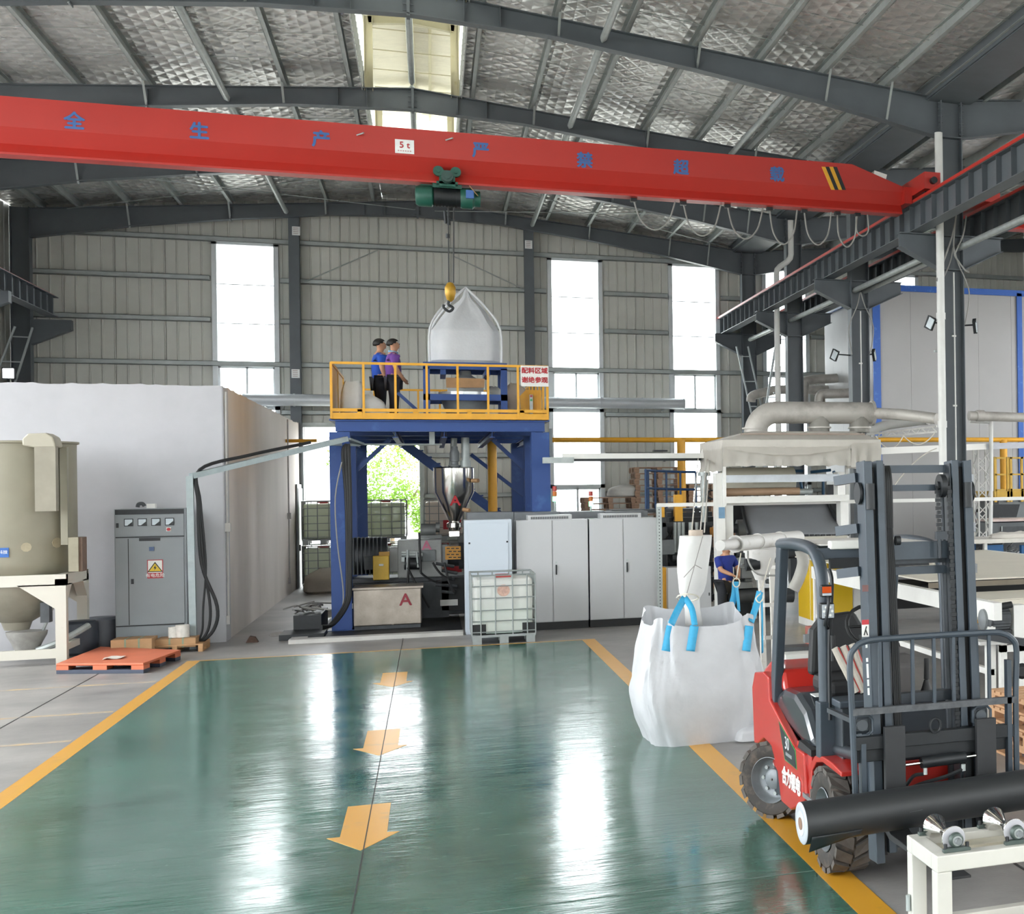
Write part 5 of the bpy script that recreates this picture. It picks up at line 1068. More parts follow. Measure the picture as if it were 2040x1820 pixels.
B('stack_pipe', galv, DS, ('c', PW(1403, 940, 27.0), PW(1403, 1040, 27.0), .06, None, 10), ('c', PW(1403, 940, 27.0), PW(1403, 948, 27.0), .12, None, 12)); B('hand_wheel', blackm, DS, ('t', [PW(1418 + 9 * math.cos(t), 985 + 9 * math.sin(t), 26.9) for t in [.6283 * k for k in range(10)]], .02, 6, True)); B('coupling', mat('orange_rust', '#b07a3a', .5, .2, .2, 8), DS, ('c', PW(1416, 1060, 26.6), PW(1432, 1058, 26.6), .1, None, 12))
o = thing('low_cabinet', 'low grey-white cabinet between the steel post and the film tube', 'cabinet', (4.35, 26.3, 0)); B('body', cabw, o, pb(1331, 1129, 1417, 1238, 25.9, .5), bevel=.006); B('side', yellow, o, pb(1320, 1130, 1330, 1236, 26.1, .4)); B('latch', blackm, o, pb(1412, 1180, 1414, 1186, 25.89, .012))
BR = thing('guard_railing', 'blue curved guard railing on the die station platform before the pallets', 'railing', (4.5, 28, 2.1))
arc = [PW(1386 - 100 * math.sin(t), 938 + 2 * math.cos(t * 2), 28 + .6 * math.cos(t)) for t in [math.pi * k / 10 * .5 for k in range(11)]]
for dz in (0, -.36): B('rail', mat('rail_blue', '#26456e', .5), BR, ('t', [p + V((0, 0, dz)) for p in arc], .025, 8))
for p in arc[::2] + [arc[9]]: B('rail_post', mat('rail_blue', '#26456e'), BR, ('c', p, p - V((0, 0, .78)), .022, None, 8))
B('floor_edge', dgrey, BR, ('b', 3.3, 5.2, 27.9, 28.9, 2.06, 2.13)); 
for x in (3.4, 5.1): B('leg', dgrey, BR, ('b', x - .04, x + .04, 28.6, 28.7, 0, 2.06))
BM = thing('long_beam', 'long white overhead tube with dark underside reaching from the blue column to the hood', 'beam', (3.5, 27, 3.1))
z0 = PW(1250, 908, 27).z; B('tube', white, BM, ('b', 2.3, 4.95, 26.95, 27.07, z0 - .05, z0 + .05)); B('cable_rail', blackm, BM, ('b', 2.3, 4.9, 26.97, 27.03, z0 - .1, z0 - .05)); B('end_clamp', galv, BM, ('b', 1.95, 2.5, 26.9, 27.15, z0 - .13, z0 - .02)); B('hanger_lug', blackm, BM, pb(1322, 914, 1326, 919, 26.96, .05)); B('dark_plate', blackm, BM, pb(1303, 896, 1330, 899, 26.9, .2)); B('hanger', steel, BM, ('r', (2.1, 27.05, z0), (2.1, 27.05, 3.7), .05)); B('hanger', white, BM, ('r', (4.9, 27.02, z0), (4.95, 27.0, 3.3), .04))
B2 = thing('long_beam', 'chipped white beam from the hood past the nearest column to the lattice tower', 'beam', (9, 25.4, 3.1))
a, b_ = PW(1752, 898, 25.3), PW(1962, 889, 27.6); B('tube', mat('chipped_white', '#dcdad4', .5, 0, .1, 12, hex2='#7d7a75', fac2=.18), B2, ('r', a, b_, .1, .13)); B('tube', mat('white_grey', '#c2c4ca', .5), B2, ('r', b_, PW(2060, 886, 27.6), .1, .13))
# lattice beam and tower
lat = mat('lattice_paint', '#c9c8c3', .5, 0, .1, 6)
LT = thing('lattice_tower', 'slender lattice tower with a leaning white pipe behind the forklift mast', 'tower', (11.4, 27.8, 0))
cx, cy = PW(1957, 1000, 27.8).x, 27.8; zt = PW(1957, 890, 27.8).z
for sx in (-.14, .14):
    for sy in (-.14, .14): B('chord', lat, LT, ('r', (cx + sx, cy + sy, 0), (cx + sx, cy + sy, zt), .035))
m = MB(); k = 0; z = 0.0
while z < zt - .3:
    for sx0, sy0, sx1, sy1 in ((-1, -1, 1, -1), (1, -1, 1, 1), (1, 1, -1, 1), (-1, 1, -1, -1)):
        a, b_ = ((sx0, sy0), (sx1, sy1))[::1 if k % 2 else -1]
        m.r((cx + .14 * a[0], cy + .14 * a[1], z), (cx + .14 * b_[0], cy + .14 * b_[1], z + .27), .02)
    z += .27; k += 1
o = B('lacing', lat, LT, mb=m); o['kind'] = 'stuff'
B('pipe', pvc, LT, ('t', smooth_path([PW(1932, 838, 27.5), PW(1968, 840, 27.5), PW(1974, 846, 27.5), PW(1974, 1000, 27.5), PW(1972, 1110, 27.5), PW(1971, 1235, 27.5)], 4), .045, 8))
LB = thing('lattice_beam', 'white lattice beam sloping up beside the nearest column', 'beam', (9.3, 27, 3.6))
a0, a1, b0, b1 = PW(1726, 866, 27), PW(1866, 849, 25.6), PW(1728, 872, 27), PW(1866, 860, 25.6)
for p, q in ((a0, a1), (b0, b1)): B('chord', lat, LB, ('r', p, q, .035))
m = MB()
for k in range(14): m.r((a0 if k % 2 else b0).lerp(a1 if k % 2 else b1, k / 14), (b0 if k % 2 else a0).lerp(b1 if k % 2 else a1, (k + 1) / 14), .02)
o = B('lacing', lat, LB, mb=m); o['kind'] = 'stuff'
o = B('plastic_hose', film('hose_wrap', '#d9d9d6', .4, .3), None, ('t', smooth_path([PW(1728, 858, 27.2), PW(1770, 846, 27.2), PW(1830, 838, 26.8), PW(1850, 836, 26.5)], 5), .1, 10)); tag(o, 'plastic-wrapped pipe lying on the lattice beam', 'pipe')
m = MB()
for a, b_, s in (((1745, 868), (1800, 868), .25), ((1800, 868), (1862, 862), .2), ((1866, 893), (1770, 985), -.15), ((1925, 968), (1938, 985), 0)): m.t(curve_pts(PW(*a, 25.9), PW(*b_, 25.9), s), .012, 5)
o = B('loose_wires', mat('wire_white', '#d8d4c8', .5), None, mb=m); tag(o, 'loose pale wires hanging under the lattice beam', 'wire'); o['kind'] = 'stuff'
# floodlights and conduits on the columns
for px, py, w, s, lb in ((1855, 642, 24, -1, 'floodlight on the near side of the nearest crane column'), (1942, 648, 24, 1, 'floodlight on the far side of the nearest crane column'), (1664, 706, 30, -1, 'floodlight on the near side of the second crane column'), (1741, 706, 30, 1, 'floodlight on the far side of the second crane column')):
    q = PW(px, py, w - .1); T = thing('floodlight', lb, 'lamp', q, 'floodlights on the crane columns'); cx = CU + s * .21
    B('arm', blackm, T, ('r', (cx, w, q.z), (q.x, w, q.z + .02), .03)); B('housing', blackm, T, ('r', q + V((-s * .02, -.02, .1)), q + V((s * .04, .06, -.12)), .18, .07, (s, -.6, .3))); B('lens', mat('lens', '#cdd6da', .1), T, ('r', q + V((s * .0, -.06, .07)), q + V((s * .05, .02, -.1)), .14, .02, (s, -.6, .3)))
    B('cable', cab, T, ('t', smooth_path([(cx, w - .16, q.z + .0), (cx + s * .08, w - .2, q.z + .6), (cx - s * .12, w - .2, q.z + 1.1), (cx - s * .2, w - .17, q.z + 1.4)], 5), .012, 6))
for w, lb in ((24, 'thin white conduit clipped to the nearest crane column'), (30, 'thin white conduit clipped to the second crane column')):
    o = B('conduit', pvc, None, ('c', (CU, w - .16, 1.0), (CU, w - .16, 6.5), .014, None, 6), *[('b', CU - .05, CU + .03, w - .17, w - .14, z, z + .03) for z in (2.6, 4.0, 5.3)]); tag(o, lb, 'conduit', 'conduits on the crane columns')
m = MB()
for pts in ([(1905, 425), (1897, 470), (1880, 520), (1866, 560)], [(1905, 425), (1900, 480), (1902, 510)], [(1925, 430), (1918, 470), (1902, 505)], [(1902, 510), (1920, 535), (1930, 542)]): m.t(smooth_path([PW(*p, 23.7) for p in pts], 4), .016, 6)
o = B('cable_bundle', cab, None, mb=m); tag(o, 'grey cables gathered on the nearest column under the crane beams', 'cable'); o['kind'] = 'stuff'
# far corner of the next bay
YGt = thing('access_platform', 'yellow railed access platform beside the lattice tower', 'platform', (12.9, 30, 2.2))
yg = mat('gate_yellow', '#d2a83e', .5, 0, .08, 4)
for x in (1983, 2008, 2014, 2036, 2060): p = PW(x, 910, 30); B('rail_post', yg, YGt, ('b', p.x - .03, p.x + .03, 30, 30.06, 2.1, p.z + (.0 if x < 2010 else .0)))
for y in (912, 945, 976): p = PW(1983, y, 30); B('rail', yg, YGt, ('b', p.x, p.x + .28, 30, 30.05, p.z - .02, p.z + .02), ('b', p.x + .34, p.x + 1.3, 30, 30.05, p.z - .02, p.z + .02))
p = PW(1985, 985, 30); B('kick_plate', yg, YGt, ('b', p.x, p.x + 1.3, 30, 31.5, 2.15, 2.36)); B('support', grey, YGt, ('b', p.x + .1, p.x + 1.2, 30.1, 31.4, 0, 2.15))
NB = thing('notice_door', 'dark red door with a white notice in a pale frame behind the lattice tower', 'door', (13.3, 33.7, 0))
f0, f1 = PW(1916, 1020, 33.6), PW(1949, 1020, 33.6); B('leaf', mat('door_maroon', '#5d2b34', .5), NB, ('b', f0.x, f1.x - .07, 33.6, 33.64, 0, PW(1930, 1020, 33.6).z)); B('frame', grey, NB, ('b', f1.x - .07, f1.x, 33.58, 33.66, 0, PW(1930, 1014, 33.6).z), ('b', f0.x, f1.x, 33.58, 33.66, PW(1930, 1020, 33.6).z, PW(1930, 1014, 33.6).z)); B('notice', white, NB, pb(1926, 1052, 1934, 1072, 33.59, .01)); B('red_notice', mat('notice_pink', '#cfa79f', .6), NB, pb(1924, 1036, 1936, 1049, 33.59, .01))
DM = thing('oven_cabinet', 'dark grey machine cabinets under the yellow platform', 'machine', (13.2, 29, 0))
B('cabinet', mat('oven_grey', '#5b5f61', .5), DM, pb(1977, 1040, 2070, 1240, 28.6, 1)); B('door', dgrey, DM, pb(1995, 1048, 2060, 1230, 28.58, .02)); B('tilted_lid', blackm, DM, ('p', [tuple(PW(x, y, 28.5).xz) for x, y in ((1980, 1004), (2032, 1004), (2025, 1030), (1978, 1030))], 'y', 28.5, 28.55)); B('top_sheet', mat('pale_pink', '#d8c3ba', .6), DM, pb(1978, 1033, 2070, 1038, 28.55, 1.0)); B('handle', galv, DM, pb(1995, 1048, 1997, 1058, 28.56, .02))
WB = thing('wire_winder', 'blue winding machine with tangled wires behind the cream conveyor', 'machine', (10.5, 24.5, 0))
wbm = mat('winder_blue', '#1f5a8c', .5, 0, .08, 4)
B('panel', wbm, WB, pb(1968, 1085, 2000, 1240, 24.2, .1)); B('panel', wbm, WB, pb(1925, 1082, 1945, 1240, 24.5, .1)); B('panel', wbm, WB, pb(2036, 1085, 2075, 1240, 24.2, .1)); B('top_board', mat('board_pale', '#cfcbc2', .6), WB, pb(1925, 1073, 2075, 1081, 24.0, 1.4)); B('back', dgrey, WB, pb(1925, 1082, 2075, 1240, 25.3, .1)); B('post', white, WB, pb(1962, 1082, 1968, 1240, 24.1, .1))
m = MB(); rnd = random.Random(5)
for k in range(40):
    c = (rnd.choice((1948, 2016)) + rnd.uniform(-10, 14), 1104 + rnd.uniform(-18, 20)); r_ = rnd.uniform(6, 16); m.t([PW(c[0] + r_ * math.cos(t), c[1] + r_ * .8 * math.sin(t), 24.6 + .3 * rnd.random()) for t in [.7 * j for j in range(7)]], .012, 4)
o = B('wire_tangle', mat('wire_grey', '#8e8f8c', .5), WB, mb=m); o['kind'] = 'stuff'
sack('cloth_heap', 'pale folded cloths lying on top of the blue winding machine', 'cloth', (PW(2020, 1075, 24.3).x, 24.4, PW(2020, 1074, 24.0).z), (.9, .4, .12), 31, dust, 0, top=.6)
# cream conveyor and yellow-doored cabinet
CV = thing('conveyor_table', 'long cream-topped conveyor table with sloping white side rail behind the forklift mast', 'conveyor', (7.2, 19, 0))
conv = mat('conveyor_cream', '#cfc9ba', .5, 0, .04, 1.5)
B('side_rail', white, CV, ('b', 5.9, 6.0, 14.4, 22.5, 1.0, 1.2)); B('side_rail', white, CV, ('b', 9.6, 9.7, 15.5, 24, 1.15, 1.3))
B('belt_top', conv, CV, ('b', 6.0, 9.6, 16.9, 24, 1.28, 1.3)); B('edge_strip', mat('gap_shade_brown', '#6e6557', .6), CV, ('b', 6.0, 9.6, 16.85, 16.9, 1.2, 1.27)); B('belt_apron', conv, CV, ('b', 6.02, 9.6, 15.6, 16.8, 1.1, 1.13)); B('belt_apron', conv, CV, ('b', 6.02, 9.6, 15.55, 15.6, .9, 1.12))  # brown strip paints the shade in the gap below the belt top
for y in (14.6, 18.5, 22.3): B('leg', white, CV, ('b', 5.9, 6.0, y, y + .1, 0, 1.0))
for y in (16.5, 23.5): B('leg', white, CV, ('b', 9.6, 9.7, y, y + .1, 0, 1.15))
B('brace', white, CV, ('b', 5.92, 5.98, 14.6, 22.3, .35, .42)); B('shade_block', black, CV, ('b', 6.7, 9.4, 20.5, 22, .6, .95)); B('yellow_bin', yellow, CV, pb(1940, 1215, 1978, 1240, 16.6, .4))  # black block paints the shade under the conveyor
for x in (6.6, 7.4): B('bearing', blackm, CV, ('c', (x, 23.0, 1.33), (x, 23.1, 1.33), .05))
MO = thing('drive_motor', 'dark ribbed electric motor at the end of the conveyor side rail', 'motor', (6.2, 14.8, .95))
q = PW(1988, 1234, 14.6); B('body', dgrey, MO, ('c', (q.x - .13, 14.7, q.z), (q.x + .16, 14.7, q.z), .125, None, 20)); B('fins', dgrey, MO, *[('b', q.x - .06 + .0, q.x + .15, 14.7 + .125 * math.cos(t) - .004, 14.7 + .125 * math.cos(t) + .004, q.z + .125 * math.sin(t) - .012, q.z + .125 * math.sin(t) + .012) for t in [.31 * k for k in range(20)]]); B('fan_cover', grey, MO, ('l', [(.05, -.03), (.12, 0), (.13, .07)], (q.x - .16, 14.7, q.z), (1, 0, 0), 20)); B('foot', blackm, MO, ('b', q.x - .1, q.x + .16, 14.58, 14.85, q.z - .19, q.z - .12)); B('gearbox', black, MO, pb(2012, 1205, 2024, 1262, 14.75, .2), ('c', PW(1990, 1208, 14.6), PW(2015, 1204, 14.6), .04)); B('bracket', white, MO, pb(2020, 1205, 2045, 1275, 14.6, .2))
LTb = thing('low_table', 'low white steel table with a dark belt edge next to the ribbed motor', 'table', (6.8, 14.9, 0))
B('top', mat('table_grey', '#c9c8c4', .5), LTb, ('b', 5.75, 8.5, 14.45, 15.6, .72, .76)); B('edge_strip', blackm, LTb, ('r', PW(1935, 1262, 14.6), PW(2060, 1282, 13.8), .05, .08))
for x, y in ((6.02, 14.5), (6.25, 14.5), (6.02, 15.5), (8.3, 14.5)): B('leg', white, LTb, ('b', x, x + .08, y, y + .08, 0, .72))
B('foot_plate', white, LTb, ('b', 5.95, 6.15, 14.4, 14.65, 0, .02)); B('stretcher', white, LTb, ('b', 6.02, 8.3, 14.5, 14.56, .62, .7))
o = B('round_knob', blackm, None, ('l', [(.03, 0), (.07, .02), (.08, .05), (.05, .08)], PW(2036, 1335, 12.4), (-.4, -1, 0), 16), ('c', PW(2036, 1335, 12.4), PW(2060, 1335, 12.8), .02)); tag(o, 'dark round rubber wheel at the picture edge beside the low table', 'wheel')
YC = thing('control_cabinet', 'white control cabinet with yellow doors standing behind the forklift', 'cabinet', (6.7, 24.2, 0))
ydm = mat('door_yellow', '#dbb522', .4, 0, .03, 1)
B('body', white, YC, ('b', 6.3, 7.05, 23.2, 25.0, 0, 1.5), bevel=.01)
for y0, y1 in ((23.28, 24.05), (24.13, 24.92)): B('door', ydm, YC, ('b', 6.285, 6.3, y0, y1, .14, 1.3), bevel=.003)
B('door', ydm, YC, ('b', 6.36, 6.82, 23.185, 23.2, .14, 1.3), bevel=.003); B('hinge', galv, YC, *[('b', 6.275, 6.285, y, y + .06, 1.18, 1.22) for y in (23.5, 23.75, 24.4)], *[('b', x, x + .06, 23.175, 23.185, 1.18, 1.22) for x in (6.45, 6.65)])
text('lettering', 'JB', mat('rust_print2', '#a0492c', .6), YC, (6.28, 23.6, 1.0), (0, -1, 0), (0, 0, 1), .2, .002); B('print_line', mat('brown_print', '#8d7430', .6), YC, *[('b', 6.279, 6.285, 23.5, 23.5 + .35 - .08 * k, .72 - .07 * k, .74 - .07 * k) for k in range(3)])
B('wrap', thin('clear_wrap', '#cfcfd4', .35, .15), YC, mb=MB().g([[(6.25 + .03 * dirt((i, j, 1)), 22.9 + .05 * dirt((i * 1.2, j * .9, 4)), 1.2 + .045 * j) for i, x in enumerate(range(10))] for j in range(8)]) if False else MB().g([[(6.35 + .09 * i, 23.0 + .06 * dirt((i * 1.2, j * .9, 4)), 1.2 + .05 * j) for i in range(9)] for j in range(8)]))
WP_ = thing('floor_block', 'rust-red motor block on a white beam behind the forklift cab', 'machine', (4.4, 17.4, 0))
B('beam', white, WP_, pb(1566, 1300, 1700, 1316, 15.6, .3)); B('base', dgrey, WP_, pb(1560, 1286, 1700, 1301, 15.9, .3), pb(1566, 1316, 1690, 1334, 15.75, .3)); B('block', mat('block_rust', '#9c5648', .55, 0, .1, 5), WP_, pb(1625, 1252, 1690, 1290, 15.8, .5), bevel=.01); B('motor', grey, WP_, ('c', PW(1612, 1266, 15.9), PW(1628, 1266, 15.9), .09, None, 16), pb(1604, 1264, 1616, 1280, 15.7, .1)); B('foot', grey, WP_, pb(1580, 1334, 1600, 1352, 15.8, .2), pb(1650, 1334, 1670, 1352, 15.8, .2))
# white screw pipe, stand and film tube
SP = thing('screw_feeder', 'dusty white feeder pipe on a white steel stand beside the bulk bag', 'machine', (4.2, 17.5, 0))
dw = mat('dusty_white', '#c9c7c3', .6, 0, .08, 6, hex2='#a8a298', fac2=.32)
a, b_ = PW(1438, 1086, 15.2), PW(1590, 1070, 17.6)
B('pipe', dw, SP, ('c', a.lerp(b_, .15), b_, .088, None, 20), ('c', a.lerp(b_, -.02), a.lerp(b_, .16), .06, None, 16)); [B('flange', dw, SP, ('c', a.lerp(b_, t), a.lerp(b_, t + .012), .1, None, 16)) for t in (.15, .42, .72)]; B('hopper_box', dw, SP, pb(1494, 1086, 1550, 1102, 17.3, .4), ('l', [(.07, -.3), (.2, 0), (.2, .1)], PW(1515, 1108, 17.4), (0, 0, 1), 16)); B('motor', blackm, SP, ('c', PW(1485, 1125, 17.3), PW(1512, 1122, 17.3), .08), )
std = mat('stand_white', '#d2cfc8', .6, 0, .12, 7, hex2='#a49c90', fac2=.35)
for px0, px1, py, w in ((1519, 1522, 1345, 17.6), (1536, 1544, 1338, 17.9)): g_ = PZ(px1, py); p = PW(px0, 1092, g_.y); B('stand_leg', std, SP, ('r', (g_.x, g_.y, 0), (g_.x - .03, g_.y, p.z), .07))
B('stand_rung', std, SP, *[('r', PW(1520, y, 17.5), PW(1544, y - 1, 17.9), .05) for y in (1130, 1205, 1270)]); B('gray_hose', mat('flex_grey', '#a09d96', .6), SP, ('t', smooth_path([PW(1595, 1095, 17.0), PW(1600, 1120, 17.0), PW(1592, 1150, 17.0), PW(1580, 1175, 17.0)], 5), .075, 12))
m = MB(); m.t(smooth_path([PW(1490, 1098, 17.2), PW(1492, 1120, 17.0), PW(1510, 1143, 17.0), PW(1550, 1146, 17.2)], 5), .012, 6); B('cable', cab, SP, mb=m)
FT = thing('film_tube', 'white fabric filling tube tied above the open bulk bag', 'tube', (2.6, 14.5, 1.2))
tubm = film('tube_fabric', '#dfdedb', .6, .15, .35, 9)
prof = [(1386, 1066, 31), (1385, 1085, 31), (1382, 1110, 31), (1381, 1135, 30), (1380, 1160, 27), (1378, 1178, 23), (1376, 1192, 17), (1379, 1212, 15), (1383, 1245, 17)]
rows = []
for k, (px, py, r_) in enumerate(prof):
    c = PW(px, py, 14.55); rr = r_ * 14.4 / 2720; rows.append([c + V((math.cos(t) * rr * (1 + .1 * dirt((math.cos(t) * 2, math.sin(t) * 2, k * .5)) * min(1, k / 3)), math.sin(t) * rr * (.9 + .15 * dirt((math.cos(t) * 3, math.sin(t) * 2, k * .7))), 0)) for t in [6.2832 * j / 28 for j in range(28)]])
B('sleeve', tubm, FT, mb=MB().g(rows, True), solid=.006); q = PW(1386, 1062, 14.55); B('core', mat('core_paper', '#b7a99a', .7), FT, ('c', q - V((0, 0, .05)), q + V((0, 0, .035)), .075, None, 18))
m = MB(); e = PW(1405, 920, 26.9)
for dx, px in ((-.09, 1378), (.05, 1395), (.1, 1403)): m.c(PW(px, 1060, 14.5), V((PW(1402, 908, 26.95).x + dx * 1.2, 26.95, z0 - .05)), .008, None, 5)
B('cord', mat('cord_white', '#cfcac0', .7), FT, mb=m)
m = MB()
for a_, b2 in (((1400, 1068), (1366, 1190)), ((1362, 1150), (1385, 1125)), ((1385, 1125), (1398, 1132))): m.c(PW(*a_, 14.33), PW(*b2, 14.33), .004, None, 5)
B('tie_cord', mat('cord_grey', '#8a8782', .7), FT, mb=m)

# ------------------------------------------------------------------ open bulk bag with blue lifting loops
JB = thing('bulk_bag', 'big open white bulk bag with sky-blue lifting loops on the yellow floor line', 'bag', (2.5, 14.15, 0))
jbm = film('bulk_bag_fabric', '#c6c7ca', .5, .1, .6, 6)
skyb = mat('strap_skyblue', '#3fa9d6', .6, 0, .06, 30)
cx, cy = 2.5, 14.2; n = 110; rows = []
def rimz(t):
    """height of the open rim around the bag: it is held up at the four loops"""
    return 1.23 + .05 * math.cos(4 * t - math.pi) + (.1 if math.sin(t) > 0 else 0) * max(0, math.sin(t)) ** 2
def bagpt(t, s, inner=0):
    ca, sa = math.cos(t), math.sin(t); e = .45
    bx = math.copysign(abs(ca) ** e, ca); by = math.copysign(abs(sa) ** e, sa)
    hw = (.5 + .13 * math.sin(min(1, s / .45) * math.pi / 2) - .11 * max(0, s - .45) / .55) - inner
    f = 1 + .07 * dirt((ca * 2, sa * 2, s * 1.6)) + .05 * dirt((ca * 5 + s * 2, sa * 5, s * 2.2 + 9)) + .03 * dirt((ca * 9 + s * 5, sa * 9, s * 3 + 4)) + .014 * math.sin(t * 9 + s * 6) * s
    lean = .02 * s
    return V((cx + bx * hw * f + lean, cy + by * hw * f * .92, rimz(t) * s))
ts = [6.28318 * j / n for j in range(n)]
rows = [[V((cx + (p.x - cx) * .8, cy + (p.y - cy) * .8, .0)) for p in (bagpt(t, 0) for t in ts)]] + [[bagpt(t, s) for t in ts] for s in [k / 34 for k in range(35)]]
rows += [[bagpt(t, 1 - .1 * k, .012 + .02 * k) for t in ts] for k in range(1, 6)] + [[V((cx + .3 * math.cos(t), cy + .3 * math.sin(t), .55 + .05 * dirt((math.cos(t), math.sin(t), 2)))) for t in ts]]
B('bag_body', jbm, JB, mb=MB().g(rows, True))
def flat(name, pts, wd, nrm=(0, -1, 0), mt=skyb):
    rows = []; pts = smooth_path(pts, 5)
    for k, p in enumerate(pts):
        d = (pts[min(k + 1, len(pts) - 1)] - pts[max(k - 1, 0)]).normalized(); a = d.cross(V(nrm)).normalized(); rows.append([p - a * wd / 2, p + a * wd / 2])
    return B(name, mt, JB, mb=MB().g(rows), solid=.006)
fw = 13.63
def on_bag(px, py, out=.015):
    """point of the bag's front under a pixel"""
    r = _ray(px, py); best = None
    for k in range(260):
        t = (13.2 + .004 * k) / r[1]; p = V((r[0] * t, r[1] * t, EYE + r[2] * t)); s = max(0, min(1, p.z / 1.24)); dx, dy = p.x - cx - .02 * s, (p.y - cy) / .92
        ca, sa = math.copysign(abs(dx) ** 2.22, dx), math.copysign(abs(dy) ** 2.22, dy); a = math.atan2(sa, ca); q = bagpt(a, s)
        if math.hypot(dx, dy) <= math.hypot(q.x - cx - .02 * s, (q.y - cy) / .92): return p - V((0, out, 0))
    return PW(px, py, fw)
for px, x2 in ((1336, 1326), (1383, 1375), (1492, 1486)): flat('strap', [on_bag(px, 1246), on_bag((px + x2) / 2, 1270), on_bag(x2, 1296)], .085)
flat('lifting_loop', [PW(1337, 1243, 13.7), PW(1350, 1215, 13.85), PW(1364, 1190, 13.95)], .07); flat('lifting_loop', [PW(1364, 1190, 13.95), PW(1378, 1212, 13.85), PW(1384, 1245, 13.7)], .06)
flat('lifting_loop', [PW(1455, 1214, 14.75), PW(1463, 1185, 14.75), PW(1465, 1158, 14.75)], .07); flat('lifting_loop', [PW(1466, 1160, 14.75), PW(1470, 1190, 14.72), PW(1472, 1218, 14.72)], .04, (.6, -1, 0))
flat('lifting_loop', [PW(1496, 1238, 13.8), PW(1506, 1208, 13.95), PW(1514, 1178, 14.0)], .07); flat('lifting_loop', [PW(1515, 1178, 14.0), PW(1518, 1205, 14.2), PW(1519, 1300, 14.4)], .03, (1, -1, 0))
m = MB(); m.t(smooth_path([PW(1515, 1182, 14.0), PW(1506, 1192, 13.95), PW(1513, 1200, 13.95), PW(1520, 1190, 14.0), PW(1514, 1180, 14.0)], 5), .008, 6); m.c(PW(1515, 1180, 14.0), PW(1537, 1105, 17.6), .007, None, 5); m.t([PW(1467 + 7 * math.cos(t), 1160 + 9 * math.sin(t), 14.7) for t in [.5236 * k for k in range(12)]], .007, 5, True); m.c(PW(1467, 1152, 14.7), PW(1476, 1102, 16.3), .007, None, 5); m.t([PW(1370 + 22 * math.cos(t), 1190 + 7 * math.sin(t), 14.0 + .2 * math.sin(t)) for t in [.5236 * k for k in range(12)]], .008, 5, True)
B('tie_rope', mat('rope_cream', '#d9d5c6', .8), JB, mb=m)
sack('bag_corner', 'loose gathered bottom corner of the open bulk bag beside the forklift', 'cloth', (3.0, 13.75, 0), (.42, .3, .16), 21, jbm, .03, top=.4)

# ------------------------------------------------------------------ forklift
fkred = mat('forklift_red', '#b82c24', .3, 0, .03, 1.5, coat=.4); fkdk = mat('forklift_slate', '#3d464f', .42, .1, .12, 5); fkdk2 = mat('forklift_dark', '#2f353b', .45, .1, .15, 6)
tyre = mat('tyre_rubber', '#36322f', .75, 0, .25, 10, hex2='#5a4f46', fac2=.38); rimm = mat('wheel_rim', '#7b8084', .45, .3, .2, 6)
FK = thing('forklift', 'red and slate forklift facing the camera with a black roll on its forks', 'forklift', (2.88, 9.6, 0))
FC = 2.88
def wheel(u, w, r_, wd, side, steer=0, bolts=8):
    m = MB(); hw = wd / 2
    R4 = Matrix.Rotation(steer, 4, 'Z'); o0 = V((u, w, r_)); tf = lambda p: o0 + R4 @ V(p)
    T = MB(); pr_ = ([(r_ * .58, -hw * .85), (r_ * .7, -hw), (r_ * .88, -hw * .97), (r_ * .93, -hw * .75), (r_ * .93, hw * .75), (r_ * .88, hw * .97), (r_ * .7, hw), (r_ * .58, hw * .85)]); T.g([[(x, q_ * math.cos(6.28318 * j / 44), q_ * math.sin(6.28318 * j / 44)) for j in range(44)] for q_, x in pr_ + pr_[:1]], True); T.v = [tf(p) for p in T.v]
    t = B('tyre', tyre, FK, mb=T)
    L = MB(); nl = 17
    for s in (-1, 1):
        for k in range(nl):
            a = 6.28318 * (k + (.5 if s > 0 else 0)) / nl; da = .125
            pts = []
            for rr in (r_ * .9, r_ * 1.0):
                for x, b in ((s * .008, a - da + .1), (s * .008, a + da + .1), (s * hw * .98, a + da - .1), (s * hw * .98, a - da - .1)): pts.append(tf((x, rr * math.cos(b), rr * math.sin(b))))
            L.add(pts, [(0, 1, 2, 3), (7, 6, 5, 4), (0, 4, 5, 1), (1, 5, 6, 2), (2, 6, 7, 3), (3, 7, 4, 0)])
    B('tread_lugs', mat('tread_dusty', '#57524e', .8, 0, .2, 12), t, mb=L)
    H = MB().l([(r_ * .6, hw * .95), (r_ * .585, hw * .98), (r_ * .56, hw * .85), (r_ * .52, hw * .3), (r_ * .46, hw * .15), (r_ * .27, hw * .1), (r_ * .26, hw * .5), (r_ * .2, hw * .62), (.01, hw * .65)], (0, 0, 0), (side, 0, 0), 32, False); H.v = [tf(p) for p in H.v]
    h = B('rim', rimm, FK, mb=H)
    N_ = MB()
    for k in range(bolts):
        a = 6.28318 * k / bolts; N_.c((side * hw * .1, r_ * .38 * math.cos(a), r_ * .38 * math.sin(a)), (side * hw * .32, r_ * .38 * math.cos(a), r_ * .38 * math.sin(a)), .016, None, 6)
    N_.v = [tf(p) for p in N_.v]; B('wheel_nuts', galv, h, mb=N_)
wheel(FC - .38, 8.85, .352, .25, -1); wheel(FC + .38, 8.85, .352, .25, 1); wheel(FC - .42, 10.5, .3, .2, -1, R(38)); wheel(FC + .42, 10.5, .3, .2, 1, R(38))
UL, UR = FC - .5, FC + .5
cw = [(10.95, .5), (11.0, .95), (10.9, 1.08), (10.6, 1.12), (10.42, 1.1), (10.4, .93), (9.62, .7), (9.36, .7), (9.3, .4), (9.4, .34), (9.75, .22), (10.05, .22), (10.15, .42), (10.35, .58), (10.6, .6), (10.82, .52)]
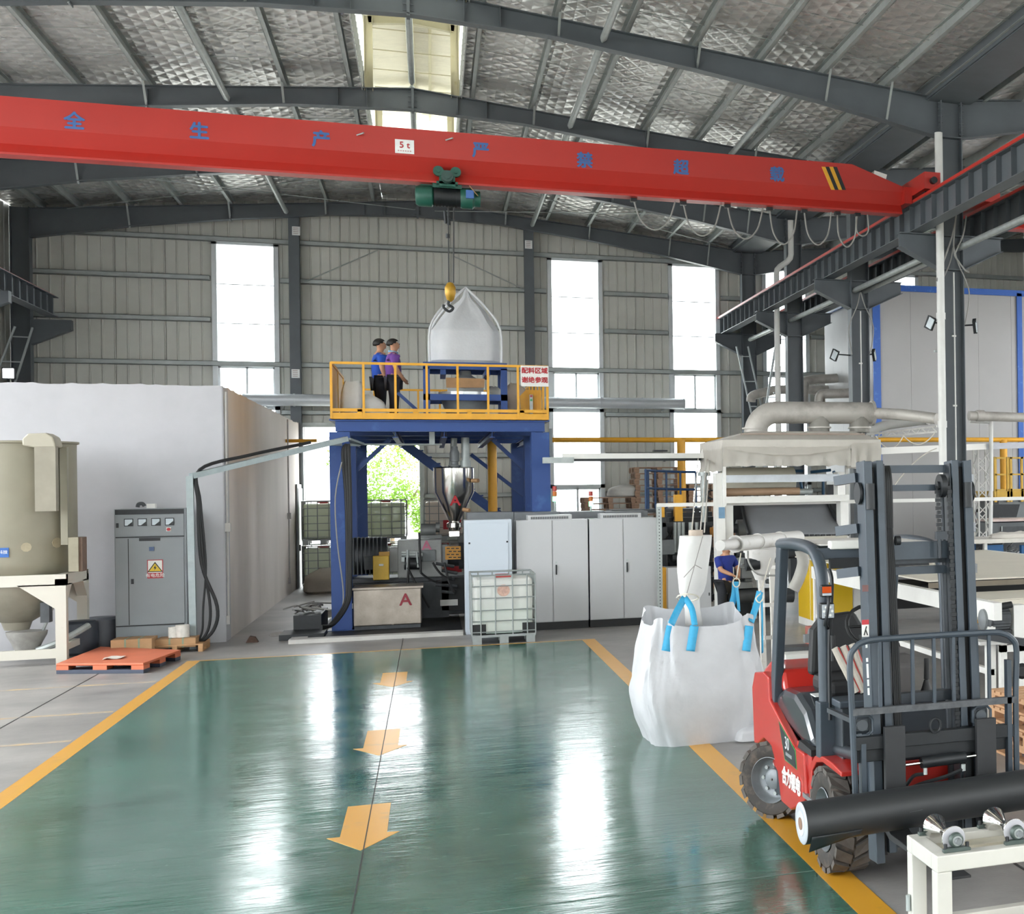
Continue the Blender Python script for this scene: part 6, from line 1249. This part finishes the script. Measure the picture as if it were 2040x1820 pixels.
B('side_plate', fkred, FK, ('p', cw, 'x', UL, UL + .06), bevel=.012); B('side_plate', fkred, FK, ('p', cw, 'x', UR - .06, UR), bevel=.012)
B('counterweight', fkred, FK, ('p', [(10.35, .35), (10.95, .4), (11.0, .95), (10.9, 1.07), (10.6, 1.13), (10.38, 1.1)], 'x', UL + .05, UR - .05), bevel=.05); B('rear_cap', fkred, FK, ('p', [(10.2, 1.0), (10.95, 1.0), (10.93, 1.1), (10.7, 1.19), (10.3, 1.17)], 'x', UL + .08, UR - .08), bevel=.03)
B('latch', blackm, FK, ('b', FC - .05, FC + .05, 10.27, 10.3, 1.1, 1.14))
B('chassis', fkdk2, FK, ('b', UL + .06, UR - .06, 8.9, 10.6, .2, .7)); B('side_recess', fkred, FK, ('b', UL + .03, UL + .07, 9.24, 9.65, .36, .74)); B('step_plate', grey, FK, ('b', UL - .01, UL + .06, 9.1, 9.36, .4, .43), ('b', UL - .01, UL + .06, 9.1, 9.36, .34, .36))
hoodm = mat('hood_gloss', '#333940', .28, 0, .06, 2, coat=.6)
B('battery_hood', hoodm, FK, ('p', [(10.38, .82), (10.36, .98), (10.15, 1.05), (9.8, 1.06), (9.5, .98), (9.3, .82), (9.26, .74), (9.6, .72)], 'x', UL + .05, FC + .3), bevel=.05); B('hood_sill', black, FK, ('p', [(9.6, .7), (9.22, .7), (9.22, .745), (9.55, .76)], 'x', UL + .02, FC + .3)); B('hood_badge', notice, FK, ('b', UL + .16, UL + .34, 9.62, 9.78, 1.045, 1.052))
fen = [(9.22 - .02, .36), (9.24, .5), (9.18, .66), (9.05, .74), (8.85, .77), (8.6, .77), (8.4, .75), (8.4, .72), (8.85, .73), (9.02, .7), (9.13, .62), (9.17, .5), (9.15, .36)]
B('fender', fkred, FK, ('p', fen, 'x', UL, UL + .3), bevel=.008); B('fender', fkred, FK, ('p', fen, 'x', UR - .3, UR), bevel=.008)
B('fender_liner', black, FK, ('p', [(9.2, .2), (9.2, .66), (9.05, .7), (8.5, .7), (8.5, .66), (9.0, .6), (9.1, .2)], 'x', UL + .27, UL + .3))
# plate with the number, side lettering
pt = lambda px, py: PU(px, py, UL - .004)
qs = [pt(1552, 1478), pt(1584, 1532), pt(1582, 1530), pt(1560, 1512)]
pl = [pt(1552, 1440), pt(1583, 1495), pt(1586, 1531), pt(1564, 1511)]
B('number_plate', mat('plate_green', '#3d8a4a', .4), FK, ('p', [(p.y, p.z) for p in [pt(1551, 1437), pt(1584, 1494), pt(1587, 1533), pt(1563, 1513)]], 'x', UL - .003, UL)); B('number_field', blackm, FK, ('p', [(p.y, p.z) for p in pl], 'x', UL - .005, UL - .002))
q = pt(1568, 1482); text('lettering', '30', mat('grey_letter', '#d0d4d6', .5), FK, (UL - .006, q.y, q.z), (0, -1, 0), (0, 0, 1), .13, .001); q = pt(1571, 1504); B('print_line', mat('grey_letter2', '#85898a', .5), FK, ('b', UL - .007, UL - .004, q.y - .1, q.y + .08, q.z - .012, q.z + .012))
q = pt(1577, 1557); text('lettering', '合力锂电', whtxt, FK, (UL - .006, q.y, q.z), (0, -1, 0), (0, 0, 1), .135, .003, bold=.004)
# overhead guard
g1 = MB()
for u in (UL + .06, UR - .06):
    B('rear_pillar', fkdk, FK, ('r', (u, 10.42, .86), (u, 10.14, 2.12), .07, .13, (0, 1, 0)), bevel=.012)
    B('front_pillar', fkdk, FK, ('t', smooth_path([(u, 8.95, .78), (u, 8.98, 1.15), (u, 9.0, 1.75), (u, 9.04, 1.98), (u, 9.18, 2.1), (u, 9.4, 2.14), (u, 9.8, 2.15), (u, 10.2, 2.13)], 5), .044, 10)); B('pillar_foot', fkdk, FK, ('b', u - .06, u + .06, 8.9, 9.02, .74, 1.12), bevel=.008)
B('roof_beam', fkdk, FK, ('b', UL + .06, UR - .06, 9.15, 9.25, 2.06, 2.14), ('b', UL + .06, UR - .06, 10.1, 10.2, 2.08, 2.16)); B('front_visor', blackm, FK, ('b', UL + .14, UR - .14, 9.1, 9.14, 2.0, 2.07))
for k in range(6): B('roof_bar', fkdk, FK, ('b', UL + .2 + .13 * k, UL + .225 + .13 * k, 9.2, 10.15, 2.1, 2.15))
B('roof_sheet', mat('roof_board', '#cdc9c4', .5), FK, ('b', UL + .1, UR - .1, 9.2, 10.15, 2.155, 2.165)); B('roof_lamp', white, FK, ('b', UL + .15, UL + .5, 9.12, 9.2, 2.13, 2.19), bevel=.01)
B('cable_wrap', blackm, FK, ('t', smooth_path([(UL + .1, 8.98, 2.0), (UL + .1, 8.92, 1.9), (UL + .08, 8.93, 1.5), (UL + .07, 8.9, 1.0)], 4), .015, 6))
# lamps on the pillar
q = PW(1647, 1177, 8.88); o = B('turn_lamp', blackm, FK, ('b', q.x - .038, q.x + .038, 8.88, 8.93, q.z - .04, q.z + .04), bevel=.01); B('amber_lens', mat('amber', '#d2541e', .2), o, ('b', q.x - .03, q.x + .03, 8.872, 8.88, q.z - .012, q.z + .03)); B('clear_lens', mat('clear_lens', '#c9ced2', .2), o, ('b', q.x - .03, q.x + .03, 8.872, 8.88, q.z - .03, q.z - .014))
q = PW(1649, 1217, 8.86); o = B('work_lamp', blackm, FK, ('b', q.x - .05, q.x + .05, 8.86, 8.92, q.z - .055, q.z + .055), bevel=.015); B('lens', mat('lens_grey', '#b9bec3', .2), o, ('b', q.x - .04, q.x + .04, 8.852, 8.86, q.z - .045, q.z + .045))
for a, b_ in ((-.014, .027), (.014, .027), (-.028, 0), (.028, 0), (-.014, -.027), (.014, -.027)): B('led', mat('led_white', '#f2f2ee', .2), o, ('c', (q.x + a, 8.848, q.z + b_), (q.x + a, 8.853, q.z + b_), .009, None, 10))
B('lamp_stalk', blackm, FK, ('t', smooth_path([(UL + .06, 8.95, q.z + .1), (UL + .06, 8.86, q.z + .08), (UL + .04, 8.86, q.z - .07), (UL + .07, 8.93, q.z - .12)], 4), .012, 6), ('c', (q.x, 8.9, q.z - .05), (q.x, 8.93, q.z - .1), .014))
B('grab_handle', black, FK, ('c', PW(1659, 1265, 8.86), PW(1660, 1316, 8.86), .016, None, 8))
# cab
B('cowl', fkdk2, FK, ('b', UL + .1, UR - .1, 8.72, 8.9, .72, 1.14), bevel=.01); B('cowl_cap', fkdk, FK, ('b', UL + .08, UR - .08, 8.7, 8.95, 1.1, 1.15), bevel=.01)
B('seat', black, FK, ('b', UL + .22, FC + .12, 9.45, 9.95, 1.05, 1.18), bevel=.04); B('backrest', black, FK, ('p', [(UL + .2, 1.16), (UL + .22, 1.5), (UL + .3, 1.6), (UL + .55, 1.62), (UL + .62, 1.5), (UL + .64, 1.16)], 'y', 9.9, 10.02), bevel=.03)
B('dash_console', mat('dash_grey', '#514e4d', .5), FK, ('p', [(8.72, 1.15), (8.72, 1.36), (8.8, 1.42), (8.92, 1.42), (8.95, 1.15)], 'x', FC - .16, FC + .12), bevel=.02); B('steering_column', black, FK, ('c', (FC - .12, 8.85, 1.38), (FC - .12, 9.02, 1.58), .04, None, 10), ('b', FC - .2, FC - .08, 8.85, 8.98, 1.4, 1.55))
q = V((FC - .1, 9.05, 1.6)); B('steering_wheel', black, FK, ('t', [q + V((.16 * math.cos(t), .09 * math.sin(t), .13 * math.sin(t))) for t in [6.28318 * k / 20 for k in range(20)]], .014, 8, True), ('c', q - V((.15, 0, 0)), q + V((.15, 0, 0)), .01)); B('lever', black, FK, ('c', (FC + .22, 8.8, 1.14), (FC + .23, 8.82, 1.25), .02, .01), ('c', (FC + .23, 8.82, 1.24), (FC + .235, 8.83, 1.38), .02, .018)); B('lever_boot', black, FK, ('l', [(.05, 0), (.03, .05), (.015, .1)], (FC + .22, 8.8, 1.14))); B('turn_stalk', black, FK, ('c', (FC - .05, 8.9, 1.45), (FC + .06, 8.88, 1.48), .014))
wrapm = thin('plastic_wrap', '#cfc8bf', .3, .2)
for k in range(3): p0, p1 = PW(1668 + 17 * k, 1290 - 4 * k, 8.75), PW(1712 + 14 * k, 1378, 8.7); B('wrapped_bar', fkred, FK, ('c', p0, p1, .012, None, 8)); B('bar_wrap', mat('wrap_dull', '#b9b1a6', .4, 0, .1, 20), FK, ('t', [p0.lerp(p1, j / 6) + V((-.02 + .006 * dirt((j, k, 1)), -.0, 0)) for j in range(7)], [.022 + .008 * abs(dirt((j * 1.7, k, 3))) for j in range(7)], 9))
# mast
def tl(z): return 8.1 + .17 * (z - .25) / 2.47
def rail(u, z0, z1, a, b_, mt=fkdk, dy=0, nm='mast_rail'): return B(nm, mt, FK, ('r', (u, tl(z0) + dy, z0), (u, tl(z1) + dy, z1), a, b_, (0, 1, 0)), bevel=.004)
for s in (-1, 1):
    c = 2.85
    rail(c + s * .355, .25, 2.72, .012, .17); rail(c + s * .332, .25, 2.72, .052, .03, dy=-.07); rail(c + s * .332, .25, 2.72, .052, .03, dy=.07); rail(c + s * .3, .28, 2.68, .06, .06, black, .01, 'mast_slot_shade')  # black strip between the rails paints the shade in the slot
    rail(c + s * .252, .3, 2.72, .046, .15, nm='inner_rail'); rail(c + s * .222, .3, 2.7, .012, .12, fkdk2, .0, 'inner_rail')
    for z in (2.62, 2.3, 2.03): B('mast_bracket', fkdk, FK, ('r', (c + s * .36, tl(z) + .06, z), (c + s * .46, tl(z) + .2, z - .02), .05, .06))
    B('mast_roller', blackm, FK, ('c', (c + s * .325, tl(2.5) - .092, 2.42), (c + s * .325, tl(2.5) - .082, 2.58), .03, .03, 12), ('c', (c + s * .37, tl(2.5), 2.52), (c + s * .385, tl(2.5), 2.52), .07, None, 18)); rail(c + s * .36, .55, 1.1, .06, .1, fkdk, .1, 'mast_hinge')
    B('lift_cylinder', fkdk2, FK, ('c', (c + s * .24, tl(.4) + .14, .4), (c + s * .24, tl(2.1) + .14, 2.1), .035, None, 12), ('c', (c + s * .24, tl(2.1) + .14, 2.1), (c + s * .24, tl(2.6) + .14, 2.6), .02, None, 12))
for z, h, dy, mt in ((2.67, .05, .04, fkdk), (2.55, .04, .04, fkdk), (2.15, .11, .06, fkdk), (2.02, .05, .12, fkdk), (2.08, .03, .1, fkdk2), (1.22, .06, .08, fkdk2), (.42, .16, .05, fkdk2), (.33, .05, .06, fkdk)): B('mast_tie', mt, FK, ('b', 2.62, 3.08, tl(z) + dy - .03, tl(z) + dy + .03, z - h / 2, z + h / 2))
m = MB()
for k in range(4): m.t(smooth_path([(2.645 + .012 * k, tl(2.6) - .04, 2.3), (2.64 + .012 * k, tl(2.62) - .05, 2.6), (2.65 + .012 * k, tl(2.6) + .03, 2.63), (2.655 + .012 * k, tl(2) - .02, 1.9), (2.66 + .012 * k, tl(1.2) - .02, 1.1), (2.66 + .012 * k, tl(.9), .85)], 5), .0085, 6)
B('hydraulic_hoses', black, FK, mb=m)
sp = B('chain_sprocket', blackm, FK, ('c', (2.995, tl(2.56) - .05, 2.56), (3.03, tl(2.56) - .05, 2.56), .075, None, 22), ('c', (2.98, tl(2.56) - .05, 2.56), (2.995, tl(2.56) - .05, 2.56), .03, None, 12))
m = MB()
for z0, z1, dx, y_ in ((2.25, 2.55, -.035, 0), (.95, 2.55, .04, 0)):
    z = z0; k = 0
    while z < z1: m.b(3.02 + dx - (.012 if k % 2 else .018), 3.02 + dx + (.012 if k % 2 else .018), tl(z) - .065, tl(z) - .045, z, z + .024); z += .026; k += 1
o = B('lift_chain', blackm, FK, mb=m); o['kind'] = 'stuff'; B('chain_anchor', fkdk2, FK, ('b', 2.96, 3.03, tl(2.2) - .07, tl(2.2) - .03, 2.22, 2.27), ('c', (2.985, tl(2.2) - .05, 2.1), (2.985, tl(2.2) - .05, 2.22), .014)); B('pulley', blackm, FK, ('c', (2.69, tl(2.2) - .05, 2.22), (2.72, tl(2.2) - .05, 2.22), .03, None, 14))
q = PW(1724, 1255, tl(1.65) - .09); B('warning_label', white, FK, ('b', q.x - .022, q.x + .022, tl(1.65) - .093, tl(1.65) - .089, q.z - .04, q.z + .035)); B('warning_head', redtxt, FK, ('b', q.x - .022, q.x + .022, tl(1.65) - .094, tl(1.65) - .089, q.z + .035, q.z + .065)); B('figure_mark', blktxt, FK, ('r', (q.x - .01, tl(1.65) - .095, q.z - .03), (q.x + .006, tl(1.65) - .095, q.z + .025), .006), ('r', (q.x + .012, tl(1.65) - .095, q.z - .03), (q.x, tl(1.65) - .095, q.z + .005), .006))
B('height_marks', whtxt, FK, *[('r', PW(1726 + .045 * (y0 - 1280), y0, tl(1.3) - .095), PW(1726 + .045 * (y1 - 1280), y1, tl(1.3) - .095), .012, .004, (0, 1, 0)) for y0, y1 in ((1281, 1290), (1310, 1318), (1322, 1350), (1353, 1366), (1370, 1384))])
B('faint_label', mat('faded_red', '#6d4a48', .5), FK, pb(1718, 1165, 1730, 1178, tl(1.9) - .092, .004))
# carriage, backrest and forks
B('carriage_bar', blackm, FK, ('b', 2.34, 3.4, 7.985, 8.05, .96, 1.04), ('b', 2.36, 3.38, 8.02, 8.07, .88, .97), bevel=.004); B('carriage_bar', blackm, FK, ('b', 2.36, 3.38, 7.985, 8.05, .5, .58)); [B('carriage_plate', blackm, FK, ('b', x - .02, x + .02, 8.03, 8.1, .5, 1.04)) for x in (2.62, 3.1)]; B('lifting_ring', blackm, FK, ('t', [(2.86 + .035 * math.cos(t), 7.96, 1.08 + .045 * math.sin(t)) for t in [.5236 * k for k in range(12)]], .009, 6, True))
forkm = mat('fork_steel', '#2e2f31', .55, .2, .15, 8)
for u in (2.59, 3.19):
    f = B('fork', forkm, FK, ('p', [(7.93, 1.1), (7.93, .5), (7.85, .47), (6.85, .47), (6.85, .455), (7.88, .43), (7.97, .46), (7.97, 1.1)], 'x', u - .065, u + .065), bevel=.004)
B('side_shift_cylinder', blackm, FK, ('c', (2.76, 7.95, .86), (3.05, 7.95, .87), .035, None, 14)); B('cylinder_rod', chrome, FK, ('c', (2.66, 7.95, .855), (3.13, 7.95, .872), .009, None, 8)); B('fitting', galv, FK, ('c', (2.78, 7.93, .83), (2.78, 7.93, .79), .012), ('c', (3.03, 7.93, .83), (3.03, 7.93, .79), .014)); B('hose', blackm, FK, ('t', smooth_path([(3.03, 7.93, .8), (2.92, 7.95, .76), (2.78, 8.0, .72), (2.7, 8.05, .68)], 5), .013, 6), ('t', smooth_path([(2.78, 7.95, .79), (2.72, 7.97, .78), (2.68, 8.0, .72)], 5), .012, 6)); B('apron', fkred, FK, ('b', 2.62, 3.08, 8.3, 8.34, .56, .8))
B('backrest_frame', fkdk, FK, ('t', smooth_path([(2.36, 8.0, .48), (2.34, 8.0, 1.2), (2.33, 8.0, 1.5), (2.36, 8.0, 1.58), (2.43, 8.0, 1.62), (2.6, 8.0, 1.63), (3.2, 8.0, 1.63), (3.33, 8.0, 1.62), (3.4, 8.0, 1.58), (3.43, 8.0, 1.5), (3.42, 8.0, 1.2), (3.42, 8.0, .5)], 4), .02, 8)); B('backrest_rail', mat('scraped_steel', '#55575a', .5, .3, .3, 14), FK, ('b', 2.34, 3.42, 7.98, 8.02, 1.175, 1.215))
for x in (2.52, 2.73, 2.87, 3.0, 3.24): B('backrest_bar', fkdk, FK, ('b', x - .01, x + .01, 7.99, 8.01, 1.2, 1.63))
B('side_stay', fkdk, FK, ('b', 3.355, 3.385, 7.98, 8.03, .5, 1.45), ('b', 2.39, 2.42, 7.98, 8.02, .5, 1.0))
for s, px, py in ((-1, 1717, 1444), (1, 1953, 1424)):
    q = PW(px, py, 8.06) + V((0, .24, 0)); o = B('head_lamp', fkdk2, FK, ('b', q.x - .055, q.x + .055, 8.06, 8.14, q.z - .055, q.z + .055), bevel=.02); B('lamp_guard', fkdk, o, ('t', [(q.x + a * .06, 8.035, q.z + b_ * .06) for a, b_ in ((-1, -.6), (-1, .6), (-.6, 1), (.6, 1), (1, .6), (1, -.6), (.6, -1), (-.6, -1))], .009, 6, True)); B('lens', mat('lens_smoke', '#5a5f64', .15), o, ('c', (q.x, 8.045, q.z), (q.x, 8.06, q.z), .035, None, 16)); B('lamp_stay', fkdk2, o, ('r', (q.x, 8.13, q.z), (q.x + s * .03, 8.7, q.z), .03))
[B('tilt_cylinder', fkdk2, FK, ('c', (x, 8.35, .85), (x, 8.9, .8), .04, None, 12)) for x in (2.5, 3.26)]; B('front_axle', fkdk2, FK, ('c', (FC - .4, 8.85, .35), (FC + .4, 8.85, .35), .1, None, 14), ('b', FC - .2, FC + .2, 8.6, 9.0, .2, .55))
# black roll on the forks
RL = thing('film_roll', 'long roll of black film with a white end ring lying across the forks', 'roll', (2.9, 7.75, .5))
p0, p1 = V((1.95, 7.72, .628)), V((4.3, 7.79, .705)); rm = mat('black_film', '#26282a', .42, 0, .06, 3)
ax_ = (p1 - p0).normalized(); B('roll_body', rm, RL, ('c', p0, p1, .122, None, 48))
B('end_ring', mat('roll_white', '#b4b9bf', .5), RL, ('l', [(.035, -.002), (.095, -.004), (.115, -.002), (.121, .003), (.121, .03)], p0 - ax_ * .005, ax_, 48)); B('ring_step', mat('roll_white2', '#c6cacf', .5), RL, ('l', [(.036, 0), (.07, -.002), (.074, .002)], p0 - ax_ * .009, ax_, 40)); B('core', mat('core_brown', '#8a6e5c', .8), RL, ('c', p0 - ax_ * .0125, p0 - ax_ * .006, .036, None, 24))
rows = [[p0 + ax_ * (.03 + .1 * i) + V((0, -.112 + .02 * j * (1 - i / 4), -.06 - .026 * j * (1 - i / 4) - .0)) for i in range(4)] for j in range(5)]
B('loose_flap', rm, RL, mb=MB().g(rows), solid=.004)
B('scuff', mat('film_scuff', '#4a4c4e', .5), RL, ('r', p0 + ax_ * .62 + V((0, -.122, .0)), p0 + ax_ * .7 + V((0, -.122, .004)), .006, .002))

# ------------------------------------------------------------------ pallets beside the forklift
ord2 = ['bottom', 'second', 'third', 'top']
nw = mat('fresh_pallet_wood', '#c49a74', .7, 0, .25, 4, stretch=(1, 6, 6), hex2='#9fa07c', fac2=.25)
p0_ = None
for k in range(4):
    L = (5.55 + .05 * dirt((k * 2.2, 1, 1)), 11.75 + .06 * dirt((k * 1.7, 5, 1)), .147 * k); lb = 'fresh wooden pallet in the stack at the picture edge, %s of four' % ord2[k]
    if p0_ is None: p0_ = make_pallet('wooden_pallet', lb, L, 'fresh pallets beside the forklift', nw)
    else: dup(p0_, L, lb, .05 * dirt((k * 3.1, 2, 2)))

# ------------------------------------------------------------------ roller stand
RT = thing('roller_stand', 'white welded roller stand with tapered chrome rollers at the bottom corner', 'stand', (2.9, 6.3, 0))
tz = .79; x0, x1, y0, y1 = PZ(1866, 1706, tz).x, 4.4, PZ(1866, 1706, tz).y, PZ(1866, 1706, tz).y + .45
tb = .08
wst = mat('stand_paint', '#c9c7bf', .4, 0, .04, 4)
B('frame_top', wst, RT, ('b', x0, x1, y0, y0 + tb, tz - tb, tz), ('b', x0, x1, y1 - tb, y1, tz - tb, tz), ('b', x0, x0 + tb, y0 + tb, y1 - tb, tz - tb, tz), ('b', x1 - tb, x1, y0 + tb, y1 - tb, tz - tb, tz), bevel=.006)
for x in (x0, x1 - tb):
    for y in (y0, y1 - tb): B('leg', wst, RT, ('b', x + .001, x + tb - .001, y + .001, y + tb - .001, .01, tz - tb), bevel=.005)
B('stretcher', wst, RT, ('b', x0 + tb, x1 - tb, y0 + .01, y0 + .07, .3, .37), ('b', x0 + tb, x1 - tb, y1 - .07, y1 - .01, .3, .37), ('b', x0 + .01, x0 + .07, y0 + tb, y1 - tb, .3, .37), bevel=.004)
B('drip_tray', mat('tray_cream', '#cfc8b6', .45), RT, ('b', x0 + .1, x1 - .1, y0 + .2, y1 - .1, tz - .045, tz - .035), ('b', x0 + .1, x1 - .1, y0 + .19, y0 + .2, tz - .045, tz - .02))
cone = mat('polished_cone', '#d8d6d2', .06, 1, .02, 3); brg = mat('bearing_green', '#4b5652', .45, .3, .12, 8); greyd = mat('disc_grey', '#b9b8bd', .45, .1)
xc = PW(1908, 1670, y0 + .03).x; sp_ = PW(2030, 1645, y0 + .03).x - xc
for k in range(6):
    c = xc + sp_ * k
    if c > x1 - .12: break
    zc = tz + .054; ya, yb = y0 + .085, y1 - .085; ym = (ya + yb) / 2
    r_ = B('tapered_roller', cone, RT, ('l', [(.06, 0), (.061, .006), (.022, .115), (.022, yb - ya - .125), (.061, yb - ya - .006), (.06, yb - ya)], (c, ya, zc), (0, 1, 0), 48))
    B('roller_disc', greyd, r_, ('c', (c, ya - .003, zc), (c, ya + .002, zc), .058, None, 40)); B('shaft', grey, r_, ('c', (c, y0 + .01, zc), (c, y1 - .01, zc), .016, None, 14))
    for y in (y0 + .035, y1 - .055):
        h = B('bearing_block', brg, RT, ('l', [(.034, 0), (.038, .006), (.036, .02), (.03, .028)], (c, y + .03, zc), (0, -1, 0), 28), ('p', [(c - .07, tz), (c + .07, tz), (c + .07, tz + .016), (c + .038, tz + .022), (c - .038, tz + .022), (c - .07, tz + .016)], 'y', y, y + .03), bevel=.003)
        B('bearing_ring', galv, h, ('c', (c, y - .004, zc), (c, y + .003, zc), .024, None, 20)); B('shaft_end', black, h, ('c', (c, y - .006, zc), (c, y, zc), .016, None, 16))
        for s in (-1, 1): B('bolt', blackm, h, ('c', (c + s * .056, y + .015, tz + .015), (c + s * .056, y + .015, tz + .04), .009, None, 6))
cl = MB()
rnd = random.Random(3)
rows = [[(x0 - .005 + .09 * t + .01 * rnd.uniform(-1, 1), y1 - .085 - .012 * rnd.random() if 1 else 0, .02 + .05 * j + .01 * rnd.uniform(-1, 1)) for t in [k / 6 for k in range(7)]] for j in range(7)]
B('film_wrap', thin('wrap_clear', '#e3e3de', .55, .15), RT, mb=MB().g(rows, smooth=False)); B('hook', galv, RT, ('c', (x0 - .012, y1 - .05, .5), (x0 - .012, y1 - .05, .42), .012))
# ------------------------------------------------------------------ tree outside
TR = thing('tree', 'pale sunlit leafy tree outside beyond the open doorway', 'tree', (-1.2, 52, -.25))
B('trunk', mat('bark', '#7b6a55', .8, 0, .2, 8), TR, ('t', smooth_path([(-1.3, 52, -.25), (-1.25, 52.1, .7), (-1.3, 52, 1.4), (-1.35, 52, 2.1)], 4), [.11 - .006 * k for k in range(13)], 8), ('t', smooth_path([(-1.25, 52.1, 1.2), (-.8, 52, 2.0), (-.4, 52, 2.6)], 4), [.08 - .006 * k for k in range(9)], 6))
m = MB(); rnd = random.Random(8)
for k in range(5200):
    c = rnd.choice(((-1.6, 52, 3.1, 1.0), (-1.2, 52, 2.3, .9), (-.5, 52, 2.3, .75), (-2.2, 52, 2.4, .8), (-1.0, 52, 3.9, .9), (-2.4, 52, 3.6, .9), (-.2, 51.8, 1.5, .5), (-1.9, 52, 1.5, .8)))
    d = V((rnd.gauss(0, 1), rnd.gauss(0, 1), rnd.gauss(0, 1))).normalized() * c[3] * rnd.random() ** .45; p = V(c[:3]) + d
    a = V((rnd.gauss(0, 1), rnd.gauss(0, 1), rnd.gauss(0, .6))).normalized() * .07; b_ = a.orthogonal().normalized() * .035
    m.add([p - a, p + b_, p + a, p - b_], [(0, 1, 2, 3)])
o = B('foliage', film('leaf_green', '#7da13f', .5, .5), TR, mb=m, solid=0); o['kind'] = 'stuff'
